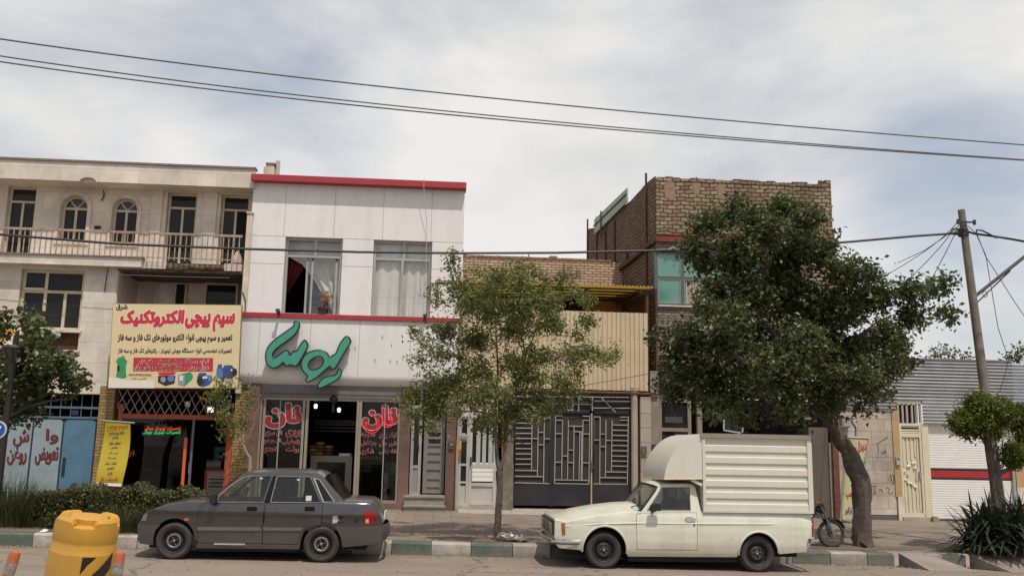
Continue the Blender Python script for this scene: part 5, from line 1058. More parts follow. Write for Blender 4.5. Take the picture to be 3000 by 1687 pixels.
    mb = MB(); mb.box(x0-.03, x1, YF-.05, YF+.26, zl0+.03, zl1-.03); mb.box(x0-.03, x1, YF-.07, YF+.26, zl1-.03, zl1); mb.box(x0-.03, x1, YF-.07, YF+.26, zl0, zl0+.03); mb.build('lintel', M('red_oxide_steel', '6E2E22', .7, var=.25), t)
    zz = [(x0+.25+.16*i, (zl0+wz1)/2+(.045 if i % 2 else -.045)-.05) for i in range(28)]; mb = MB(); mb.tube([(a, YF-.01, b) for a, b in zz], .03, 4); mb.build('zigzag_bar', conc, t)
    # green window
    fm = M('window_steel_grey', '4E5C5F', .5, var=.1); gf = M('green_trim', '8B9A70', .5, var=.1)
    gp = bpy.data.materials.new('green_mirror_glass'); gp.use_nodes = True; p = gp.node_tree.nodes['Principled BSDF']; p.inputs['Base Color'].default_value = (.10, .25, .20, 1); p.inputs['Roughness'].default_value = .06; p.inputs['Specular IOR Level'].default_value = .9; p.inputs['Coat Weight'].default_value = .3
    mb = MB(); cols = [740, 972, 1208, 1440, 1690]; xs = [pt(12, q, 1000, YF)[0] for q in cols]; zm = pt(12, 960, 1002, YF)[1]
    for x in xs: mb.box(x-.045, x+.045, YF+.08, YF+.18, wz0, wz1+.05)
    for z in (wz0, zm, wz1): mb.box(xs[0], xs[-1], YF+.085, YF+.175, z-.035, z+.035)
    w = mb.build('window', fm, t)
    mb = MB(); tr = MB(); cu = MB()
    for i in range(4):
        for j, (a, b) in enumerate(((wz0+.04, zm-.035), (zm+.035, wz1-.035))):
            L, Rr = xs[i]+.045, xs[i+1]-.045
            for q in ((L, L+.02, a, b), (Rr-.02, Rr, a, b), (L+.02, Rr-.02, a, a+.02), (L+.02, Rr-.02, b-.02, b)): tr.box(q[0], q[1], YF+.09, YF+.13, q[2], q[3])
            if (i, j) == (1, 0):
                k = 24; V = []
                for s in range(k+1): x = L+(Rr-L)*s/k; V += [(x, YF+.13+.02*math.sin(s*1.9), a), (x, YF+.13+.02*math.sin(s*1.9), b)]
                cu.add(V, [(2*s, 2*s+2, 2*s+3, 2*s+1) for s in range(k)])
            else: mb.box(L, Rr, YF+.11, YF+.12, a, b)
    mb.build('pane', gp, w); tr.build('green_trim', gf, w); cu.build('curtain', M('beige_curtain', 'A59E93', .9, var=.12, scale=6), w, smooth=True, fix=False)
    mb = MB(); mb.box(x0+.01, wx1, YF-.06, YF+.2, wz0-.07, wz0-.03); mb.build('sill', M('sill_white', 'BFB6AC', .8, var=.1), t)
    mb = MB(); mb.box(x0, x1, YF+.3, 29.5, zt-.7, zt-.6); mb.box(x1-.25, x1, YF+.3, 29.5, 0, zt-.1); mb.box(x0+.3, x1-.3, YF+.6, YF+.7, zsp, zl0); mb.build('roof', darkwall, t)
    # ground floor
    zsl = pt(13, 500, 690, YF)[1]; zg = .15
    mb = MB(); mb.box(x0+.0, x1, YF-.03, YF+.6, zsl, zsp); mb.build('floor_slab', M('slab_dark', '2C2622', .9, var=.3), t)
    X13 = lambda q, r=1000: pt(13, q, r, YF)[0]
    tile = brickmat('pillar_tile', 'B3A698', 'A8998A', '7A6D62', .5, .36, ms=.008, rough=.8, bump=.2, off=0, var=.2)
    pa, pb = pt(10, 1664, 500, YF)[0], pt(10, 1752, 500, YF)[0]; zpt = pt(10, 1710, 125, YF)[1]
    bx('tiled_pillar', tile, t, pa, pb, YF-.12, YF+.2, zg-.3, zpt)
    pc = X13(296); bx('pillar', M('pillar_plaster', '8F8377', .9, var=.25, dirt=.5), t, pb+.01, pc, YF-.02, YF+.4, zg-.3, zsl+.01)
    q = rc(10, 1680, 540, 1722, 612, YF-.15); mb = MB(); mb.box(q[0], q[1], YF-.17, YF-.12, q[2], q[3]); bxo = mb.build('intercom', M('intercom_dark', '5B544E', .6, var=.2), t); bx('button_panel', M('intercom_light', '8F877E', .6, var=0), bxo, q[0]+.04, q[1]-.1, YF-.18, YF-.17, q[2]+.05, q[3]-.05)
    q = rc(17, 80, 540, 118, 610, YF-.05); bx('meter_box', M('meter_dark', '3E3A38', .6, var=.1), t, q[0], q[1], YF-.1, YF-.02, q[2], q[3])
    a, b = X13(300), X13(618); zt1, zt2, zt3 = pt(13, 450, 945, YF)[1], pt(13, 450, 1262, YF)[1], .2
    sm_ = MB(); fw = .09
    for x in (a, b-fw): sm_.box(x, x+fw, YF+.1, YF+.2, zt3, zt1)
    for z in (zt1-fw, zt2, zt3): sm_.box(a+fw, b-fw, YF+.1, YF+.2, z, z+fw)
    sw = sm_.build('shop_window', alub, t); bx('pane', pane, sw, a+.05, b-.05, YF+.14, YF+.15, zt3, zt1-.02); q = rc(13, 355, 1120, 525, 1180, YF+.13); bx('notice', M('faded_notice', '4A4540', .8, var=0), sw, q[0], q[1], YF+.125, YF+.135, q[2], q[3])
    bx('header_panel', M('header_dark', '38302B', .8, var=.3), t, a, b, YF+.1, YF+.3, zt1, zsl)
    gp0 = X13(690); bx('door_post', alub, t, gp0-.06, gp0+.06, YF+.0, YF+.15, zg-.2, zsl)
    mb = MB(); mb.box(a, x1, 30.4, 30.5, 0, zsl); mb.box(a+.05, a+.1, YF+.35, 30.4, 0, zsl); mb.box(x1-.35, x1-.3, YF+.3, 30.4, 0, zsl); mb.box(a, x1, YF+.3, 30.4, .02, .1); mb.build('garage_interior', darkwall, t)
    mb = MB(); mb.box(gp0+.5, x1-.7, 27.0, 27.1, .4, 2.9); mb.build('garage_back_door', M('deep_red_shutter', (.03, .006, .006, 1), .7, var=.2), t)
    # right jambs
    px0, px1 = pt(14, 62, 600, YF)[0], pt(14, 215, 600, YF)[0]
    bx('jamb', M('jamb_grey', '615850', .9, var=.15, dirt=.4), t, pt(17, 1330, 600, YF)[0], px1-.05, YF+.1, YF+.5, zg-.3, pt(17, 1400, 405, YF)[1]); bx('jamb_edge', alu, t, px1-.05, px1+.01, YF+.05, YF+.5, zg-.3, pt(14, 205, 395, YF)[1])
    a, b, c, d = rc(14, 222, 390, 268, 1000, YF); bx('rusty_post', rust, t, a, b, YF-.03, YF+.2, zg-.2, pt(14, 220, 110, YF)[1])
    # green sheet on the roof edge
    mb = MB(); A = [sp_(208, 495), sp_(505, 215), sp_(505, 335), sp_(212, 622)]
    V = [(xside(y)-.1, y, z) for y, z in A]+[(xside(y)-.06, y, z) for y, z in A]
    mb.add(V, [(0, 1, 2, 3), (7, 6, 5, 4), (0, 4, 5, 1), (1, 5, 6, 2), (2, 6, 7, 3), (3, 7, 4, 0)]); s = mb.build('roof_sheet', M('pale_green_sheet', '93A896', .6, var=.12, dirt=.25), org=(xside(A[0][0]), A[0][0], A[0][1]-.8)); tag(s, 'pale green metal sheet screen standing on the roof edge of the brick building', 'metal sheet')
    mb = MB(); P = [((A[0][0]*(1-f)+A[1][0]*f), (A[0][1]*.55+A[3][1]*.45)*(1-f)+(A[1][1]*.55+A[2][1]*.45)*f) for f in (0, 1)]; mb.tube([(xside(y)-.12, y, z) for y, z in P], .02, 4)
    for f in (.25, ): y = A[0][0]*(1-f)+A[1][0]*f; mb.tube([(xside(y)-.12, y, A[0][1]*(1-f)+A[1][1]*f+.05), (xside(y)-.12, y, A[3][1]*(1-f)+A[2][1]*f-.4)], .03, 4)
    mb.build('sheet_rail', rust, s)
    # red shop sign partly behind the tree
    y = YF-.12; a, b, c, d = rc(13, 1165, 905, 1960, 950, y); d = d+.10
    sg = thing('shop_sign', 'red shop sign strip over the dark garage opening, half hidden by the large tree', 'sign', ((a+b)/2, y, c)); bx('panel', redp, sg, a, b, y, y+.1, c, d); mb = MB(); mb.box(a-.03, b+.03, y-.02, y+.12, c-.05, c); mb.build('frame', M('sign_cream_edge', 'C9BFA8', .6, var=.1), sg)
    # hanging window sign under the tree
    y = YF-.3; C = pts(17, [(645, 270), (800, 300), (790, 452), (645, 428)], y); hs = thing('hanging_sign', 'dark square sign with white edges hanging under the big tree in front of the garage', 'sign', (C[2][0], y, C[2][1])); mb = MB(); mb.prism(C[::-1], y, y+.05); mb.build('panel', M('sign_dark', '2A2A2D', .4, var=.2), hs)
    mb = MB()
    for a, b in zip(C, C[1:]+C[:1]): mb.tube([(a[0], y, a[1]), (b[0], y, b[1])], .022, 4)
    mb.build('frame', M('sign_pale_edge', 'B9B9B8', .5, var=.05), hs); mb = MB(); mb.tube([(C[0][0]+.2, y+.02, C[0][1]), (C[0][0]+.2, y+.1, C[0][1]+.7)], .01, 4); mb.build('hanger', black, hs)
brick_building()
# ================================================================== far right: stone wall, cream door, roller shutter, corrugated fence
def right_front():
    zg = .15
    t = thing('stone_wall', 'pale stone tiled wall with scribbled graffiti beside the cream metal door', 'wall', (10.0, YF, zg))
    X = lambda q, r=600: pt(14, q, r, YF)[0]; Z = lambda q, c=500: pt(14, c, q, YF)[1]
    st = brickmat('wall_tile', 'BBB0A3', 'AFA293', '857A6E', .72, .32, ms=.006, rough=.8, bump=.35, var=.42)
    x0, x1 = X(268), X(706); zt = Z(140)
    bx('tiles', st, t, x0, x1, YF, YF+.35, Z(962), zt); bx('base_strip', M('wall_base_dark', '5C5855', .8, var=.3), t, x0, x1, YF+.01, YF+.35, zg-.4, Z(962)); mb = MB(); mb.box(x0, x1+.05, YF-.03, YF+.37, zt, zt+.05); mb.build('coping', conc, t)
    tan = M('tan_pilaster', 'AE9169', .8, var=.15, dirt=.2); bx('pilaster', tan, t, X(700), X(752), YF-.03, YF+.3, Z(820, 730), Z(135, 710)); bx('pilaster_base', stone_plain, t, X(715), X(765), YF-.035, YF+.3, zg-.4, Z(820, 730))
    gf = M('graffiti_ink', '33302F', .8, var=.1); gb = M('graffiti_blue', '7F93A8', .8, var=.1); mb = MB(); m2 = MB()
    for P in ([(650, 350), (600, 380), (565, 400), (575, 440), (572, 480)], [(610, 465), (625, 455), (635, 470), (615, 480), (600, 470)], [(655, 690), (670, 645), (690, 730), (698, 660), (715, 690)], [(670, 700), (690, 640), (705, 720), (718, 670)],
              [(500, 720), (520, 740), (560, 735), (540, 765), (555, 790), (520, 800), (500, 770)], [(640, 745), (665, 760), (650, 790), (680, 800), (690, 780)], [(580, 770), (600, 760), (610, 790)]): mb.tube([(a, YF-.002, b) for a, b in pts(14, P, YF)], .008, 4)
    for P in ([(555, 510), (575, 500), (570, 540), (545, 550)], [(535, 640), (545, 615), (560, 650), (575, 630)], [(600, 645), (605, 620)], [(490, 600), (492, 640)]): m2.tube([(a, YF-.002, b) for a, b in pts(14, P, YF)], .005, 4)
    mb.build('graffiti', gf, t); m2.build('graffiti', gb, t)
    q = rc(14, 283, 178, 350, 275, YF-.1); e = thing('electric_box', 'grey electric meter box on the stone wall behind the leaning trunk', 'box', ((q[0]+q[1])/2, YF-.1, q[2])); bx('casing', M('box_grey', '8E8B87', .5, var=.1, dirt=.3), e, q[0], q[1], YF-.14, YF, q[2], q[3]); bx('door', M('box_grey_front', '989590', .5, var=.1), e, q[0]+.03, q[1]-.03, YF-.155, YF-.14, q[2]+.03, q[3]-.03); mb = MB(); P = pts(14, [(365, 205), (375, 235), (400, 270), (400, 340)], YF-.03); mb.tube([(a, YF-.02, b) for a, b in P], .012, 5); mb.build('cable', black, e)
    q = rc(14, 714, 506, 745, 568, YF-.05); e = thing('intercom', 'small grey door intercom on the tan pilaster by the cream door', 'intercom', ((q[0]+q[1])/2, YF-.04, q[2])); bx('casing', M('intercom_pale', 'A6A6A6', .5, var=.05), e, q[0], q[1], YF-.09, YF-.03, q[2], q[3]); zz = (q[2]+q[3])/2; bx('screen', black, e, q[0]+.03, q[1]-.03, YF-.095, YF-.09, zz+.02, q[3]-.03)
    # vertical banner stand behind the trunk
    y = 21.9; C = pts(14, [(352, 355), (488, 362), (440, 640), (370, 1000), (295, 1000), (300, 700)], y); C = pts(14, [(330, 352), (490, 360), (395, 998), (290, 1000)], y)
    bn = thing('banner_stand', 'pale yellow banner with red letters standing behind the leaning tree trunk', 'banner', (C[3][0], y, C[3][1])); mb = MB(); mb.prism(C[::-1], y, y+.02); mb.build('cloth', M('pale_yellow_cloth', 'BDB58A', .7, var=.1), bn)
    mb = MB(); mb.tube([(C[0][0]-.05, y, C[0][1]), (C[1][0]+.05, y, C[1][1])], .02, 6); mb.tube([(C[3][0]-.04, y+.03, zwalk(C[3][0], y)), (C[0][0]-.02, y+.03, C[0][1])], .02, 6); mb.tube([(C[2][0]+.04, y+.03, zwalk(C[2][0], y)), (C[1][0]+.02, y+.03, C[1][1])], .02, 6); mb.build('frame', alu, bn)
    mb = MB(); lettering(mb, 'دیزل', zq(14, 395, 385, 482, 470, y), y-.004, .05, .001, 0); lettering(mb, 'پمپ', zq(14, 318, 780, 372, 850, y), y-.004, .04, .001, 0); lettering(mb, 'ژنراتور', zq(14, 310, 900, 375, 965, y), y-.004, .04, .001, 1); lettering(mb, 'آب', zq(14, 425, 510, 475, 565, y), y-.004, .04, .001, 2); mb.build('lettering', [M('banner_pink_red', 'B23A4E', .6, var=0), M('banner_blue', '3A4E86', .6, var=0), M('banner_teal', '5E9A98', .6, var=0)], bn, fix=False)
    # cream door
    cr = M('cream_door', 'CFC5AC', .5, var=.05, dirt=.12); d = thing('metal_door', 'cream ornamental metal door with barred light above, between stone wall and roller shutter', 'door', (X(850), YF, zg))
    a, b = X(745), X(985); z0, z1 = Z(965, 860), Z(243, 820)
    mb = MB(); mb.box(a-.03, a+.08, YF-.02, YF+.14, z0, z1); mb.box(b-.18, b, YF-.02, YF+.14, zg-.1, z1); mb.box(b-.24, b-.18, YF+.0, YF+.13, z0, z1); zt = Z(335, 830); mb.box(a+.08, b-.24, YF, YF+.13, zt-.05, zt+.05); mb.box(a+.08, b-.24, YF, YF+.13, z1-.06, z1)
    mb.box(a, b-.1, YF+.006, YF+.135, z0-.05, z0+.05); mb.build('frame', cr, d)
    mb = MB()
    for q in (268, 293, 310): mb.box(a+.08, b-.24, YF+.02, YF+.06, Z(q, 830)-.022, Z(q, 830)+.018)
    mb.build('transom_bars', cr, d); bx('transom_back', dark, d, a+.08, b-.24, YF+.1, YF+.11, zt, z1)
    l, r = a+.09, b-.25; mb = MB(); mb.box(l, r, YF+.05, YF+.1, z0+.05, zt-.05)
    W_ = r-l
    rib = [(.10, .62, 1), (.32, .66, 1), (.55, .70, 1), (.78, .74, 1), (.10, 0, .44), (.30, 0, .41), (.52, 0, .38), (.75, 0, .35), (.92, 0, 1)]
    hz = zt-z0-.1
    for f, u, v in rib: mb.box(l+W_*f-.02, l+W_*f+.02, YF+.025, YF+.05, z0+.07+hz*u*.98, z0+.03+hz*v*.99)
    for P in ([(775, 625), (795, 612)], [(805, 585), (835, 577)], [(845, 560), (872, 550)], [(775, 685), (800, 690), (812, 712), (840, 718), (855, 738), (885, 750)], [(885, 600), (885, 690)], [(812, 640), (815, 655)], [(858, 592), (872, 600)]):
        mb.tube([(x, YF+.03, z) for x, z in pts(14, P, YF)], .028, 5)
    lf = mb.build('leaf', cr, d); mb = MB(); q = pt(14, 905, 650, YF); mb.tube([(q[0], YF+.0, q[1]-.1), (q[0], YF+.0, q[1]+.1)], .02, 6); mb.build('door_handle', alu, lf)
    bx('step', conc, d, a, b-.1, YF-.08, YF+.1, zg-.3, z0-.05)
    a2, b2, c2, d2 = rc(14, 730, 88, 912, 238, YF); mb = MB(); mb.box(a2, b2, YF+.3, YF+.32, c2, d2); bw = thing('barred_window', 'barred opening in the corrugated fence right above the cream door', 'window', ((a2+b2)/2, YF, c2)); mb.build('opening', M('barred_dark', (.016, .018, .016, 1), .8, var=.4, scale=8), bw)
    mb = MB()
    for f in (.02, .21, .40, .62, .83, .98): mb.box(a2+(b2-a2)*f-.024, a2+(b2-a2)*f+.024, YF+.0, YF+.05, c2, d2)
    mb.box(a2-.03, b2+.03, YF-.02, YF+.06, d2, d2+.13); mb.build('bars', M('bar_grey', 'A29C93', .5, var=.1), bw)
    # roller shutter
    s = thing('roller_shutter', 'white roller shutter with a red stripe edged in black', 'shutter', (X(1300), YF, zg)); z0, z1 = Z(1000, 1300), Z(250, 1300); x0, x1 = X(975, 650), X(1645, 650)
    wm = M('shutter_white', 'D9D6D2', .6, var=.04); rm = M('shutter_red', 'A3282A', .45, var=.05); km = M('shutter_black', (.016, .015, .018, 1), .45, var=0)
    zr0, zr1, zk0, zk1 = Z(672, 1220), Z(618, 1220), Z(690, 1220), Z(598, 1220)
    for nm, m, zz in (('slats', wm, (z0, zk0)), ('black_stripe', km, (zk0, zr0)), ('red_stripe', rm, (zr0, zr1)), ('black_stripe', km, (zr1, zk1)), ('slats', wm, (zk1, z1))):
        mb = MB(); n = max(1, round((zz[1]-zz[0])/.062)); prof = []
        for i in range(n):
            h = (zz[1]-zz[0])/n; a = zz[0]+h*i; prof += [(YF+.077, a), (YF+.0735, a+h*.25), (YF+.072, a+h*.5), (YF+.073, a+h*.8), (YF+.075, a+h*.97)]
        prof.append((YF+.077, zz[1])); V = []
        for y, z in prof: V += [(x0, y, z), (x1, y, z)]
        mb.add(V, [(2*i, 2*i+1, 2*i+3, 2*i+2) for i in range(len(prof)-1)]); mb.build(nm, m, s, fix=False)
    mb = MB(); mb.box(x0-.05, x0+.02, YF+.0, YF+.12, z0-.1, z1); mb.box(x1-.02, x1+.05, YF, YF+.12, z0-.1, z1); mb.parts('guide_rail', alu, s); bx('backing', dark, s, x0, x1, YF+.14, YF+.2, z0, z1)
    q = pt(14, 1018, 988, YF-.1); mb = MB(); mb.box(q[0]-.08, q[0]+.08, YF-.2, YF-.05, zwalk(q[0], YF), zwalk(q[0], YF)+.09); mb.box(q[0]-.05, q[0]+.05, YF-.18, YF-.07, zwalk(q[0], YF)+.09, zwalk(q[0], YF)+.12); tag(mb.build('brick', M('loose_brick', '8C7C62', .9, var=.2), org=(q[0], YF-.12, zwalk(q[0], YF))), 'loose brick on the ground at the left foot of the roller shutter', 'brick')
    w2 = thing('side_wall', 'tan pilaster wall at the right end of the roller shutter', 'wall', (x1+.8, YF, zg)); bx('render', tan, w2, x1+.06, x1+3, YF-.02, YF+.3, zg+.9, z1+.2); bx('base', stone_plain, w2, x1+.06, x1+3, YF-.03, YF+.3, zg-.4, zg+.9)
    # corrugated fence above
    f = thing('corrugated_fence', 'grey corrugated metal sheets above the stone wall and roller shutter', 'fence', (X(1100), YF, Z(250, 1200)))
    zt = pt(15, 400, 1182, YF)[1]; xl = X(230, 0); xr_ = pt(15, 915, 1300, YF)[0]
    gm = M('galvanised_sheet', 'A9A9AA', .42, metal=.4, var=.12, dirt=.3, dirtcol=(.14, .12, .11)); gm2 = M('bright_galvanised_sheet', 'BFC3C6', .35, metal=.5, var=.08)
    def corr(name, m, xa, xb, za, zb, yo=0, pitch=.086):
        n = max(2, int((zb-za)/pitch*8)); V = []
        for i in range(n+1): z = za+(zb-za)*i/n; y = YF-.03+yo-.028*math.cos(2*math.pi*(z-zt)/pitch); V += [(xa, y, z), (xb, y, z)]
        mb = MB(); mb.add(V, [(2*i, 2*i+1, 2*i+3, 2*i+2) for i in range(n)]); mb.add([(a, b+.004, c) for a, b, c in V], [(2*i, 2*i+2, 2*i+3, 2*i+1) for i in range(n)]); return mb.build(name, m, f, smooth=True, fix=False)
    zmid = Z(70, 1000); zl = Z(128, 500)
    corr('sheet', gm, xl, X(712, 60), zl, zt); corr('sheet', gm, X(700, 60), xr_, d2+.14, zt, -.005); corr('sheet', M('galvanised_sheet_lower', 'BABBBC', .4, metal=.4, var=.1), b2+.02, xr_, Z(250, 1200), d2+.16, -.012); corr('sheet', gm2, xr_-.02, xr_+2.5, Z(250, 1500)-.4, zt-.05, -.01)
    mb = MB(); mb.box(xl, xr_+2.4, YF+.02, YF+.08, zt-.1, zt-.04); mb.box(xl, xr_+2.4, YF+.02, YF+.08, zmid-.06, zmid); mb.box(xl, xl+.06, YF+.02, YF+.08, zl, zt); mb.box(xr_-.2, xr_-.14, YF+.02, YF+.08, zmid-.5, zt-.05); mb.build('frame', rust, f); mb = MB(); mb.box(xl, xr_, YF-.07, YF+.01, zt, zt+.02); mb.build('cap', M('cap_blue_grey', '8B949B', .4, metal=.4, var=.1), f)
right_front()
# ================================================================== roof items, pole, wires, lamp, road sign
def roof_items():
    y = 24.2; a, b, c, d = rc(6, 218, 15, 312, 92, y); zb = 8.2
    mb = MB(); mb.prism([(a, zb), (b, zb), (b, d-.02), (b-.05, d+.03), (a+.12, d+.03), (a, d-.06)], y, y+.6); ch = thing('chimney', 'short rendered chimney stub on the roof beside the red parapet band', 'chimney', ((a+b)/2, y, zb)); mb.build('stack', stone_plain, ch); mb = MB(); mb.box(a+.05, b+.02, y-.03, y+.63, d+.03, d+.07); mb.build('cap', conc_dk, ch)
    a, b, c, d = rc(6, 310, -42, 352, 92, y); p = thing('vent_pipe', 'tall grey vent pipe rising behind the left end of the red parapet band', 'pipe', ((a+b)/2, y, zb)); mb = MB(); r = (b-a)/2; mb.lathe([(0, 0), (r, 0), (r, d-zb), (r*.8, d-zb+.02), (r*.8, d-zb-.3), (0, d-zb-.3)], ((a+b)/2, y+.2, zb), 'z', 14); mb.build('pipe', conc, p, smooth=True); mb = MB(); mb.lathe([(r, .2), (r+.03, .2), (r+.03, .32), (r, .32)], ((a+b)/2, y+.2, zb), 'z', 14); mb.build('collar', conc_dk, p)
roof_items()
def pole():
    y = 17.3; b0 = pt(18, 668, 1120, y); t0 = pt(15, 540, 88, y); b = (b0[0]+.03, y, zwalk(b0[0], y)-.2); tp = (t0[0], y, t0[1])
    t = thing('utility_pole', 'weathered wooden utility pole leaning behind the small clipped tree', 'pole', (b[0], y, zwalk(b[0], y)))
    wd = M('weathered_wood', '776E66', .95, var=.3, scale=5, bump=.6, bscale=50, dirt=.6, dirtcol=(.10, .09, .08), streak=True); mb = MB(); P = [Vector(b).lerp(Vector(tp), f) for f in np.linspace(0, 1, 9)]; mb.tube(P, [.115-.045*f for f in np.linspace(0, 1, 9)], 12); mb.build('shaft', wd, t, smooth=True)
    at = lambda f: Vector(b).lerp(Vector(tp), f)
    H = lambda zx, zy: Vector((pt(15, zx, zy, y)[0], y, pt(15, zx, zy, y)[1]))
    mb = MB(); k = H(545, 185); mb.box(k.x-.17, k.x+.22, y-.12, y-.09, k.z-.015, k.z+.015)
    for s in (-.14, .2): mb.box(k.x+s-.02, k.x+s+.02, y-.13, y-.08, k.z-.05, k.z+.05)
    k = H(555, 255); mb.lathe([(.1, -.07), (.1, .07)], (k.x, y, k.z), 'z', 12); mb.build('bracket', M('bracket_dark', '35322F', .7, var=.2), t)
    mb = MB(); rr = random.Random(2)
    for i in range(5): q = H(470+i*12, 255); mb.tube([(q.x+.07*math.cos(a)*(1+i*.1), y-.1, q.z+.07*math.sin(a)) for a in np.linspace(0, 5.5, 10)], .008, 4)
    mb.build('wire_coil', black, t)
    a, e = H(645, 715), pt(15, 1100, 330, y); mb = MB(); mb.tube([a, (e[0], y-.2, e[1])], .035, 8); q = H(655, 765); q2 = pt(15, 885, 535, y); mb.tube([q, (q2[0], y-.06, q2[1])], .015, 5); k = H(700, 700); mb.tube([(k.x+.05*math.cos(i), y-.06, k.z-.02+.06*math.sin(i)) for i in np.linspace(0, 6.28, 10)], .008, 4); mb.build('lamp_arm', M('arm_dark', '4A4645', .5, var=.1), t)
    return H
H_ = pole()
def wires():
    bk = M('cable_black', (.02, .02, .022, 1), .6, var=0); gy = M('cable_grey', '43444A', .6, var=0)
    def cable(name, label, P, rad, m=bk, grp='overhead cables crossing the street view'):
        mb = MB(); V = []
        P = [Vector(p) for p in P]
        if len(P) == 3:                                   # smooth sagging span through three points
            for u in np.linspace(-.3, 1.3, 49): V.append(P[0]*(2*(u-.5)*(u-1))+P[1]*(-4*u*(u-1))+P[2]*(2*u*(u-.5)))
        else: V = P
        mb.tube(V, rad, 5); o = mb.build(name, m, org=tuple(V[0]), smooth=True); tag(o, label, 'cable', grp); return o
    def w0(zx, zy, y): x, z = pt(0, zx, zy, y); return (x, y, z)
    def span(pts_, ya, yb, x0=-130, x1=2720):
        P = []
        for zx, zy in pts_: f = (zx-pts_[0][0])/(pts_[-1][0]-pts_[0][0]); P.append(w0(zx, zy, ya+(yb-ya)*f))
        return P
    cable('overhead_cable', 'highest thin cable crossing the sky, the one above the close pair', span([(-130, 79), (1223, 246), (2720, 376)], 12, 15.5), .012, gy)
    cable('overhead_cable', 'upper thin cable of the close pair crossing the sky', span([(-130, 121), (1223, 290), (2720, 412)], 12.5, 15.8), .011, gy)
    cable('overhead_cable', 'lower thin cable of the close pair crossing the sky', span([(-130, 136), (1223, 298), (2720, 413)], 12.2, 15.6), .011, gy)
    E = H_(555, 255)
    y = 17.2
    Pm = w0(1150, 637, y); L = w0(-200, 568, y)
    mb = [L]
    K = [(-1200, 440), (-600, 516), (-200, 566), (0, 590), (300, 614), (610, 626), (900, 634), (1150, 637), (1400, 636), (1660, 630), (1900, 622), (2130, 609), (2300, 594)]
    V = [w0(a, b, y) for a, b in K]+[tuple(E)]
    cable('overhead_cable', 'thick black cable sagging in front of the facades to the utility pole', V, .024)
    K2 = [(600, 250), (640, 262), (700, 270), (760, 278), (850, 292), (930, 305), (1000, 318), (1300, 370), (1900, 470)]
    cable('overhead_cable', 'thick black cable leaving the utility pole to the right', [E]+[(pt(15, a, b, y)[0], y, pt(15, a, b, y)[1]) for a, b in K2], .024)
    cable('overhead_cable', 'black cable loop above the thick cable right of the pole', [(pt(15, a, b, y-.05)[0], y-.05, pt(15, a, b, y-.05)[1]) for a, b in ((650, 262), (652, 235), (690, 238), (740, 262), (785, 288), (870, 292))], .018)
    for lab, P, ye in (('thin service drop from the pole down left, the flattest one', [(525, 200), (410, 290), (270, 385), (75, 475)], 20.5), ('thin service drop from the pole down left, crossing the flattest one', [(470, 225), (300, 370), (60, 525)], 20.5),
                   ('thin service drop from the pole into the tree top', [(440, 290), (330, 420), (170, 580)], 19), ('steepest thin service drop from the pole into the tree', [(480, 290), (420, 410), (330, 580)], 18.5),
                   ('thin drop wire hanging from the pole bracket to the fence', [(650, 265), (720, 420), (760, 660), (810, 950), (885, 1180), (860, 1290), (820, 1420)], 21), ('thin wire from the pole falling to the right edge', [(590, 205), (655, 265), (720, 430), (830, 600), (930, 760), (1040, 920)], 19)):
        V = []
        for i, (a, b) in enumerate(P): yy = y-.1+(ye-y)*i/(len(P)-1); V.append((pt(15, a, b, yy)[0], yy, pt(15, a, b, yy)[1]))
        cable('service_wire', lab, V, .008, gy, 'thin service wires at the utility pole')
    V = [(pt(9, a, b, YF-.3)[0], YF-.3, pt(9, a, b, YF-.3)[1]) for a, b in ((1290, 1355), (1480, 1322), (1700, 1285), (2000, 1228), (2080, 1215))]
    cable('service_wire', 'thin black wire slanting over the beige corrugated front', V, .008, bk, 'thin service wires on the facades')
    V = [(pt(1, a, b, 22.6)[0], 22.6, pt(1, a, b, 22.6)[1]) for a, b in ((-100, 850), (160, 880), (500, 915), (900, 942), (1300, 958), (1740, 967))]
    cable('service_wire', 'thin blue grey wire across the stone wall and loggia', V, .007, M('wire_bluegrey', '5A6076', .6, var=0), 'thin service wires on the facades')
wires()
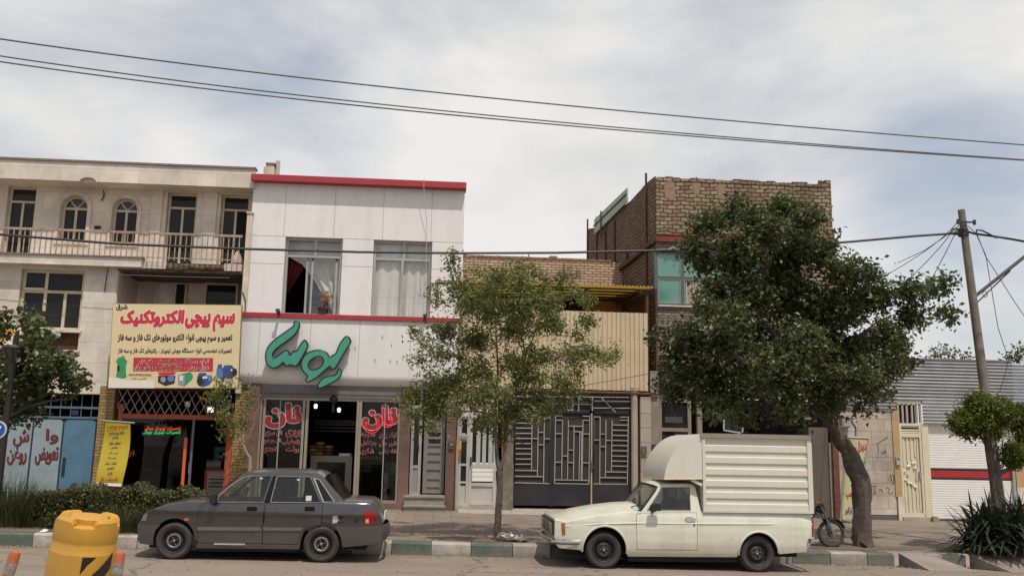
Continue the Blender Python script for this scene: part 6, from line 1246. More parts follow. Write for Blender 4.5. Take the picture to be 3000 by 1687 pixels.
def lamp_and_signs():
    y = 17.0; a, b, c, d = rc(3, 15, 268, 192, 300, y); x = (a+b)/2; r = (b-a)/2; zt = d; zb = pt(3, 90, 372, y)[1]; zg = zwalk(x, y)
    t = thing('street_lamp', 'black cone shaped street lamp head among the leaves at the left edge', 'street lamp', (x, y, zg))
    bk = M('lamp_black', '211F20', .5, var=.1)
    mb = MB(); mb.lathe([(0, zt-.02), (r*.85, zt-.01), (r, zt-.05), (r*.96, zt-.09), (0, zt-.06)], (x, y, 0), 'z', 20); mb.build('lid', bk, t, smooth=True)
    mb = MB(); mb.lathe([(r*.92, zt-.09), (r*.42, zb)], (x, y, 0), 'z', 20); mb.lathe([(r*.38, zb), (r*.88, zt-.09)], (x, y, 0), 'z', 20); mb.build('shade', M('lamp_shade_brown', '4E4740', .35, var=.15), t, smooth=True)
    mb = MB()
    for k in range(8): q = math.pi*k/4+.3; mb.tube([(x+r*.94*math.cos(q), y+r*.94*math.sin(q), zt-.08), (x+r*.44*math.cos(q), y+r*.44*math.sin(q), zb)], .014, 4)
    mb.build('ribs', bk, t); mb = MB(); mb.lathe([(0, zb-.02), (r*.45, zb-.02), (r*.45, zb+.02), (.07, zb-.15), (.05, zb-.3), (.05, zg), (0, zg)], (x, y, 0), 'z', 14); mb.build('pole', bk, t, smooth=True)
    y = 15.6; cx, cz = pt(3, -20, 866, y); ex = pt(3, 19, 866, y)[0]; r = ex-cx+.06; zg = zroad(cx)
    t = thing('road_sign', 'round blue road sign with a white rim cut by the left edge', 'road sign', (cx, y+.04, zwalk(cx, 16.3)))
    mb = MB(); mb.lathe([(0, -.004), (r*.86, -.004), (r*.86, 0)], (cx, y, cz), 'y', 32); mb.build('blue_face', M('sign_blue', '1E4A9A', .4, var=.05), t); mb = MB(); mb.lathe([(r*.86, -.004), (r, -.004), (r, .02), (0, .02)], (cx, y, cz), 'y', 32); mb.build('rim', M('rim_white', 'B9BDBD', .4, var=.05), t); mb = MB(); mb.tube([(cx, y+.05, zroad(cx)), (cx, y+.05, cz+r*.8)], .03, 8); mb.build('post', alu, t, smooth=True)
    mb = MB(); P = [(cx-.3*r, cz-.35*r), (cx-.12*r, cz-.35*r), (cx+.4*r, cz+.25*r), (cx+.4*r, cz+.45*r), (cx+.2*r, cz+.4*r)]; mb.prism(P, y-.007, y-.005); mb.build('symbol', white, t)
    # banner cut by the left edge
    y = 22.4; C = pts(3, [(-320, 110), (192, 133), (178, 290), (-320, 262)], y); t = thing('banner', 'orange yellow banner with one black letter behind the leaves at the left edge', 'banner', ((C[2][0]+C[3][0])/2, y, C[2][1]))
    mb = MB(); mb.prism(C[::-1], y, y+.02); mb.build('cloth', M('banner_orange', 'B98A2C', .7, var=.25, scale=14), t)
    mb = MB(); o = 8
    L = [(140, 152), (112, 175), (92, 220), (88, 270), (135, 272), (140, 200)]; mb.prism(pts(3, [(150, 138), (105, 165), (84, 215), (78, 278), (145, 280), (150, 200)], y)[::-1], y-.008, y-.002, 1); mb.prism(pts(3, L, y)[::-1], y-.014, y-.009, 0)
    mb.prism(pts(3, [(30, 235), (52, 215), (70, 240), (82, 258), (82, 276), (35, 272)], y)[::-1], y-.006, y-.001, 1); mb.build('lettering', [black, white], t)
    mb = MB()
    for i in range(4): a, b = C[i], C[(i+1) % 4]; mb.tube([(a[0], y, a[1]), (b[0], y, b[1])], .025, 4)
    mb.build('frame', M('banner_frame', 'A5B0B0', .5, var=.1), t); mb = MB(); mb.tube([(C[1][0]-.1, y, C[1][1]-.05), (C[1][0]-.1, YF+.05, C[1][1]-.05)], .02, 4); mb.build('bracket', rust, t)
lamp_and_signs()
# ================================================================== traffic drum and delineator posts
def drum():
    y = 9.4; q0 = pt(16, 1222, 672, y); s = .21186/FPX*(CF.x*q0[0]+CF.y*y+CF.z*(q0[1]-HC))
    R_ = 420*s; cx, cz = q0; zb = zroad(cx)
    t = thing('traffic_drum', 'yellow plastic traffic drum with black diagonal stripes and a lobed lid', 'traffic drum', (cx-.05, y, zb)); ym = M('drum_yellow', 'BD8E33', .5, var=.12, scale=3, dirt=.6, dirtcol=(.34, .24, .10), bump=.15, bscale=12)
    H = cz-zb
    prof = [(0, -.01), (R_*.93, -.01), (R_*.985, -.02), (R_*1.0, -.05), (R_*.985, -.165), (R_*.975, -.175), (R_*.985, -.185), (R_*.985, -.25), (R_*1.012, -.262), (R_*1.016, -.275), (R_*1.018, -.6), (R_*1.02, -H+.05), (R_*1.25, -H+.04), (R_*1.25, -H), (0, -H)]
    ax = Vector((.11, -.085, 1)).normalized(); rot = Vector((0, 0, 1)).rotation_difference(ax).to_matrix(); base = Vector((cx-.11*H, y+.085*H, zb)); 
    def place(mb): mb.v = [tuple(base+rot@(Vector(v)-Vector((cx, y, zb)))) for v in mb.v]; return mb
    mb = MB(); mb.lathe(prof[:-2]+[prof[-2], prof[-1]], (cx, y, cz), 'z', 48); place(mb).build('body', ym, t, smooth=True)
    mb = MB(); mb.lathe([(0, .052), (R_*.56, .05), (R_*.6, .04), (R_*.6, -.012)], (cx, y, cz), 'z', 36); place(mb).build('lid', ym, t, smooth=True)
    lobes = MB()
    for k in range(4):
        a0 = math.pi/2*k+R(-58); a1 = a0+R(52); n = 10; V = []
        pr = [(.70, -.01), (.70, .035), (.76, .055), (.93, .055), (.995, .03), (1.0, -.06)]
        for i in range(n+1):
            a = a0+(a1-a0)*i/n; e = min(1, min(i, n-i)/1.5+.25)
            for r, h in pr: V.append((cx+R_*r*math.cos(a), y+R_*r*math.sin(a), cz+(h*e if h > 0 else h)))
        m = len(pr); lobes.add(V, [(i*m+j, i*m+j+1, (i+1)*m+j+1, (i+1)*m+j) for i in range(n) for j in range(m-1)]+[tuple(range(m)), tuple(n*m+j for j in reversed(range(m)))])
    place(lobes).parts('lobe', ym, t, smooth=True)
    mb = MB(); st = []                                     # stripes wrap the front right of the drum
    def wrap(P, off=.004):
        return [(cx+(R_*1.018+off)*math.sin(a), y-(R_*1.018+off)*math.cos(a), cz+h) for a, h in P]
    def quadstrip(top, bot, n=14):
        V = []
        for i in range(n+1):
            f = i/n
            for P in (top, bot): a = P[0][0]+(P[1][0]-P[0][0])*f; h = P[0][1]+(P[1][1]-P[0][1])*f; V += wrap([(a, h)])
        mb.add(V, [(2*i, 2*i+1, 2*i+3, 2*i+2) for i in range(n)])
    d = math.radians
    quadstrip([(d(20), -.275), (d(43), -.275)], [(d(20), -.43), (d(20.1), -.43)])
    quadstrip([(d(20), -.54), (d(80), -.24)], [(d(20), -.69), (d(80), -.39)])
    quadstrip([(d(20), -.83), (d(95), -.46)], [(d(20), -.98), (d(95), -.61)])
    place(mb).build('stripes', M('drum_black', (.016, .014, .014, 1), .45, var=.1), t, fix=False)
drum()
def posts():
    om = M('post_orange', 'A85A32', .55, var=.12, dirt=.2); gm = M('reflective_worn', '8A7F79', .5, var=.45, scale=30)
    def mk(lab, zx, zy, y, lean):
        x, z = pt(16, zx, zy, y); zg = zroad(x); t = thing('delineator_post', lab, 'post', (x-lean*(z-zg), y, zg), 'orange delineator posts beside the drum'); H = z-zg; r = .047
        bx0 = x-lean*H; f = lambda h: (bx0+lean*h, y, zg+h)
        mb = MB(); mb.tube([f(0), f(H-.035), f(H-.012), f(H)], [r, r, r*.86, r*.35], 18); mb.tube([f(0), f(.06)], [.1, .07], 18); mb.build('tube', om, t, smooth=True)
        mb = MB(); mb.tube([f(H-.20), f(H-.10)], r+.002, 18); mb.build('reflective_band', gm, t, smooth=True); mb = MB(); mb.tube([f(H-.40), f(H-.29)], r+.002, 18); mb.build('reflective_band', gm, t, smooth=True)
        mb = MB(); mb.tube([f(H-.004), f(H+.006)], [.02, .012], 10); mb.build('cap', om, t)
    mk('leaning orange delineator post left of the yellow drum', 222, 1092, 8.6, .22); mk('upright orange delineator post right of the yellow drum', 1664, 1104, 8.8, .055)
posts()
# ================================================================== vehicles
tyre_m = M('tyre_rubber', '3A3634', .9, var=.25, scale=8, dirt=.5, dirtcol=(.13, .115, .10)); rim_m = M('rim_steel', '2B2827', .6, metal=.2, var=.3, scale=12, dirt=.4, dirtcol=(.10, .085, .07)); hub_m = M('hub_grey', '7D766F', .5, metal=.4, var=.2, dirt=.3)
carglass = glassmat('car_glass', (.80, .84, .82), .8); cartint = glassmat('car_glass_dark', (.06, .065, .065), 1.0); rub = M('black_plastic', '1B1A1B', .55, var=.15, dirt=.15, dirtcol=(.07, .06, .055)); tblack = M('trim_black', (.006, .006, .006, 1), .6, var=0, spec=.12); fredge = M('frame_highlight_grey', '8B8681', .3, metal=.5, var=.1); cargrey = glassmat('car_glass_dusty', (.30, .29, .27), .35, .15); chrome = M('dull_chrome', 'B2B0AC', .22, metal=.9, var=.15, scale=8); seatm = M('seat_fabric', '3B3A3C', .9, var=.15)
def ip(P): P = sorted(P); a = [p[0] for p in P]; b = [p[1] for p in P]; return lambda x: float(np.interp(x, a, b))
def wheel(parent, x, z, r, yout, w, kind, side=-1):
    """yout: outer face; the wheel reaches inwards from there"""
    s = 1 if side < 0 else -1                              # +1: inwards is +y
    wh = bpy.data.objects.new('wheel', None); COL.objects.link(wh); wh.parent = parent; ORG[wh] = ORG[parent]
    P = [(r*.64, .012), (r*.72, -.004), (r*.86, -.012), (r*.95, .004), (r, .03), (r, w-.03), (r*.95, w-.004), (r*.8, w), (r*.64, w-.01)]
    mb = MB(); mb.lathe([(a, h*s) for a, h in P], (x, yout, z), 'y', 40)
    for q in (.975,): pass
    mb.build('tyre', tyre_m, wh, smooth=True)
    R0 = r*.66
    mb = MB()
    if kind == 'sedan': pr = [(R0, .02), (R0*.97, .0), (R0*.9, .012), (R0*.86, .045), (R0*.80, .05), (R0*.60, .028), (R0*.46, .024), (R0*.40, .045), (R0*.2, .05), (R0*.18, .03), (0, .028)]
    else: pr = [(R0, .02), (R0*.97, .0), (R0*.88, .015), (R0*.84, .06), (R0*.70, .068), (R0*.62, .035), (R0*.48, .02), (R0*.30, .03), (R0*.2, .02), (R0*.17, .01), (0, .008)]
    mb.lathe([(a, h*s) for a, h in pr], (x, yout, z), 'y', 40); rm = mb.build('rim', rim_m, wh, smooth=True)
    mb = MB(); n = 18 if kind == 'sedan' else 12
    for k in range(n):
        a = 2*math.pi*k/n; rr = R0*(.72 if kind == 'sedan' else .76); mb.lathe([(0, .028*s if kind == 'sedan' else .05*s), (R0*.055, .028*s if kind == 'sedan' else .05*s), (R0*.055, .06*s)], (x+rr*math.cos(a), yout, z+rr*math.sin(a)), 'y', 8)
    mb.build('rim_slots', black, rm)
    mb = MB()
    if kind == 'sedan': mb.lathe([(R0*.62, .026*s), (R0*.60, .016*s), (R0*.5, .014*s), (R0*.44, .022*s)], (x, yout, z), 'y', 30)
    for k in range(4 if kind == 'sedan' else 5):
        a = 2*math.pi*k/(4 if kind == 'sedan' else 5)+.4; mb.ell((x+R0*.3*math.cos(a), yout+.03*s, z+R0*.3*math.sin(a)), (.012, .014, .012), n=5)
    mb.ell((x, yout+.02*s, z), (R0*.15, .02, R0*.15), n=6); mb.build('hub', hub_m, rm, smooth=True)
    return wh
class Car:
    def __init__(c, name, label, cat, zone, y0, width, zbelt, profile, taper, group=None):
        c.zn, c.y0, c.w = zone, y0, width; c.yc = y0+width/2; c.prof = profile; c.tap = taper; c.lab = (name, label, cat, group)
        c.belt = zbelt
    def s(c, zx, zy, y=None): return pt(c.zn, zx, zy, c.y0 if y is None else y)
    def S(c, P): return [c.s(*p) for p in P]
    def start(c, x0, x1): c.x0, c.x1 = x0, x1; c.t = thing(c.lab[0], c.lab[1], c.lab[2], ((x0+x1)/2, c.yc, zroad((x0+x1)/2)), c.lab[3]); return c.t
    def hw(c, x, z):
        f = max(0, (c.x0+c.tap[0]-x)/c.tap[0]); r = max(0, (x-(c.x1-c.tap[2]))/c.tap[2])
        return c.w/2-float(np.interp(z-zroad(x), c.prof[0], c.prof[1]))-c.tap[1]*f**2-c.tap[3]*r**2
    def loft(c, xs, zb, zt, crown, cab, dip=.5):
        n = 24; mb = MB(); V = []; F = []; cols = []
        for x in xs:
            if any(abs(x-q) < 1e-6 for q in cab): cols += [(x, 0), (x, 1)] if abs(x-cab[0]) < 1e-6 else [(x, 1), (x, 0)]
            else: cols.append((x, 1 if cab[0] < x < cab[1] else 0))
        for x, k in cols:
            a, b = zb(x), zt(x); H = [(c.hw(x, a+(b-a)*i/(n-1)), a+(b-a)*i/(n-1)) for i in range(n)]
            h = c.hw(x, b); cr = crown(x)
            H += [(h-.05, b), (h-.07, b-dip), (h*.5, b-dip), (0, b-dip)] if k else [(h-.018, b+.012), (h-.05, b+.018), (h*.55, b+.018+(cr-b-.018)*.75), (0, max(cr, b+.018))]
            ring = [(x, c.yc-y, z) for y, z in H]+[(x, c.yc+y, z) for y, z in H[-2::-1]]
            V += ring
        m = 2*(n+4)-1
        for i in range(len(cols)-1):
            for j in range(m-1): F.append((i*m+j, (i+1)*m+j, (i+1)*m+j+1, i*m+j+1))
        F += [tuple(range(m)), tuple((len(cols)-1)*m+j for j in reversed(range(m)))]
        return mb.add(V, F)
    def patch(c, P, off=.005, rows=22, step=.05, far=False, th=.012, grow=0, mb=None):
        """panel lying on the body side: polygon in x,z (single valued in x)"""
        P = [(a, b) for a, b in P]; cx = sum(p[0] for p in P)/len(P); cz = sum(p[1] for p in P)/len(P)
        if grow: P = [(a+(grow if a > cx else -grow), b+(grow if b > cz else -grow)) for a, b in P]
        xs0, xs1 = min(p[0] for p in P), max(p[0] for p in P)
        xs = sorted(set([xs0+1e-4, xs1-1e-4]+[p[0] for p in P if xs0+1e-3 < p[0] < xs1-1e-3]+list(np.arange(xs0+step/2, xs1, step))))
        V = []; B = []
        for x in xs:
            zs = []
            for (a, b), (d, e) in zip(P, P[1:]+P[:1]):
                if (a <= x < d) or (d <= x < a): zs.append(b+(e-b)*(x-a)/(d-a))
            if len(zs) < 2: zs = [cz, cz]
            lo, hi = min(zs), max(zs)
            for i in range(rows+1): z = lo+(hi-lo)*i/rows; V.append((x, c.yc-(c.hw(x, z)+off), z))
        k = rows+1; F = [(i*k+j, (i+1)*k+j, (i+1)*k+j+1, i*k+j+1) for i in range(len(xs)-1) for j in range(rows)]
        n = len(V); V += [(a, b+th, d) for a, b, d in V]
        edge = [i*k for i in range(len(xs))]+[(len(xs)-1)*k+j for j in range(1, k)]+[i*k+rows for i in range(len(xs)-2, -1, -1)]+[j for j in range(rows-1, 0, -1)]
        F += [(a, b, b+n, a+n) for a, b in zip(edge, edge[1:]+edge[:1])]
        if far: V = [(a, 2*c.yc-b, d) for a, b, d in V]
        mb = mb or MB(); return mb.add(V, F)
    def yup(c, z, zb, hb, sl): return hb-sl*(z-zb)
    def upper(c, P, holes=(), y0=0, y1=.03, far=False, zb=0, hb=0, sl=.3, mb=None):
        mb = mb or MB(); b = len(mb.v); mb.prism(P, y0, y1, holes=holes)
        for i in range(b, len(mb.v)):
            x, y, z = mb.v[i]; yy = c.yc-(hb-sl*(z-zb))+y; mb.v[i] = (x, 2*c.yc-yy if far else yy, z)
        return mb
def arch(cx, cz, rx, rz):
    def f(x, base): d = (x-cx)/rx; return max(base, cz+rz*math.sqrt(1-d*d)) if abs(d) < 1 else base
    return f
CY0 = 14.7
def sedan():
    c = Car('sedan', 'dusty dark grey four-door sedan parked at the kerb in front of the hedge and bakery', 'car', 5, CY0, 1.6, 0, ((.1, .22, .34, .50, .66, .70, .72, .75, .86, .89, .93, .98), (.095, .055, .040, .032, .024, .004, .0, .004, .022, .03, .062, .12)), (.5, .13, .45, .10))
    s, S_ = c.s, c.S
    x0, x1 = s(48, 700)[0], s(2500, 700)[0]; t = c.start(x0, x1)
    paint = M('grey_car_paint', '4E4C4E', .24, metal=.6, var=.08, scale=3, coat=.6, bump=.10, bscale=2.2, dirt=.35, dirtcol=(.15, .14, .13), grime=(.15, .5, .6, (.16, .14, .12)))
    fw, rw = s(425, 815), s(1895, 865); fr = abs(s(425, 648)[1]-fw[1]); rr_ = abs(s(1895, 700)[1]-rw[1]); R0 = .272
    fz, rz = zroad(fw[0])+R0, zroad(rw[0])+R0
    zbase = ip(S_([(40, 760), (70, 820), (220, 838), (640, 868), (1690, 880), (2110, 858), (2430, 830), (2500, 770)]))
    af = arch(fw[0], fz, .315, .335); ar = arch(rw[0], rz, .315, .335)
    zb = lambda x: ar(x, af(x, zbase(x)))
    zt = ip(S_([(40, 640), (60, 612), (92, 575), (125, 525), (165, 504), (340, 446), (560, 408), (735, 414), (900, 416), (1910, 418), (2050, 412), (2130, 404), (2380, 416), (2440, 450), (2480, 530), (2510, 640)]))
    xc0, xc1 = s(742, 412)[0], s(2100, 405)[0]
    crown = lambda x: zt(x)+.02+.035*min(1, max(0, (x-x0)/.5))
    xs = sorted(set(list(np.arange(x0, x1, .035))+[x1, xc0, xc1]+[q+d for q in (fw[0], rw[0]) for d in (-.3149, -.312, -.30, -.28, .28, .30, .312, .3149)]))
    o = c.loft(xs, zb, zt, crown, (xc0, xc1), .42).build('body', paint, t, smooth=True)
    ub = MB(); ub.box(x0+.15, x1-.25, c.yc-.52, c.yc+.52, .2, .62); ub.box(fw[0]-.34, fw[0]+.34, c.yc-.55, c.yc+.55, .2, .68); ub.box(rw[0]-.34, rw[0]+.34, c.yc-.55, c.yc+.55, .2, .68); ub.box(fw[0]+.36, rw[0]-.36, c.yc-.7, c.yc+.7, .17, .22); ub.build('underbody', dark, t)
    for far in (False, True):
        y = c.y0+.045; ww = .165
        if far: y = 2*c.yc-y
        wheel(t, fw[0], fz, R0, y, ww, 'sedan', 1 if far else -1); wheel(t, rw[0], rz, R0, y, ww, 'sedan', 1 if far else -1)
    # greenhouse
    zbelt = zt(s(1300, 416)[0])-.01; hb = c.hw(s(1300, 416)[0], zbelt)-.012; sl = .36; K = dict(zb=zbelt, hb=hb, sl=sl)
    out = S_([(728, 424), (860, 330), (985, 225), (1090, 148), (1140, 124), (1200, 113), (1500, 108), (1780, 116), (1860, 128), (1900, 150), (2010, 270), (2135, 404), (2135, 424)])
    h1 = S_([(868, 408), (880, 345), (985, 247), (1105, 166), (1160, 150), (1395, 150), (1322, 411)])
    h2 = S_([(1394, 411), (1440, 178), (1452, 156), (1765, 158), (1785, 172), (1892, 414)])
    h3 = S_([(1815, 170), (1872, 188), (2028, 404), (1922, 408)])
    for far in (False, True):
        c.upper(out, [h1, h2, h3], 0, .03, far, **K).build('window_surround', paint, t, smooth=True)
        w1 = c.upper(h1, (), .012, .018, far, **K).build('window', carglass, t)
        hA = S_([(1394, 411), (1440, 178), (1452, 156), (1738, 158), (1700, 412)]); hB = S_([(1704, 412), (1742, 158), (1765, 158), (1785, 172), (1892, 414)])
        c.upper(hA, (), .012, .018, far, **K).build('window', carglass, t); c.upper(hB, (), .0105, .018, far, **K).build('quarter_window', cartint, t); w3 = c.upper(h3, (), .010, .018, far, **K).build('quarter_window', cartint, t)
        mb = MB()
        for h in (h1, h2, h3):
            b = len(mb.v); mb.tube([(a, 0, z) for a, z in h+[h[0]]], .009, 4)
            for i in range(b, len(mb.v)): x, y, z = mb.v[i]; yy = c.yc-(hb-sl*(z-zbelt))+y; mb.v[i] = (x, 2*c.yc-yy if far else yy, z)
        mb.build('window_highlight', fredge, t)  # lighter tubes paint the highlights on the body-coloured window frames
        mb = MB(); c.upper(S_([(1332, 409), (1404, 152), (1436, 152), (1388, 409)]), (), -.014, .0, far, mb=mb, **K); mb.build('pillar_trim', tblack, t)
        mb = MB()
        for q in ([(1273, 167), (1301, 167), (1301, 182), (1273, 182)], [(1646, 181), (1673, 181), (1673, 196), (1646, 196)]): c.upper(S_(q), (), .006, .010, far, mb=mb, **K)
        if not far: c.upper(S_([(1744, 346), (1800, 346), (1798, 396), (1742, 396)]), (), .002, .006, far, mb=mb, **K)
        mb.build('window_sticker', M('sticker_pale', 'B4B1AB', .6, var=0), t)
    # roof, screens
    rt = ip(out[4:11]); xr = [s(q, 120)[0] for q in (1096, 1140, 1200, 1350, 1500, 1650, 1780, 1860, 1900, 1925)]; V = []; n = 9
    rtz = ip(S_([(1096, 146), (1140, 124), (1200, 113), (1500, 108), (1780, 116), (1860, 128), (1900, 148), (1925, 172)]))
    for x in xr:
        z = rtz(x)-.004; h = hb-sl*(z-zbelt)
        for j in range(n): u = -1+2*j/(n-1); V.append((x, c.yc+u*h, z+.05*(1-u*u)**.8))
    mb = MB(); mb.add(V, [(i*n+j, (i+1)*n+j, (i+1)*n+j+1, i*n+j+1) for i in range(len(xr)-1) for j in range(n-1)]); mb.build('roof', paint, t, smooth=True)
    def screen(bot, top, bulge, name, mat, crown_=.05):
        V = []; m, n = 7, 11
        for i in range(m+1):
            f = i/m; x = bot[0]+(top[0]-bot[0])*f; z = bot[1]+(top[1]-bot[1])*f; h = hb-sl*(z-zbelt)-.005
            for j in range(n): u = -1+2*j/(n-1); V.append((x+bulge*(1-u*u), c.yc+u*h, z+crown_*f*(1-u*u)**.8))
        mb = MB(); mb.add(V, [(i*n+j, (i+1)*n+j, (i+1)*n+j+1, i*n+j+1) for i in range(m) for j in range(n-1)]); return mb.build(name, mat, t, smooth=True, fix=False)
    screen(s(735, 424), s(1098, 148), -.10, 'windscreen', carglass); screen(s(2125, 408), s(1922, 166), .10, 'rear_window', cargrey)
    # doors
    d1 = S_([(738, 424), (700, 470), (680, 520), (668, 600), (664, 700), (672, 810), (990, 814), (1308, 818), (1310, 700), (1318, 620), (1342, 424)])
    d2 = S_([(1350, 424), (1326, 620), (1318, 700), (1316, 818), (1500, 822), (1660, 826), (1675, 770), (1700, 715), (1745, 672), (1800, 645), (1850, 632), (1898, 626), (1908, 520), (1914, 424)])
    for far in (False, True):
        for k, (d, hx) in enumerate(((d1, 1214), (d2, 1787))):
            o = c.patch(d, .006, far=far).build('door', paint, t, smooth=True)
            c.patch(d, .0025, far=far, grow=.009).build('door_gap', black, o)
            P = [(hx-50, 460), (hx-42, 452), (hx+42, 452), (hx+50, 460), (hx+50, 486), (hx+42, 493), (hx-42, 493), (hx-50, 486)]; c.patch(S_(P), .022, rows=4, far=far, th=.02, step=.03).build('handle', tblack, o, smooth=True)
            st = S_([(668, 652), (668, 688), (1304, 692), (1306, 656)]) if k == 0 else S_([(1322, 657), (1320, 690), (1704, 690), (1722, 660)])
            c.patch(st, .020, rows=4, far=far, th=.02).build('rub_strip', M('rub_strip_grey', '625D5B', .35, var=.1, dirt=.3), o, smooth=True)
            if not far and k == 0: c.patch(S_([(830, 816), (832, 832), (1140, 836), (1140, 820)]), .014, rows=2, th=.01).build('sill_trim', M('bright_strip', 'C8C8C6', .3, metal=.4, var=.1), o)
    if True:
        q = S_([(806, 418), (812, 345), (830, 328), (868, 322), (874, 405), (850, 418)]); mb = MB(); mb.prism(q, c.y0-.13, c.y0+.02); mb.build('mirror', rub, t, smooth=False); mb = MB(); mb.prism([(a, 2*c.yc) if 0 else (a, b) for a, b in q], 2*c.yc-c.y0-.02, 2*c.yc-c.y0+.13); mb.build('mirror', rub, t)
    c.patch(S_([(537, 568), (583, 568), (583, 592), (537, 592)]), .014, rows=3, th=.014, step=.02).build('indicator', M('amber_lens', 'C06022', .3, var=.05), t)
    mb = MB(); q = s(2250, 580); mb.lathe([(0, -.008), (.035, -.008), (.04, 0), (.04, .02)], (q[0], c.yc-c.hw(*q)-.002, q[1]), 'y', 16); mb.build('fuel_cap', rub, t)
    c.patch(S_([(2014, 548), (2030, 542), (2062, 542), (2075, 580), (2060, 610), (2012, 620)]), .007, rows=4, th=.005, step=.02).build('sticker', M('sticker_pale', 'B4B1AB', .6, var=0), t); c.patch(S_([(2066, 545), (2118, 545), (2118, 612), (2064, 616), (2077, 580)]), .006, rows=4, th=.004, step=.02).build('sticker', black, t)
    mb = MB(); q = s(2097, 575); mb.lathe([(.028, -.003), (.036, -.003), (.036, .0), (.028, .0)], (q[0], c.yc-c.hw(*q)-.011, q[1]), 'y', 14); mb.build('sticker', hub_m, t)
    for far in (False, True):
        o = c.patch(S_([(2322, 520), (2340, 496), (2400, 492), (2438, 505), (2440, 628), (2322, 632)]), .010, rows=5, far=far, th=.03, step=.03).build('tail_lamp', M('red_lens', '8E1512', .15, var=.15, scale=20), t, smooth=True); c.patch(S_([(2342, 576), (2372, 576), (2372, 616), (2342, 616)]), .013, rows=2, far=far, th=.01, step=.02).build('reversing_lens', M('clear_lens', 'B7A9A2', .2, var=.1), o)
        c.patch(S_([(92, 596), (118, 530), (165, 508), (160, 545), (140, 600)]), .008, rows=5, far=far, th=.02, step=.02).build('headlamp', M('headlamp_lens', '7E7C78', .12, metal=.3, var=.2), t, smooth=True)
        c.patch(S_([(610, 800), (612, 720), (672, 815), (640, 895), (612, 890)]), .0, rows=4, far=far, th=.06, step=.02).build('mud_flap', rub, t); 
        c.patch(S_([(2085, 770), (2108, 760), (2116, 890), (2098, 890)]), -.02, rows=4, far=far, th=.03, step=.02).build('mud_flap', rub, t)
    bm_ = M('bumper_grey', '474342', .5, var=.12, dirt=.35, dirtcol=(.15, .13, .115), coat=.1)
    def bumper(P, xe, sgn, name):
        mb = MB()
        for far in (False, True): c.patch(S_(P), .022, rows=6, far=far, th=.03, mb=mb)
        zs = [p[1] for p in S_(P)]; z0, z1 = min(zs), max(zs); V = []; n = 11
        for j in range(n):
            u = -1+2*j/(n-1); h = c.hw(xe, (z0+z1)/2)+.022; xx = xe+sgn*.10*(1-abs(u)**2.5)
            for z, k in ((z0+.07, -.05), (z0+.14, 0), (z1-.06, 0), (z1, -.03)): V.append((xx+sgn*k, c.yc+u*h, z))
        mb.add(V, [(j*4+i, (j+1)*4+i, (j+1)*4+i+1, j*4+i+1) for j in range(n-1) for i in range(3)]); return mb.build(name, bm_, t, smooth=True)
    bumper([(47, 632), (49, 790), (72, 828), (218, 838), (225, 760), (245, 690), (300, 632)], x0+.005, -1, 'front_bumper')
    rb_ = bumper([(2035, 650), (2070, 705), (2100, 770), (2115, 856), (2300, 842), (2425, 828), (2497, 800), (2500, 642), (2300, 648)], x1-.005, 1, 'rear_bumper')
    zp = s(2500, 560)[1]; bx('number_plate', white, t, x1+.0, x1+.012, c.yc-.26, c.yc+.26, zp-.06, zp+.05)
    # interior
    zf = zbelt-.42
    for yy in (c.yc-.36, c.yc+.36):
        for zx in (1230, ):
            x = s(zx, 500)[0]; mb = MB(); mb.prism([(x-.42, zf), (x-.44, zf+.14), (x-.02, zf+.15), (x+.12, zf+.60), (x+.2, zf+.60), (x+.13, zf)], yy-.25, yy+.25); mb.prism([(x+.10, zf+.63), (x+.12, zf+.78), (x+.19, zf+.78), (x+.19, zf+.63)], yy-.13, yy+.13); mb.tube([(x+.14, yy, zf+.55), (x+.15, yy, zf+.66)], .02, 5); mb.build('seat', seatm, t)
    x = s(1840, 500)[0]; mb = MB(); mb.prism([(x-.45, zf), (x-.46, zf+.15), (x-.05, zf+.16), (x+.1, zf+.56), (x+.2, zf+.56), (x+.1, zf)], c.yc-.6, c.yc+.6); mb.build('seat', seatm, t)
    x = s(925, 430)[0]; mb = MB(); mb.prism([(xc0+.02, zf), (xc0+.02, zbelt+.0), (x, zbelt+.05), (x+.08, zbelt-.06), (x+.08, zf)], c.yc-.66, c.yc+.66); mb.build('dashboard', rub, t)
    mb = MB(); q = (x+.2, c.yc-.36, zbelt+.05); mb.tube([(q[0]+.07*math.sin(a), q[1]+.18*math.cos(a), q[2]+.17*math.sin(a)) for a in np.linspace(0, 6.283, 20)], .014, 5); mb.tube([(x+.05, q[1], q[2]-.05), q], .02, 5); mb.build('steering_wheel', black, t)
    mb = MB(); ex = s(2180, 880)[0]; mb.tube([(ex-.3, c.yc-.45, .24), (ex+.05, c.yc-.5, .2)], .03, 8); mb.build('exhaust_pipe', rust, t)
    c.zbelt = zbelt
    return t, paint
sedan_o, sedan_paint = sedan()
def copy_tree(o, parent, swap):
    d = o.copy(); COL.objects.link(d); ORG[d] = ORG[o]
    if parent is not None: d.parent = parent
    if d.type == 'MESH' and any(m == k for m in o.data.materials for k in swap):
        d.data = o.data.copy()
        for i, m in enumerate(d.data.materials):
            if m in swap: d.data.materials[i] = swap[m]
    for ch in list(o.children): copy_tree(ch, d, swap)
    return d
gc = copy_tree(sedan_o, None, {sedan_paint: M('dark_blue_paint', '2B3440', .35, metal=.3, var=.06, coat=.3)})
_gx = pt(17, 1275, 960, 25.2)[0]
gc.rotation_euler = (0, 0, R(-90)); gc.location = (_gx, 27.0, .2); gc['label'] = 'dark blue car backed into the dark garage behind the pickup, tail lamp showing'; gc.name = 'sedan.001'
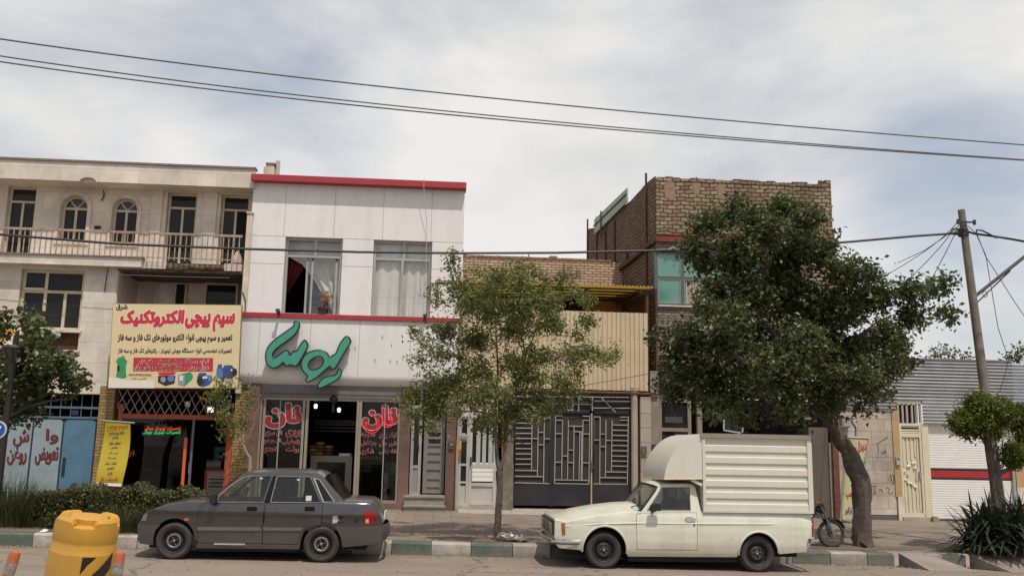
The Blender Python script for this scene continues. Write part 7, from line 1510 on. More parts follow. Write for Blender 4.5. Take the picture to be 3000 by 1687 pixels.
def pickup():
    c = Car('pickup_truck', 'cream white old pickup truck with a tall ribbed cargo box over its bed', 'pickup truck', 11, CY0, 1.6, 0, ((.15, .28, .42, .60, .70, .705, .80, .92), (.08, .03, .008, 0, .004, .0, .014, .05)), (.35, .07, .3, .05))
    s, S_ = c.s, c.S; x0, x1 = s(82, 900)[0], s(2418, 900)[0]; t = c.start(x0, x1)
    paint = M('cream_white_paint', 'C9CABA', .33, var=.05, scale=2, coat=.3, bump=.12, bscale=2.5, dirt=.34, dirtcol=(.34, .29, .20), streak=True, grime=(.12, .50, .75, (.33, .28, .20)))
    boxp = M('cream_box_paint', 'C8C6B8', .42, bump=.15, bscale=2, var=.04, scale=2, dirt=.2, dirtcol=(.40, .35, .26), streak=True)
    fw, rw = s(525, 1145), s(1910, 1162); R0 = .282; fz, rz = zroad(fw[0])+R0, zroad(rw[0])+R0
    zbase = ip(S_([(80, 1040), (120, 1090), (320, 1106), (750, 1166), (1735, 1172), (2110, 1142), (2340, 1122), (2418, 1000)]))
    af = arch(fw[0]+.005, fz, .355, .375); ar = arch(rw[0]+.01, rz, .325, .345); zb = lambda x: ar(x, af(x, zbase(x)))
    zt = ip(S_([(70, 838), (100, 840), (178, 858), (300, 832), (500, 796), (700, 772), (860, 764), (1405, 768), (2390, 785), (2420, 800)]))
    xc0, xc1 = s(868, 768)[0], s(1400, 768)[0]; xh = s(860, 764)[0]
    crown = lambda x: zt(x)+(.02+.105*min(1, max(0, (x-x0)/.35))**.6 if x < xc0 else .02)
    xs = sorted(set(list(np.arange(x0, x1, .035))+[x1, xc0, xc1]+[fw[0]+.005+d for d in (-.3549, -.35, -.34, -.32, .32, .34, .35, .3549)]+[rw[0]+.01+d for d in (-.3249, -.32, -.31, -.29, .29, .31, .32, .3249)]))
    c.loft(xs, zb, zt, crown, (xc0, xc1), .45).build('body', paint, t, smooth=True)
    ub = MB(); ub.box(x0+.2, x1-.2, c.yc-.5, c.yc+.5, .15, .6); ub.box(fw[0]-.4, rw[0]+.4, c.yc-.52, c.yc+.52, .22, .7); ub.box(fw[0]+.4, rw[0]-.36, c.yc-.7, c.yc+.7, .08, .2); ub.build('underbody', dark, t)
    lip = MB()
    for (cx, cz, rx, rzz) in ((fw[0]+.005, fz, .355, .375), (rw[0]+.01, rz, .325, .345)):
        for far in (False, True):
            P = []
            for a in np.linspace(.06 if cx > 4 else -.12, math.pi+.05, 26):
                x, z = cx+rx*math.cos(a), cz+rzz*math.sin(a); y = c.yc-c.hw(x, z)-.004; P.append((x, 2*c.yc-y if far else y, z))
            lip.tube(P, .017, 6)
    lip.build('arch_lip', paint, t, smooth=True)
    for far in (False, True):
        y = c.y0+.05; y = 2*c.yc-y if far else y
        wheel(t, fw[0], fz, R0, y, .16, 'pickup', 1 if far else -1); wheel(t, rw[0], rz, R0, y, .16, 'pickup', 1 if far else -1)
    zbelt = zt(s(1100, 766)[0])-.005; hb = c.hw(s(1100, 766)[0], zbelt)-.01; sl = .26; K = dict(zb=zbelt, hb=hb, sl=sl)
    out = S_([(848, 772), (930, 660), (1015, 545), (1045, 525), (1085, 516), (1290, 514), (1345, 520), (1362, 545), (1402, 768)])
    h1 = S_([(915, 750), (1046, 562), (1062, 546), (1312, 545), (1306, 752)])
    for far in (False, True):
        c.upper(out, [h1], 0, .03, far, **K).build('window_surround', paint, t, smooth=True); c.upper(h1, (), .012, .018, far, **K).build('window', carglass, t)
        mb = MB(); mb.tube([(a, 0, z) for a, z in h1+[h1[0]]], .009, 4)
        for i in range(len(mb.v)): x, y, z = mb.v[i]; yy = c.yc-(hb-sl*(z-zbelt))+y; mb.v[i] = (x, 2*c.yc-yy if far else yy, z)
        mb.build('window_rubber', M('pale_rubber', '8E928E', .5, var=.1), t)
    rtz = ip(S_([(1010, 548), (1045, 525), (1085, 516), (1290, 514), (1345, 520), (1362, 545)])); xr = [s(q, 520)[0] for q in (1012, 1045, 1085, 1180, 1290, 1345, 1362)]; V = []; n = 9
    for x in xr:
        z = rtz(x)-.003; h = hb-sl*(z-zbelt)
        for j in range(n): u = -1+2*j/(n-1); V.append((x-.05*(1-u*u)*(1 if x < xr[2] else 0), c.yc+u*h, z+.045*(1-u*u)**.8))
    mb = MB(); mb.add(V, [(i*n+j, (i+1)*n+j, (i+1)*n+j+1, i*n+j+1) for i in range(len(xr)-1) for j in range(n-1)]); mb.build('roof', paint, t, smooth=True)
    def screen(bot, top, bulge, name, mat, inset=0, off=0):
        V = []; m, n = 7, 11
        for i in range(m+1):
            f = i/m; x = bot[0]+(top[0]-bot[0])*f; z = bot[1]+(top[1]-bot[1])*f; h = hb-sl*(z-zbelt)-.005-inset
            for j in range(n): u = -1+2*j/(n-1); V.append((x+bulge*(1-u*u)+off, c.yc+u*h, z+.045*f*(1-u*u)**.8))
        mb = MB(); mb.add(V, [(i*n+j, (i+1)*n+j, (i+1)*n+j+1, i*n+j+1) for i in range(m) for j in range(n-1)]); o = mb.build(name, mat, t, smooth=True, fix=False)
        k = [V[j] for j in range(n)]+[V[i*n+n-1] for i in range(1, m+1)]+[V[m*n+j] for j in range(n-2, -1, -1)]+[V[i*n] for i in range(m-1, -1, -1)]
        return o, k
    o, k = screen(s(852, 756), s(1018, 545), -.13, 'windscreen', carglass); mb = MB(); mb.tube(k, .02, 5); mb.build('screen_rubber', rub, o, smooth=True)
    screen(s(1400, 766), s(1362, 548), .04, 'rear_window', carglass)
    mb = MB(); b_ = s(850, 760)
    for u in (-.55, .1): mb.tube([(b_[0]-.13, c.yc+u*hb, b_[1]+.02), (b_[0]-.08, c.yc+u*hb-.2, b_[1]+.07), (b_[0]-.01, c.yc+u*hb-.42, b_[1]+.1)], .009, 4)
    mb.build('wiper', black, t)
    d = S_([(812, 790), (814, 950), (820, 1100), (1090, 1102), (1358, 1103), (1357, 940), (1356, 772), (1080, 772), (860, 776)])
    for far in (False, True):
        dr = c.patch(d, .004, far=far).build('door', paint, t, smooth=True); c.patch(d, .0015, far=far, grow=.007).build('door_gap', M('gap_brown', '4A4438', .8, var=.1), dr)
        c.patch(S_([(1248, 820), (1262, 806), (1305, 806), (1345, 822), (1340, 848), (1262, 850)]), .022, rows=4, far=far, th=.02, step=.02).build('handle', chrome, dr, smooth=True)
        mb = MB(); q = s(1330, 882); yy = c.yc-c.hw(*q)-.012; mb.lathe([(0, 0), (.014, 0), (.014, .014)], (q[0], 2*c.yc-yy-.014 if far else yy, q[1]), 'y', 10); mb.build('lock', black, dr)
        # swage line along the side
        mb = MB(); P = []
        for zx, zy in ((182, 893), (500, 868), (820, 862), (1400, 868), (2000, 872), (2405, 878)):
            x, z = s(zx, zy); y = c.yc-c.hw(x, z)-.004; P.append((x, 2*c.yc-y if far else y, z))
        mb.tube(P, .010, 5); mb.build('swage_line', paint, t, smooth=True)
        c.patch(S_([(2396, 812), (2416, 812), (2416, 985), (2396, 985)]), .010, rows=4, far=far, th=.02, step=.01).build('tail_lamp', M('red_lens', '8E1512', .15, var=.15, scale=20), t)
        c.patch(S_([(138, 865), (170, 862), (174, 966), (146, 970)]), .010, rows=4, far=far, th=.03, step=.01).build('indicator', M('amber_brown_lens', '9A5528', .25, var=.1), t)
        q = s(985, 715)
        y = c.y0; P = S_([(915, 750), (925, 700), (950, 682), (1010, 688), (1016, 750)])
        mb = MB(); ya, yb = (y-.13, y-.07) if not far else (2*c.yc-y+.07, 2*c.yc-y+.13); mb.prism(P, ya, yb); mb.tube([(q[0]-.03, (ya+yb)/2, q[1]-.05), (q[0]-.05, y+.05 if not far else 2*c.yc-y-.05, q[1]-.07)], .025, 5); mb.build('mirror', rub, t)
    # nose: grille and headlamps
    zg0, zg1 = s(120, 972)[1], s(100, 846)[1]; hwf = c.w/2-.09
    mb = MB(); mb.box(x0-.035, x0+.02, c.yc-hwf, c.yc+hwf, zg0, zg1); g = mb.build('grille', M('grille_black', '1F1E1E', .5, var=.1), t)
    mb = MB()
    for i in range(7): z = zg0+.03+(zg1-zg0-.06)*i/6; mb.box(x0-.045, x0-.034, c.yc-hwf+.3, c.yc+hwf-.3, z-.005, z+.005)
    mb.build('grille_bars', chrome, g)
    for sg in (-1, 1): bx('headlamp', M('headlamp_lens', '7E7C78', .12, metal=.3, var=.2), t, x0-.055, x0-.03, c.yc+sg*(hwf-.02), c.yc+sg*(hwf-.27), zg0+.02, zg1-.025)
    # bumpers
    def bump(xe, sg, xb, za, zc, name):
        z0, z1 = za, zc; mb = MB(); n = 13; pts_ = [(xb, -1.0), ]
        prof = [(-.0, z0), (-.035, z0+.02), (-.04, (z0+z1)/2), (-.03, z1-.015), (0, z1)]; V = []
        path = [(xb, c.yc-c.w/2-.02), (xe+sg*-.12, c.yc-c.w/2-.03), (xe+sg*.02, c.yc-c.w/2+.06), (xe+sg*.07, c.yc-c.w/4), (xe+sg*.08, c.yc), (xe+sg*.07, c.yc+c.w/4), (xe+sg*.02, c.yc+c.w/2-.06), (xe-sg*.12, c.yc+c.w/2+.03), (xb, c.yc+c.w/2+.02)]
        for i, (px, py) in enumerate(path):
            a = path[max(i-1, 0)]; b = path[min(i+1, len(path)-1)]; tx, ty = b[0]-a[0], b[1]-a[1]; l = math.hypot(tx, ty); nx, ny = (ty/l, -tx/l)
            if (nx*sg+ (0 if abs(nx) > .3 else (1 if (py > c.yc) == (ny > 0) else -1))) < 0: nx, ny = -nx, -ny
            for o_, z in prof: V.append((px-nx*o_, py-ny*o_, z))
        k = len(prof); mb.add(V, [(i*k+j, (i+1)*k+j, (i+1)*k+j+1, i*k+j+1) for i in range(len(path)-1) for j in range(k-1)]+[tuple(range(k)), tuple((len(path)-1)*k+j for j in range(k))]); return mb.build(name, chrome, t, smooth=True)
    bump(x0, -1, s(300, 1030)[0], s(200, 1055)[1], s(200, 1008)[1], 'front_bumper'); bump(x1+.02, 1, s(2352, 1020)[0], s(2400, 1048)[1], s(2400, 1002)[1], 'rear_bumper')
    # interior
    zf = zbelt-.45
    for yy in (c.yc-.36, c.yc+.36):
        x = s(1210, 700)[0]; mb = MB(); mb.prism([(x-.42, zf), (x-.44, zf+.2), (x-.05, zf+.2), (x+.1, zf+.62), (x+.2, zf+.62), (x+.13, zf)], yy-.25, yy+.25); mb.build('seat', seatm, t)
    x = s(985, 740)[0]; mb = MB(); mb.prism([(xc0+.02, zf), (xc0+.02, zbelt), (x, zbelt+.03), (x+.08, zbelt-.06), (x+.08, zf)], c.yc-.68, c.yc+.68); mb.build('dashboard', rub, t)
    mb = MB(); q = (x+.2, c.yc-.36, zbelt+.03); mb.tube([(q[0]+.08*math.sin(a), q[1]+.19*math.cos(a), q[2]+.17*math.sin(a)) for a in np.linspace(0, 6.283, 20)], .013, 5); mb.build('steering_wheel', black, t)
    # cargo box: ribbed sides, rails, rounded nose over the cab
    yb = c.y0+.012; yf = 2*c.yc-yb
    bx0, bx1 = s(1408, 400)[0], s(2385, 400)[0]; zb0 = s(1900, 772)[1]; zb1 = s(1900, 80)[1]; ztop = s(1900, 66)[1]; rx0, rx1 = s(1434, 400)[0], s(2352, 400)[0]
    box = MB(); box.box(bx0, bx1, yb+.02, yf-.02, zb0, zb1-.03); o = box.build('cargo_box', boxp, t)
    rows = 7; zr0, zr1 = s(1900, 745)[1], s(1900, 118)[1]; ph = (zr1-zr0)/6.0
    for far in (False, True):
        P = [(0, zr0-.02)]
        for i in range(6):
            z = zr1-ph*(i+1); P += []
        seq = []
        for i in range(6, -1, -1):
            z = zr1-ph*i; seq += [(.0, z-.006), (.0, z)] if False else []
        prof = [(.004, zb0+.002)]
        for i in range(6):
            z = zr0+ph*(i+.08); prof += [(.004, z), (.004, z+ph*.36), (.030, z+ph*.47), (.030, z+ph*.80), (.004, z+ph*.88)]
        prof.append((.004, zb1-.035)); V = []
        for h, z in prof: y = yb+h-.006; y = 2*c.yc-y if far else y; V += [(rx0, y, z), (rx1, y, z)]
        mb = MB(); mb.add(V, [(2*i, 2*i+1, 2*i+3, 2*i+2) for i in range(len(prof)-1)]); mb.build('ribbed_side', boxp, o)
        fm = MB(); ya, ybb = (yb-.016, yb+.03); q = [(bx0, rx0), (rx1, bx1)]
        for a, b in q: fm.box(a, b, *((ya, ybb) if not far else (2*c.yc-ybb, 2*c.yc-ya)), zb0, zb1-.03)
        fm.box(rx0, rx1, *((ya+.003, ybb) if not far else (2*c.yc-ybb, 2*c.yc-ya-.003)), zb0-.0, zb0+.045); fm.build('side_frame', boxp, o)
        rail = MB(); rail.box(bx0-.03, bx1+.0, *((ya-.02, ybb) if not far else (2*c.yc-ybb, 2*c.yc-ya+.02)), zb1-.045, zb1-.025); rail.box(bx0-.03, bx1, *((ya-.008, ybb) if not far else (2*c.yc-ybb, 2*c.yc-ya+.008)), zb1-.025, ztop); rail.build('roof_rail', M('rail_grey', '8E867C', .45, metal=.3, var=.12), o)
    bx('box_roof', boxp, o, bx0, bx1, yb+.03, yf-.03, zb1-.03, ztop-.012)
    dd = MB(); dd.box(bx1, bx1+.03, yb+.02, c.yc-.01, zb0, zb1-.1); dd.box(bx1, bx1+.03, c.yc+.01, yf-.02, zb0, zb1-.1); bd = dd.build('box_door', boxp, o); mb = MB(); mb.tube([(bx1+.05, yb+.1, zb0+.1), (bx1+.05, yb+.1, zb1-.2)], .014, 6)
    for z in (zb0+.2, (zb0+zb1)/2+.05): mb.box(bx1+.03, bx1+.07, yb+.06, yb+.14, z-.05, z+.05)
    mb.build('door_bar', rust, bd)
    # nose
    P = S_([(1062, 470), (1066, 430), (1078, 375), (1098, 320), (1125, 265), (1158, 213), (1200, 162), (1250, 118), (1300, 88), (1350, 70), (1400, 62), (1430, 62), (1422, 468)])
    P = P[:-2]+[(bx0+.025, P[-2][1]), (bx0+.025, P[-1][1])]
    n = len(P); V = [(x, yb-.0, z) for x, z in P]+[(x, yf+.0, z) for x, z in P]; mb = MB(); tri = geometry.tessellate_polygon([[Vector((a, b, 0)) for a, b in P]])
    mb.add(V, list(tri)+[tuple(i+n for i in reversed(q)) for q in tri]); mb.add(V, [(i, i+1, i+1+n, i+n) for i in range(n-1)]+[(n-1, 0, n, 2*n-1)]); mb.build('box_nose', boxp, o, smooth=True)
    mb = MB(); A, B = P[0], P[-1]
    for yy in (yb-.006, yf+.006): mb.tube([(A[0], yy, A[1]), (B[0], yy, B[1])], .012, 5)
    mb.tube([(A[0], yb, A[1]), (A[0], yf, A[1])], .012, 5); mb.build('nose_edge', M('rusty_cream_edge', 'B9A98A', .6, var=.2, dirt=.4, dirtcol=(.2, .1, .05)), o)
    mb = MB()
    for yy in (yb+.03, yf-.03): a, b = s(1310, 476), s(1408, 522); mb.bar(a, b, .045, yy-.02, yy+.02)
    mb.build('nose_brace', boxp, o)
    return t
pickup()
def motorcycle():
    y = 16.75; f = lambda zx, zy, yy=y: (pt(17, zx, zy, yy)[0], yy, pt(17, zx, zy, yy)[1])
    hub = f(1490, 1258); zr = zwalk(hub[0], y); R0 = hub[2]-zr; R0 = max(.25, min(.32, R0)); hub = (hub[0], y, zr+R0); xr = hub[0]-1.22
    t = thing('motorcycle', 'small black motorcycle standing on the pavement behind the pickup tail', 'motorcycle', (hub[0]-.6, y, zr)); paint = M('motorcycle_black', '1C1D22', .3, var=.1, coat=.3)
    for x in (hub[0], xr):
        w = bpy.data.objects.new('wheel', None); COL.objects.link(w); w.parent = t; ORG[w] = ORG[t]
        mb = MB(); mb.tube([(x+(R0-.028)*math.cos(a), y, zr+R0+(R0-.035)*math.sin(a)) for a in np.linspace(0, 2*math.pi, 33)], .035, 8); mb.build('tyre', tyre_m, w, smooth=True)
        mb = MB(); mb.lathe([(R0*.80, -.018), (R0*.76, -.012), (R0*.76, .012), (R0*.80, .018)], (x, y, zr+R0), 'y', 32); mb.build('rim', chrome, w, smooth=True); mb = MB()
        for k in range(18): a = 2*math.pi*k/18; b = a+.35; mb.tube([(x+.04*math.cos(b), y+(.03 if k % 2 else -.03), zr+R0+.04*math.sin(b)), (x+R0*.77*math.cos(a), y, zr+R0+R0*.77*math.sin(a))], .003, 3)
        mb.build('spokes', hub_m, w); mb = MB(); mb.lathe([(0, -.06), (.05, -.06), (.065, -.02), (.065, .02), (.05, .06), (0, .06)], (x, y, zr+R0), 'y', 16); mb.build('hub', hub_m, w, smooth=True)
    mb = MB(); top = f(1395, 1020)
    for s_ in (-.075, .075): mb.tube([(hub[0], y+s_, hub[2]), (hub[0]+(top[0]-hub[0])*.5, y+s_, hub[2]+(top[2]-hub[2])*.5)], .026, 8); mb.tube([(hub[0]+(top[0]-hub[0])*.5, y+s_, hub[2]+(top[2]-hub[2])*.5), (top[0], y+s_, top[2])], .019, 8)
    mb.build('fork', M('fork_steel', '6E7780', .3, metal=.6, var=.1), t, smooth=True)
    mb = MB(); V = []; aa = np.linspace(.35, 2.2, 14)
    for a in aa:
        for s_ in (-.055, -.03, .03, .055): V.append((hub[0]+(R0+.03-(abs(s_) > .04)*.02)*math.cos(a), y+s_, hub[2]+(R0+.03-(abs(s_) > .04)*.02)*math.sin(a)))
    mb.add(V, [(i*4+j, i*4+j+1, (i+1)*4+j+1, (i+1)*4+j) for i in range(13) for j in range(3)]); mb.add([(a, b, c+.003) for a, b, c in V], [(i*4+j, (i+1)*4+j, (i+1)*4+j+1, i*4+j+1) for i in range(13) for j in range(3)]); mb.build('front_mudguard', paint, t, smooth=True)
    mb = MB(); mb.tube([(top[0]-.12, y-.36, top[2]+.02), (top[0]-.05, y-.25, top[2]+.07), (top[0]-.02, y, top[2]+.03), (top[0]-.05, y+.25, top[2]+.07), (top[0]-.12, y+.36, top[2]+.02)], .014, 6); mb.build('handlebar', chrome, t, smooth=True)
    mb = MB()
    for s_ in (-1, 1): mb.tube([(top[0]-.12, y+s_*.36, top[2]+.02), (top[0]-.06, y+s_*.27, top[2]+.06)], .022, 6)
    mb.build('grips', rub, t); mb = MB(); mb.lathe([(0, -.1), (.05, -.09), (.085, 0), (.085, .04), (0, .045)], (top[0]+.03, y, top[2]-.06), 'x', 16); mb.build('headlamp', paint, t, smooth=True)
    mb = MB(); q = f(1352, 992); mb.ell((q[0], y-.2, q[2]), (.035, .03, .03), n=6); mb.tube([(q[0], y-.2, q[2]), (top[0], y, top[2])], .01, 5); mb.build('indicator', M('amber_lens', 'C06022', .3, var=.05), t)
    mb = MB(); P = [(top[0]-.1, top[2]-.16), (top[0]-.12, top[2]-.05), (top[0]-.3, top[2]-.03), (top[0]-.52, top[2]-.10), (top[0]-.52, top[2]-.2)]; mb.prism(P, y-.12, y+.12); mb.build('fuel_tank', paint, t); mb = MB(); mb.prism([(top[0]-.5, top[2]-.2), (top[0]-.5, top[2]-.12), (top[0]-1.1, top[2]-.06), (top[0]-1.12, top[2]-.15)], y-.12, y+.12); mb.build('seat', rub, t)
    mb = MB(); mb.tube([(top[0]-.05, y, top[2]-.05), (hub[0]-.45, y, zr+.3), (xr+.35, y, zr+.3), (xr, y, zr+R0)], .022, 6); mb.tube([(top[0]-.08, y, top[2]-.12), (xr+.2, y, top[2]-.2), (xr, y, zr+R0+.35)], .02, 6); mb.build('frame', paint, t); mb = MB(); mb.box(hub[0]-.75, hub[0]-.48, y-.12, y+.12, zr+.22, zr+.5); mb.lathe([(0, 0), (.07, 0), (.07, .2), (0, .2)], (hub[0]-.55, y, zr+.45), 'z', 12); mb.build('engine', hub_m, t)
    mb = MB(); mb.tube([(hub[0]-.5, y-.14, zr+.3), (hub[0]-.7, y-.16, zr+.2), (xr-.1, y-.16, zr+.25)], .035, 8); mb.build('exhaust_pipe', chrome, t); mb = MB(); mb.tube([(hub[0]-.6, y-.1, zr+.25), (hub[0]-.68, y-.3, zr)], .012, 5); mb.build('side_stand', rub, t)
motorcycle()
# ================================================================== vegetation
def leaves(C, size, asp=.55, up=.35, fold=.18, droop=0.0):
    """small folded leaf quads at the points C"""
    n = len(C); N = RNG.normal(size=(n, 3)); N[:, 2] = np.abs(N[:, 2])+up; N /= np.linalg.norm(N, axis=1)[:, None]
    T = RNG.normal(size=(n, 3)); T[:, 2] -= droop; T -= N*(T*N).sum(1)[:, None]; T /= np.linalg.norm(T, axis=1)[:, None]; B = np.cross(N, T)
    s = size*(.6+.8*RNG.random(n))[:, None]
    V = np.stack([C-T*s*.5, C-T*s*.05+B*s*asp*.5+N*s*fold, C+T*s*.5, C-T*s*.05-B*s*asp*.5+N*s*fold], 1).reshape(-1, 3)
    i = np.arange(n)*4; F = np.stack([i, i+1, i+2, i, i+2, i+3], 1).reshape(-1, 3)
    return V, F
def fastmesh(name, V, F, mat, parent=None, org=(0, 0, 0)):
    o3 = ORG[parent] if parent is not None else org; V = np.asarray(V)-np.array(o3); me = bpy.data.meshes.new(name)
    k = F.shape[1]; me.vertices.add(len(V)); me.vertices.foreach_set('co', V.ravel()); me.loops.add(F.size); me.loops.foreach_set('vertex_index', F.ravel().astype(np.int32)); me.polygons.add(len(F)); me.polygons.foreach_set('loop_start', (np.arange(len(F))*k).astype(np.int32)); me.polygons.foreach_set('loop_total', np.full(len(F), k, np.int32)); me.materials.append(mat); me.update(); me.validate()
    o = bpy.data.objects.new(name, me); COL.objects.link(o); ORG[o] = tuple(o3)
    if parent is not None: o.parent = parent
    else: o.location = o3
    return o
bark_grey = M('bark_grey_brown', '5A5048', .95, var=.4, scale=9, bump=1, bscale=28, dirt=.5, dirtcol=(.05, .04, .035)); bark_pale = M('bark_pale', '8E8478', .95, var=.3, scale=9, bump=.6, dirt=.4)
def tree(name, label, cat, base, trunk, blobs, y, lm, bark, size, dens, depth=1.0, group=None, twig=.012, asp=.55, droop=.2, seed=1, flat=.85, spr=1.0):
    """trunk: list of limbs [(points, radii)], blobs: (x, z, r) with a depth of their own"""
    rr = np.random.default_rng(seed); t = thing(name, label, cat, base, group)
    mb = MB(); nodes = []
    for P, r in trunk:
        if r[0] > .06:                                     # knotted, fluted bark on the main stem
            Q = []; q = []
            for i in range(len(P)-1):
                for f in np.linspace(0, 1, 7)[:-1]: Q.append(Vector(P[i]).lerp(Vector(P[i+1]), f)); q.append((r[i]*(1-f)+r[i+1]*f))
            Q.append(Vector(P[-1])); q.append(r[-1]); b0 = len(mb.v); mb.tube(Q, q, 16)
            for i in range(len(Q)):
                for j in range(16):
                    v = Vector(mb.v[b0+i*16+j]); d = v-Q[i]; a = j*math.pi/8; kk = 1+.09*math.sin(3*a+.25*i+seed)+.07*math.sin(5*a-.35*i)+.10*math.sin(i*.55+2*math.sin(a+seed))*.6+rr.normal()*.03; mb.v[b0+i*16+j] = tuple(Q[i]+d*kk)
        else: mb.tube(P, r, 7)
        for i in range(len(P)-1):
            for f in (0, .33, .66, 1): q = Vector(P[i]).lerp(Vector(P[i+1]), f); nodes.append((q, r[i]*(1-f)+r[min(i+1, len(r)-1)]*f))
    mb.build('trunk', bark, t, smooth=True)
    xs = [b[0] for b in blobs]; zs = [b[1] for b in blobs]; cx, cz = (min(xs)+max(xs))/2, (min(zs)+max(zs))/2; rx, rz = max(.3, (max(xs)-min(xs))/2), max(.3, (max(zs)-min(zs))/2)
    BB = []
    def at_depth(x, yy, z, r): k = yy/y; return (x*k, yy, HC+(z-HC)*k, r*k)
    for b in blobs:
        k = 1-min(.95, ((b[0]-cx)/rx)**2*.7+((b[1]-cz)/rz)**2*.5); BB.append(at_depth(b[0], y+depth*math.sqrt(k)*rr.uniform(-1, 1), b[1], b[2]))
    extra = []
    for b in blobs:                                        # fill the crown's depth behind and in front
        k = 1-min(.95, ((b[0]-cx)/rx)**2*.8+((b[1]-cz)/rz)**2*.6)
        if k > .25 and b[2] > .2: extra.append(at_depth(b[0]+rr.uniform(-.3, .3)*b[2], y+depth*math.sqrt(k)*rr.uniform(-1, 1), b[1]+rr.uniform(-.2, .2)*b[2], b[2]*.9))
    BB += extra; order = sorted(BB, key=lambda b: min((Vector(b[:3])-n[0]).length for n in nodes)); br = MB(); L = []
    for b in order:
        c = Vector(b[:3]); q, qr = min(nodes, key=lambda n: (Vector((n[0].x, n[0].y, n[0].z*1.0))-c).length+max(0, n[0].z-c.z)*1.2)
        d = (c-q).length; r0 = min(qr*.8, .012+.02*d); m1 = q.lerp(c, .45)+Vector((0, 0, .10*d)); P = [q, q.lerp(m1, .6), m1, m1.lerp(c, .6)+Vector((0, 0, .03*d)), c]; br.tube(P, [r0, r0*.85, r0*.7, r0*.5, r0*.35], 5)
        for i, p in enumerate(P[1:]): nodes.append((p, r0*(.85-.12*i)))
        nt = max(4, int(dens[0]*(b[3]/.4)**2))
        for _ in range(nt):
            u = Vector(rr.normal(size=3)).normalized()*b[3]*spr*(.4+.8*rr.random()**.7); u.z *= flat
            e = c+u; s = c.lerp(q, .25*rr.random())
            mid = s.lerp(e, .5)+Vector((0, 0, .06*b[3])); br.tube([s, mid, e], [twig*.8, twig*.55, twig*.25], 3)
            n = max(2, int(dens[1]*(.6+.8*rr.random()))); f = rr.uniform(.35, 1.06, size=n)[:, None]; A, Mm, E = np.array(s), np.array(mid), np.array(e)
            C = A*(1-f)**2+2*Mm*f*(1-f)+E*f*f; L.append(C+rr.normal(size=(n, 3))*(size*1.05))
    br.build('branches', bark, t, fix=False)
    V, F = leaves(np.concatenate(L), size, asp, droop=droop); fastmesh('crown', V, F, lm, t); return t
def B_(zn, lst, y): return [(*pt(zn, a, b, y), r*ZN[zn][2]*y/FPX) for a, b, r in lst]
def T_(zn, P, y, rad): return [(pt(zn, a, b, y)[0], y+dy, pt(zn, a, b, y)[1]) for a, b, dy in P], [r*ZN[zn][2]*y/FPX for r in rad]
lm1 = leafmat('leaves_elm', (.080, .102, .027), (.28, .305, .098), .42); lm2 = leafmat('leaves_mulberry', (.036, .051, .019), (.150, .175, .066), .33, .36); lm3 = leafmat('leaves_left', (.034, .050, .017), (.125, .15, .052), .33, .35); lm4 = leafmat('leaves_bright', (.06, .09, .012), (.17, .205, .035), .4)
# young tree in front of the bakery and the terrace house
y = 16.55
P0, r0 = T_(20, [(330, 1385, 0), (334, 1340, 0), (338, 1240, 0), (346, 1130, 0), (342, 1045, 0)], y, [20, 16, 14, 13, 15]); zb = zwalk(P0[0][0], y); P0[0] = (P0[0][0], y, zb-.05)
tk = [(P0, r0), T_(20, [(342, 1045, 0), (332, 985, 0), (328, 900, 0), (322, 800, -.05), (330, 700, -.1), (335, 600, -.1), (330, 480, -.1), (325, 380, 0)], y, [11, 9, 8, 7, 6, 5, 4, 3]), T_(20, [(342, 1045, 0), (360, 1000, .05), (375, 920, .1), (378, 830, .15), (400, 740, .2), (440, 620, .2), (470, 520, .3), (445, 400, .3), (430, 260, .2)], y, [10, 8, 7, 6, 5.5, 5, 4, 3, 2])]
tk += [T_(20, [(330, 700, -.1), (290, 600, -.3), (250, 540, -.4), (200, 500, -.4)], y, [5, 4, 3, 2]), T_(20, [(330, 760, 0), (300, 620, .2), (270, 560, .4)], y, [4, 3.5, 2.5]), T_(20, [(440, 620, .2), (520, 560, .2), (600, 540, .1)], y, [4.5, 3.5, 2]), T_(20, [(470, 520, .3), (510, 420, .3), (540, 330, .2)], y, [4, 3, 2])]
bl = [(125, 90, 22), (130, 150, 40), (160, 230, 60), (60, 280, 40), (40, 230, 25), (100, 420, 62), (60, 520, 55), (110, 660, 75), (50, 700, 55), (60, 760, 60), (40, 840, 35), (200, 300, 80), (350, 180, 60), (430, 125, 30), (435, 200, 60), (430, 280, 80), (320, 330, 85), (560, 180, 50), (650, 165, 50), (640, 230, 50), (560, 280, 72), (700, 250, 30), (740, 275, 28), (250, 450, 85), (420, 420, 85), (580, 380, 72), (700, 430, 30), (755, 375, 28), (720, 360, 22), (250, 590, 75), (150, 540, 50), (400, 560, 70), (540, 520, 72), (680, 530, 55), (760, 540, 35), (825, 530, 22), (200, 720, 70), (330, 700, 65), (470, 640, 75), (620, 640, 65), (710, 600, 42), (300, 820, 62), (410, 780, 65), (530, 740, 55), (590, 760, 40), (330, 890, 32), (400, 870, 30), (140, 790, 40), (245, 850, 35), (500, 800, 30), (745, 500, 25), (450, 345, 60), (290, 240, 55), (500, 140, 25), (240, 150, 25), (-70, 715, 36), (-30, 690, 45), (-40, 780, 34), (-95, 730, 20), (-30, 560, 28), (-40, 420, 22), (0, 470, 40), (20, 620, 45), (800, 520, 32), (870, 520, 14), (690, 690, 40), (640, 720, 35), (0, 850, 30)]
tree('street_tree', 'young light green tree with a forked slim trunk in front of the patterned gate', 'tree', (P0[0][0], y, zb), tk, B_(20, bl, y), y, lm1, bark_grey, .076, (26, 32), 1.2, seed=3, flat=.66, asp=.42, spr=1.32, droop=.3)
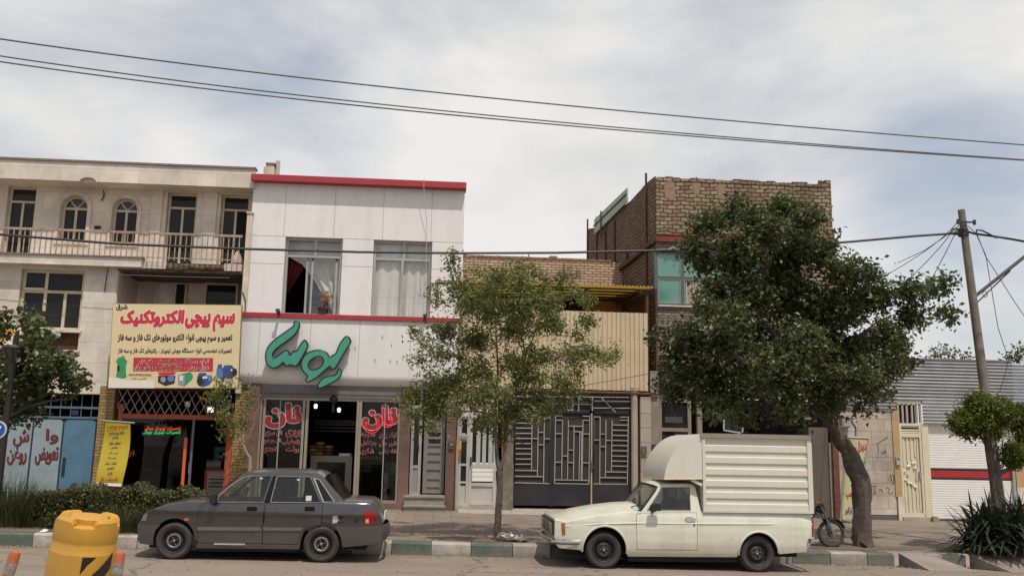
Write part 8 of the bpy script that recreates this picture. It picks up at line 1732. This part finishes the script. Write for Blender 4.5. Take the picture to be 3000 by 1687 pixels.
# big leaning tree
y = 16.95
P1, r1 = T_(14, [(465, 1285, 0), (458, 1245, 0), (452, 1120, 0), (445, 960, 0), (448, 830, 0), (432, 700, 0), (385, 560, .05), (345, 440, .1), (285, 350, .1), (220, 250, .1), (175, 150, .15), (130, 40, .2)], y, [118, 88, 72, 68, 70, 76, 68, 62, 58, 52, 47, 42]); zb = zwalk(P1[0][0], y); P1[0] = (P1[0][0], y, zb-.05)
tk = [(P1, r1)]+[T_(0, [(2060, 1000, .2), (2030, 930, .2), (1960, 850, .1), (1880, 770, 0), (1830, 660, -.1)], y, [14, 11, 9, 6, 4]), T_(0, [(2060, 1000, .2), (2070, 900, .3), (2050, 760, .3), (2000, 620, .2)], y, [12, 10, 7, 4]), T_(0, [(2065, 950, .2), (2120, 880, .3), (2180, 840, .3), (2230, 800, .3)], y, [9, 6, 4, 2]), T_(0, [(2040, 960, .2), (1940, 930, -.2), (1820, 900, -.4), (1720, 900, -.3)], y, [9, 7, 5, 3])]
bl = [(1790, 560, 45), (1760, 575, 25), (1870, 540, 50), (1850, 515, 30), (1960, 525, 50), (2030, 545, 45), (1780, 650, 55), (1740, 620, 30), (1880, 640, 90), (1990, 630, 90), (2070, 630, 60), (2125, 690, 62), (1800, 740, 55), (1770, 770, 30), (1890, 750, 90), (2000, 750, 100), (2110, 780, 85), (2210, 740, 55), (2190, 690, 35), (2280, 730, 42), (2345, 725, 32), (2385, 705, 16), (1720, 840, 55), (1690, 900, 42), (1680, 965, 38), (1660, 850, 28), (1800, 850, 85), (1900, 860, 95), (2020, 870, 95), (2130, 880, 75), (2220, 850, 60), (2300, 790, 40), (2370, 795, 26), (2395, 793, 14), (2240, 920, 45), (2200, 985, 40), (2260, 860, 35), (1760, 950, 70), (1860, 970, 85), (1960, 960, 80), (2080, 970, 75), (1800, 1030, 40), (1770, 1015, 30), (1880, 1050, 36), (2150, 950, 55), (1990, 1030, 45), (2080, 1020, 45), (2160, 1020, 25), (2290, 910, 20), (1930, 580, 50), (1950, 700, 60), (1840, 800, 60), (2060, 810, 70), (1940, 900, 70), (1700, 1000, 24)]
tree('street_tree', 'large dark green tree with a thick leaning trunk beside the cargo pickup', 'tree', (P1[0][0], y, zb), tk, B_(0, bl, y), y, lm2, bark_grey, .100, (17, 34), 1.6, seed=5, flat=.72, asp=.6, spr=.94, droop=.6)
# tree at the left edge
y = 17.6
x, z = pt(3, -60, 900, y); tk = [([(x, y, zwalk(x, y)-.05), (x+.05, y, z-.4), (x+.2, y, z+.3), (x+.5, y, z+.9), (x+.75, y, z+1.5)], [.09, .08, .06, .04, .02]), ([(x+.2, y, z+.3), (x+.6, y-.1, z+.5), (x+.95, y-.1, z+.62), (x+1.25, y, z+.66)], [.04, .03, .02, .01])]
bl = [(215, 70, 22), (230, 120, 40), (250, 200, 68), (310, 270, 60), (200, 330, 85), (330, 360, 62), (400, 400, 55), (450, 400, 35), (440, 375, 20), (480, 430, 32), (520, 520, 36), (560, 535, 20), (450, 510, 45), (300, 440, 80), (370, 470, 60), (200, 490, 90), (110, 430, 80), (60, 540, 80), (150, 610, 75), (225, 690, 40), (240, 730, 22), (100, 730, 55), (70, 790, 40), (280, 580, 45), (310, 560, 30), (20, 350, 55), (15, 75, 25), (-10, 150, 40), (-50, 450, 90), (-60, 650, 80), (480, 570, 20), (230, 260, 60), (-30, 300, 60)]
tree('street_tree', 'broad-leaved green tree at the left edge in front of the blue gates', 'tree', (x, y, zwalk(x, y)), tk, B_(3, bl, y), y, lm3, bark_grey, .115, (8, 19), .75, spr=.68, seed=8, asp=.75, flat=.8)
# thin sapling beside the bakery pillar
y = 22.1; zz = lambda P, rad: T_(21, P, y, rad)
P2, r2 = zz([(585, 1400, 0), (600, 1300, 0), (602, 1180, 0)], [26, 22, 22]); P2[0] = (P2[0][0], y, zwalk(P2[0][0], y)-.03)
tk = [(P2, r2), zz([(602, 1180, 0), (560, 1120, 0), (500, 980, 0), (390, 870, 0), (320, 760, 0), (230, 560, -.1), (140, 370, -.1)], [16, 14, 12, 9, 7, 6, 4]), zz([(508, 980, 0), (495, 860, 0), (490, 740, 0), (530, 620, 0), (560, 500, .1), (572, 380, .1), (600, 160, .1), (640, 20, .1)], [16, 15, 13, 9, 7, 6, 4, 2]), zz([(565, 925, .05), (610, 830, .05), (645, 740, .05), (655, 620, .05), (720, 480, .05), (750, 400, .05)], [6, 5, 5, 4, 3, 2]), zz([(655, 620, .05), (600, 680, 0), (540, 700, 0)], [3, 2, 2])]
bl = [(170, 185, 34), (330, 185, 38), (250, 235, 28), (110, 330, 48), (60, 390, 34), (200, 370, 42), (320, 470, 52), (280, 540, 36), (110, 590, 46), (200, 620, 52), (290, 650, 55), (240, 740, 45), (330, 790, 58), (220, 850, 46), (390, 730, 30), (380, 850, 36), (560, 290, 42), (560, 430, 52), (600, 450, 34), (480, 650, 48), (520, 560, 36), (500, 720, 36)]
tree('sapling', 'thin bare-stemmed sapling with sparse leaf tufts between repair shop and bakery', 'tree', (P2[0][0], y, zwalk(P2[0][0], y)), tk, B_(21, bl, y), y, lm1, bark_pale, .085, (26, 14), .35, seed=12, twig=.006, asp=.42)
# clipped small tree at the right edge
y = 16.6; P3, r3 = T_(18, [(640, 1210, 0), (628, 1100, 0), (606, 900, 0), (585, 740, 0), (572, 620, 0), (560, 540, 0)], y, [30, 27, 25, 24, 22, 18]); P3[0] = (P3[0][0], y, zwalk(P3[0][0], y)-.05)
tk = [(P3, r3), T_(18, [(625, 900, 0), (680, 855, -.05), (740, 845, 0), (800, 780, 0), (840, 740, 0)], y, [15, 13, 11, 9, 6]), T_(18, [(575, 720, 0), (545, 660, 0), (525, 620, 0)], y, [8, 7, 5]), T_(18, [(580, 640, 0), (640, 560, .1), (740, 500, .1), (840, 470, .1)], y, [14, 11, 9, 7])]
bl = [(345, 540, 40), (400, 570, 50), (400, 500, 50), (470, 470, 65), (460, 400, 40), (500, 380, 35), (560, 440, 70), (540, 540, 65), (480, 590, 50), (430, 600, 30), (610, 450, 60), (620, 540, 55), (680, 440, 50), (700, 500, 50), (640, 610, 36), (730, 470, 45), (590, 395, 35)]
bl2 = [(770, 460, 50), (810, 500, 60), (860, 520, 70), (790, 560, 45), (750, 530, 35), (800, 700, 55), (750, 720, 45), (710, 740, 35), (720, 790, 40), (780, 790, 55), (840, 750, 60), (830, 640, 45)]
tree('clipped_tree', 'small clipped bright green tree in front of the wooden pole and roller shutter', 'tree', (P3[0][0], y, zwalk(P3[0][0], y)), tk, B_(18, bl+bl2, y), y, lm4, bark_grey, .066, (130, 46), .7, seed=21, asp=.5, flat=.8)
# tree tops beyond the corrugated fence
y = 32
def far_tree(label, zn, bl, seed, yy):
    b = B_(zn, bl, yy); x = b[0][0]; tree('far_tree', label, 'tree', (x, yy, 0), [([(x, yy, 0), (x, yy, b[0][1]-.3)], [.12, .06])], b, yy, lm3, bark_grey, .13, (30, 12), .6, 'tree tops beyond the corrugated fence', seed=seed)
far_tree('low bushy tree top left of the pole beyond the corrugated fence', 15, [(350, 1150, 40), (420, 1140, 32), (420, 1110, 16), (480, 1165, 28), (580, 1165, 18)], 31, 31); far_tree('upright tree top right of the pole beyond the corrugated fence', 15, [(950, 1120, 32), (960, 1160, 40), (900, 1185, 28), (860, 1175, 20), (1000, 1100, 30)], 33, 32)
# hedge: clipped box of small leaves
def hedge():
    xa, xb = pt(16, 480, 500, 17.0)[0], pt(4, 1560, 1300, 17.0)[0]; ya, yb = 16.75, 17.55; L = []; n = 15000; t = thing('hedge', 'low clipped green hedge on the planting strip behind the drum and sedan', 'hedge', ((xa+xb)/2, 17.1, zwalk((xa+xb)/2, 17.1)))
    zt_ = lambda x: zwalk(x, 17)+np.interp(x, [xa, xa+.5, (xa+xb)/2, xb-.5, xb], [.50, .60, .64, .62, .50])
    P = []
    for i in range(n):
        x = xa+(xb-xa)*random.random(); f = random.random(); h = zt_(x)-zwalk(x, 17); bump = .06*math.sin(x*7)+.05*math.sin(x*17+1)+.03*math.sin(x*41)
        if f < .42: y = ya+(yb-ya)*random.random(); z = zwalk(x, 17)+h+bump+random.uniform(-.08, .05)
        elif f < .92: y = ya+random.uniform(-.06, .10)+bump*.8; z = zwalk(x, 17)+.06+(h-.0)*random.random()**.8
        else: y = ya+(yb-ya)*random.random(); z = zwalk(x, 17)+h*random.random()
        if z < zwalk(x, 17)+.22 and math.sin(x*5.3)+math.sin(x*2.1+1) > .2: continue
        P.append((x, y, z))
    V, F = leaves(np.array(P), .055, .55); fastmesh('foliage', V, F, leafmat('leaves_hedge', (.042, .056, .018), (.20, .205, .085), .34), t)
    mb = MB(); x = xa+.15; rr = random.Random(3)
    while x < xb-.1:
        yy = rr.uniform(16.95, 17.35); z = zwalk(x, yy)
        for k in range(4): mb.tube([(x, yy, z-.02), (x+rr.uniform(-.08, .08), yy+rr.uniform(-.1, .1), z+.3), (x+rr.uniform(-.2, .2), yy+rr.uniform(-.25, .25), z+.5)], [.014, .010, .004], 4)
        x += rr.uniform(.12, .22)
    mb.build('stems', bark_grey, t, fix=False)
    V = []; mb = MB(); k = 24
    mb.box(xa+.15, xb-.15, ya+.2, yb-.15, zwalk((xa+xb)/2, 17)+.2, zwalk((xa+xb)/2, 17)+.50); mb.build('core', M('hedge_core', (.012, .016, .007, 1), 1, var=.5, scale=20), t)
hedge()
def grass_tuft(name, label, cat, cx, cy, n, H, spread, mat, w=.006, seed=1, arch_=.6, base=.25, group=None):
    rr = np.random.default_rng(seed); z0 = zwalk(cx, cy); V = []; F = []
    for i in range(n):
        a = rr.uniform(0, 6.283); b = base*math.sqrt(rr.random()); h = H*(.55+.5*rr.random()); s = spread*(.25+rr.random()); bx_, by_ = cx+b*math.cos(a+rr.normal()*.5), cy+b*.6*math.sin(a+rr.normal()*.5); d = np.array([math.cos(a), math.sin(a)*.8]); pr = np.array([-d[1], d[0]]); k = len(V); m = 6
        for j in range(m+1):
            f = j/m; r = s*f**1.7; zz = z0+h*(f-arch_*f**3*(s/spread)*.6); ww = w*(1-f**1.5)+.0008; c = np.array([bx_, by_])+d*r
            V.append((c[0]-pr[0]*ww, c[1]-pr[1]*ww, zz)); V.append((c[0]+pr[0]*ww, c[1]+pr[1]*ww, zz))
        for j in range(m): F.append((k+2*j, k+2*j+1, k+2*j+3, k+2*j+2))
    o = fastmesh(name, np.array(V), np.array(F), mat, None, (cx, cy, z0)); o['kind'] = 'thing'; return tag(o, label, cat, group)
gm = leafmat('grass_blades', (.030, .042, .014), (.13, .14, .06), .3)
x = pt(16, 60, 800, 16.9)[0]; grass_tuft('ornamental_grass', 'tall feathery grass tuft at the left edge behind the green kerb', 'grass tuft', x, 16.95, 1500, 1.05, .75, gm, .006, 4, base=.5)
x = pt(16, 500, 800, 16.9)[0]; grass_tuft('ornamental_grass', 'low loose grass tuft at the left foot of the hedge', 'grass tuft', x+.1, 16.75, 260, .34, .3, gm, .005, 7, base=.3)
x = pt(16, 1720, 800, 16.6)[0]; grass_tuft('ornamental_grass', 'arching grass tuft spilling over the kerb between drum and sedan', 'grass tuft', x, 16.5, 800, .62, .55, gm, .005, 9, base=.3); x = pt(16, 1300, 800, 16.6)[0]; grass_tuft('ornamental_grass', 'short grass tuft behind the yellow drum at the foot of the hedge', 'grass tuft', x, 16.6, 500, .34, .4, gm, .005, 10, base=.5)
ym = leafmat('yucca_blades', (.014, .022, .012), (.055, .075, .042), .12, .35)
def yucca(label, zx, zy, y, H, n, seed):
    x = pt(14, zx, zy, y)[0]; rr = np.random.default_rng(seed); z0 = zwalk(x, y); V = []; F = []; t = thing('yucca', label, 'yucca', (x, y, z0), 'dark yucca clumps at the right edge')
    heads = [(0, .28), (-.28, .2), (.3, .22), (.05, .55), (-.12, .40)]
    for i in range(n):
        hx, hz = heads[i % 5]; a = rr.uniform(0, 6.283); el = rr.uniform(-.55, 1.45); l = H*rr.uniform(.55, .95); d = np.array([math.cos(a)*math.cos(el), math.sin(a)*math.cos(el)*.9, math.sin(el)]); pr = np.cross(d, [0, 0, 1.0]); nn = np.linalg.norm(pr); pr = pr/nn if nn > 1e-3 else np.array([1, 0, 0]); up = np.cross(pr, d); b = np.array([x+hx*H, y+rr.uniform(-.2, .2), z0+hz*H]); k = len(V); m = 6; dr = rr.uniform(.1, .5)
        for j in range(m+1):
            f = j/m; c = b+d*l*f-np.array([0, 0, dr*l*f*f]); c[2] = max(c[2], z0+.02); ww = .024*(math.sin(min(1, f*2.5+.35)*1.57))*(1-f**3)+.001; V += [c-pr*ww+up*ww*.35, c, c+pr*ww+up*ww*.35]
        for j in range(m): F += [(k+3*j, k+3*j+1, k+3*j+4, k+3*j+3), (k+3*j+1, k+3*j+2, k+3*j+5, k+3*j+4)]
    fastmesh('blades', np.array(V), np.array(F), ym, t); mb = MB()
    for hx, hz in heads: mb.tube([(x+hx*H*.3, y, z0-.05), (x+hx*H, y, z0+hz*H)], .05, 6)
    mb.build('stems', bark_grey, t)
yucca('dark spiky yucca clump at the foot of the clipped tree', 1420, 1180, 16.35, 1.0, 330, 3); yucca('dark spiky yucca clump at the right edge in front of the shutter', 1690, 1200, 16.2, 1.05, 360, 5)
def bag_and_litter():
    y = 16.5; x, z = pt(10, 580, 1335, y); zg = zwalk(x, y); rr = np.random.default_rng(5); mb = MB()
    for cx, r in ((-.10, (.17, .12, .085)), (.13, (.15, .11, .06))):
        b = len(mb.v); mb.ell((x+cx, y, zg+r[2]*.8), r, n=9)
        for i in range(b, len(mb.v)): p = mb.v[i]; k = rr.normal()*.017; mb.v[i] = (p[0]+k, p[1]+k*.6, max(zg+.01, p[2]+rr.normal()*.017))
    bm = M('bag_plastic', '807A74', .3, var=.15, scale=10); tag(mb.build('plastic_bag', bm, org=(x, y, zg), smooth=True), 'crumpled grey plastic bag at the foot of the young tree', 'plastic bag')
    y = 16.2; x = pt(16, 600, 830, y)[0]; zg = zwalk(x, y); mb = MB(); mb.add([(x-.06, y, zg+.01), (x+.05, y-.02, zg+.015), (x+.06, y+.05, zg+.04), (x-.03, y+.06, zg+.02), (x, y+.02, zg+.06)], [(0, 1, 4), (1, 2, 4), (2, 3, 4), (3, 0, 4)]); tag(mb.build('paper_scrap', white, org=(x, y, zg)), 'white paper scrap lying on the white kerb left of the drum', 'litter')
bag_and_litter()
def litter():
    """dry leaves, grit and small stones swept along the kerb and round the trees"""
    P = []
    for i in range(2600):
        x = random.uniform(-9, 11); r = random.random()
        if r < .55: y = KY-abs(random.gauss(0, .22))-.01; z = zroad(x)+.012
        elif r < .8: y = random.uniform(16.35, 19.5); z = zwalk(x, y)+.01
        else: y = random.uniform(13.2, 16.0); z = zroad(x)+.01
        P.append((x, y, z))
    V, F = leaves(np.array(P), .030, .6, up=2.5); o = fastmesh('dry_leaf_litter', V, F, leafmat('litter_leaf', (.10, .075, .045), (.34, .29, .22), 0, .9)); o['kind'] = 'stuff'
litter()
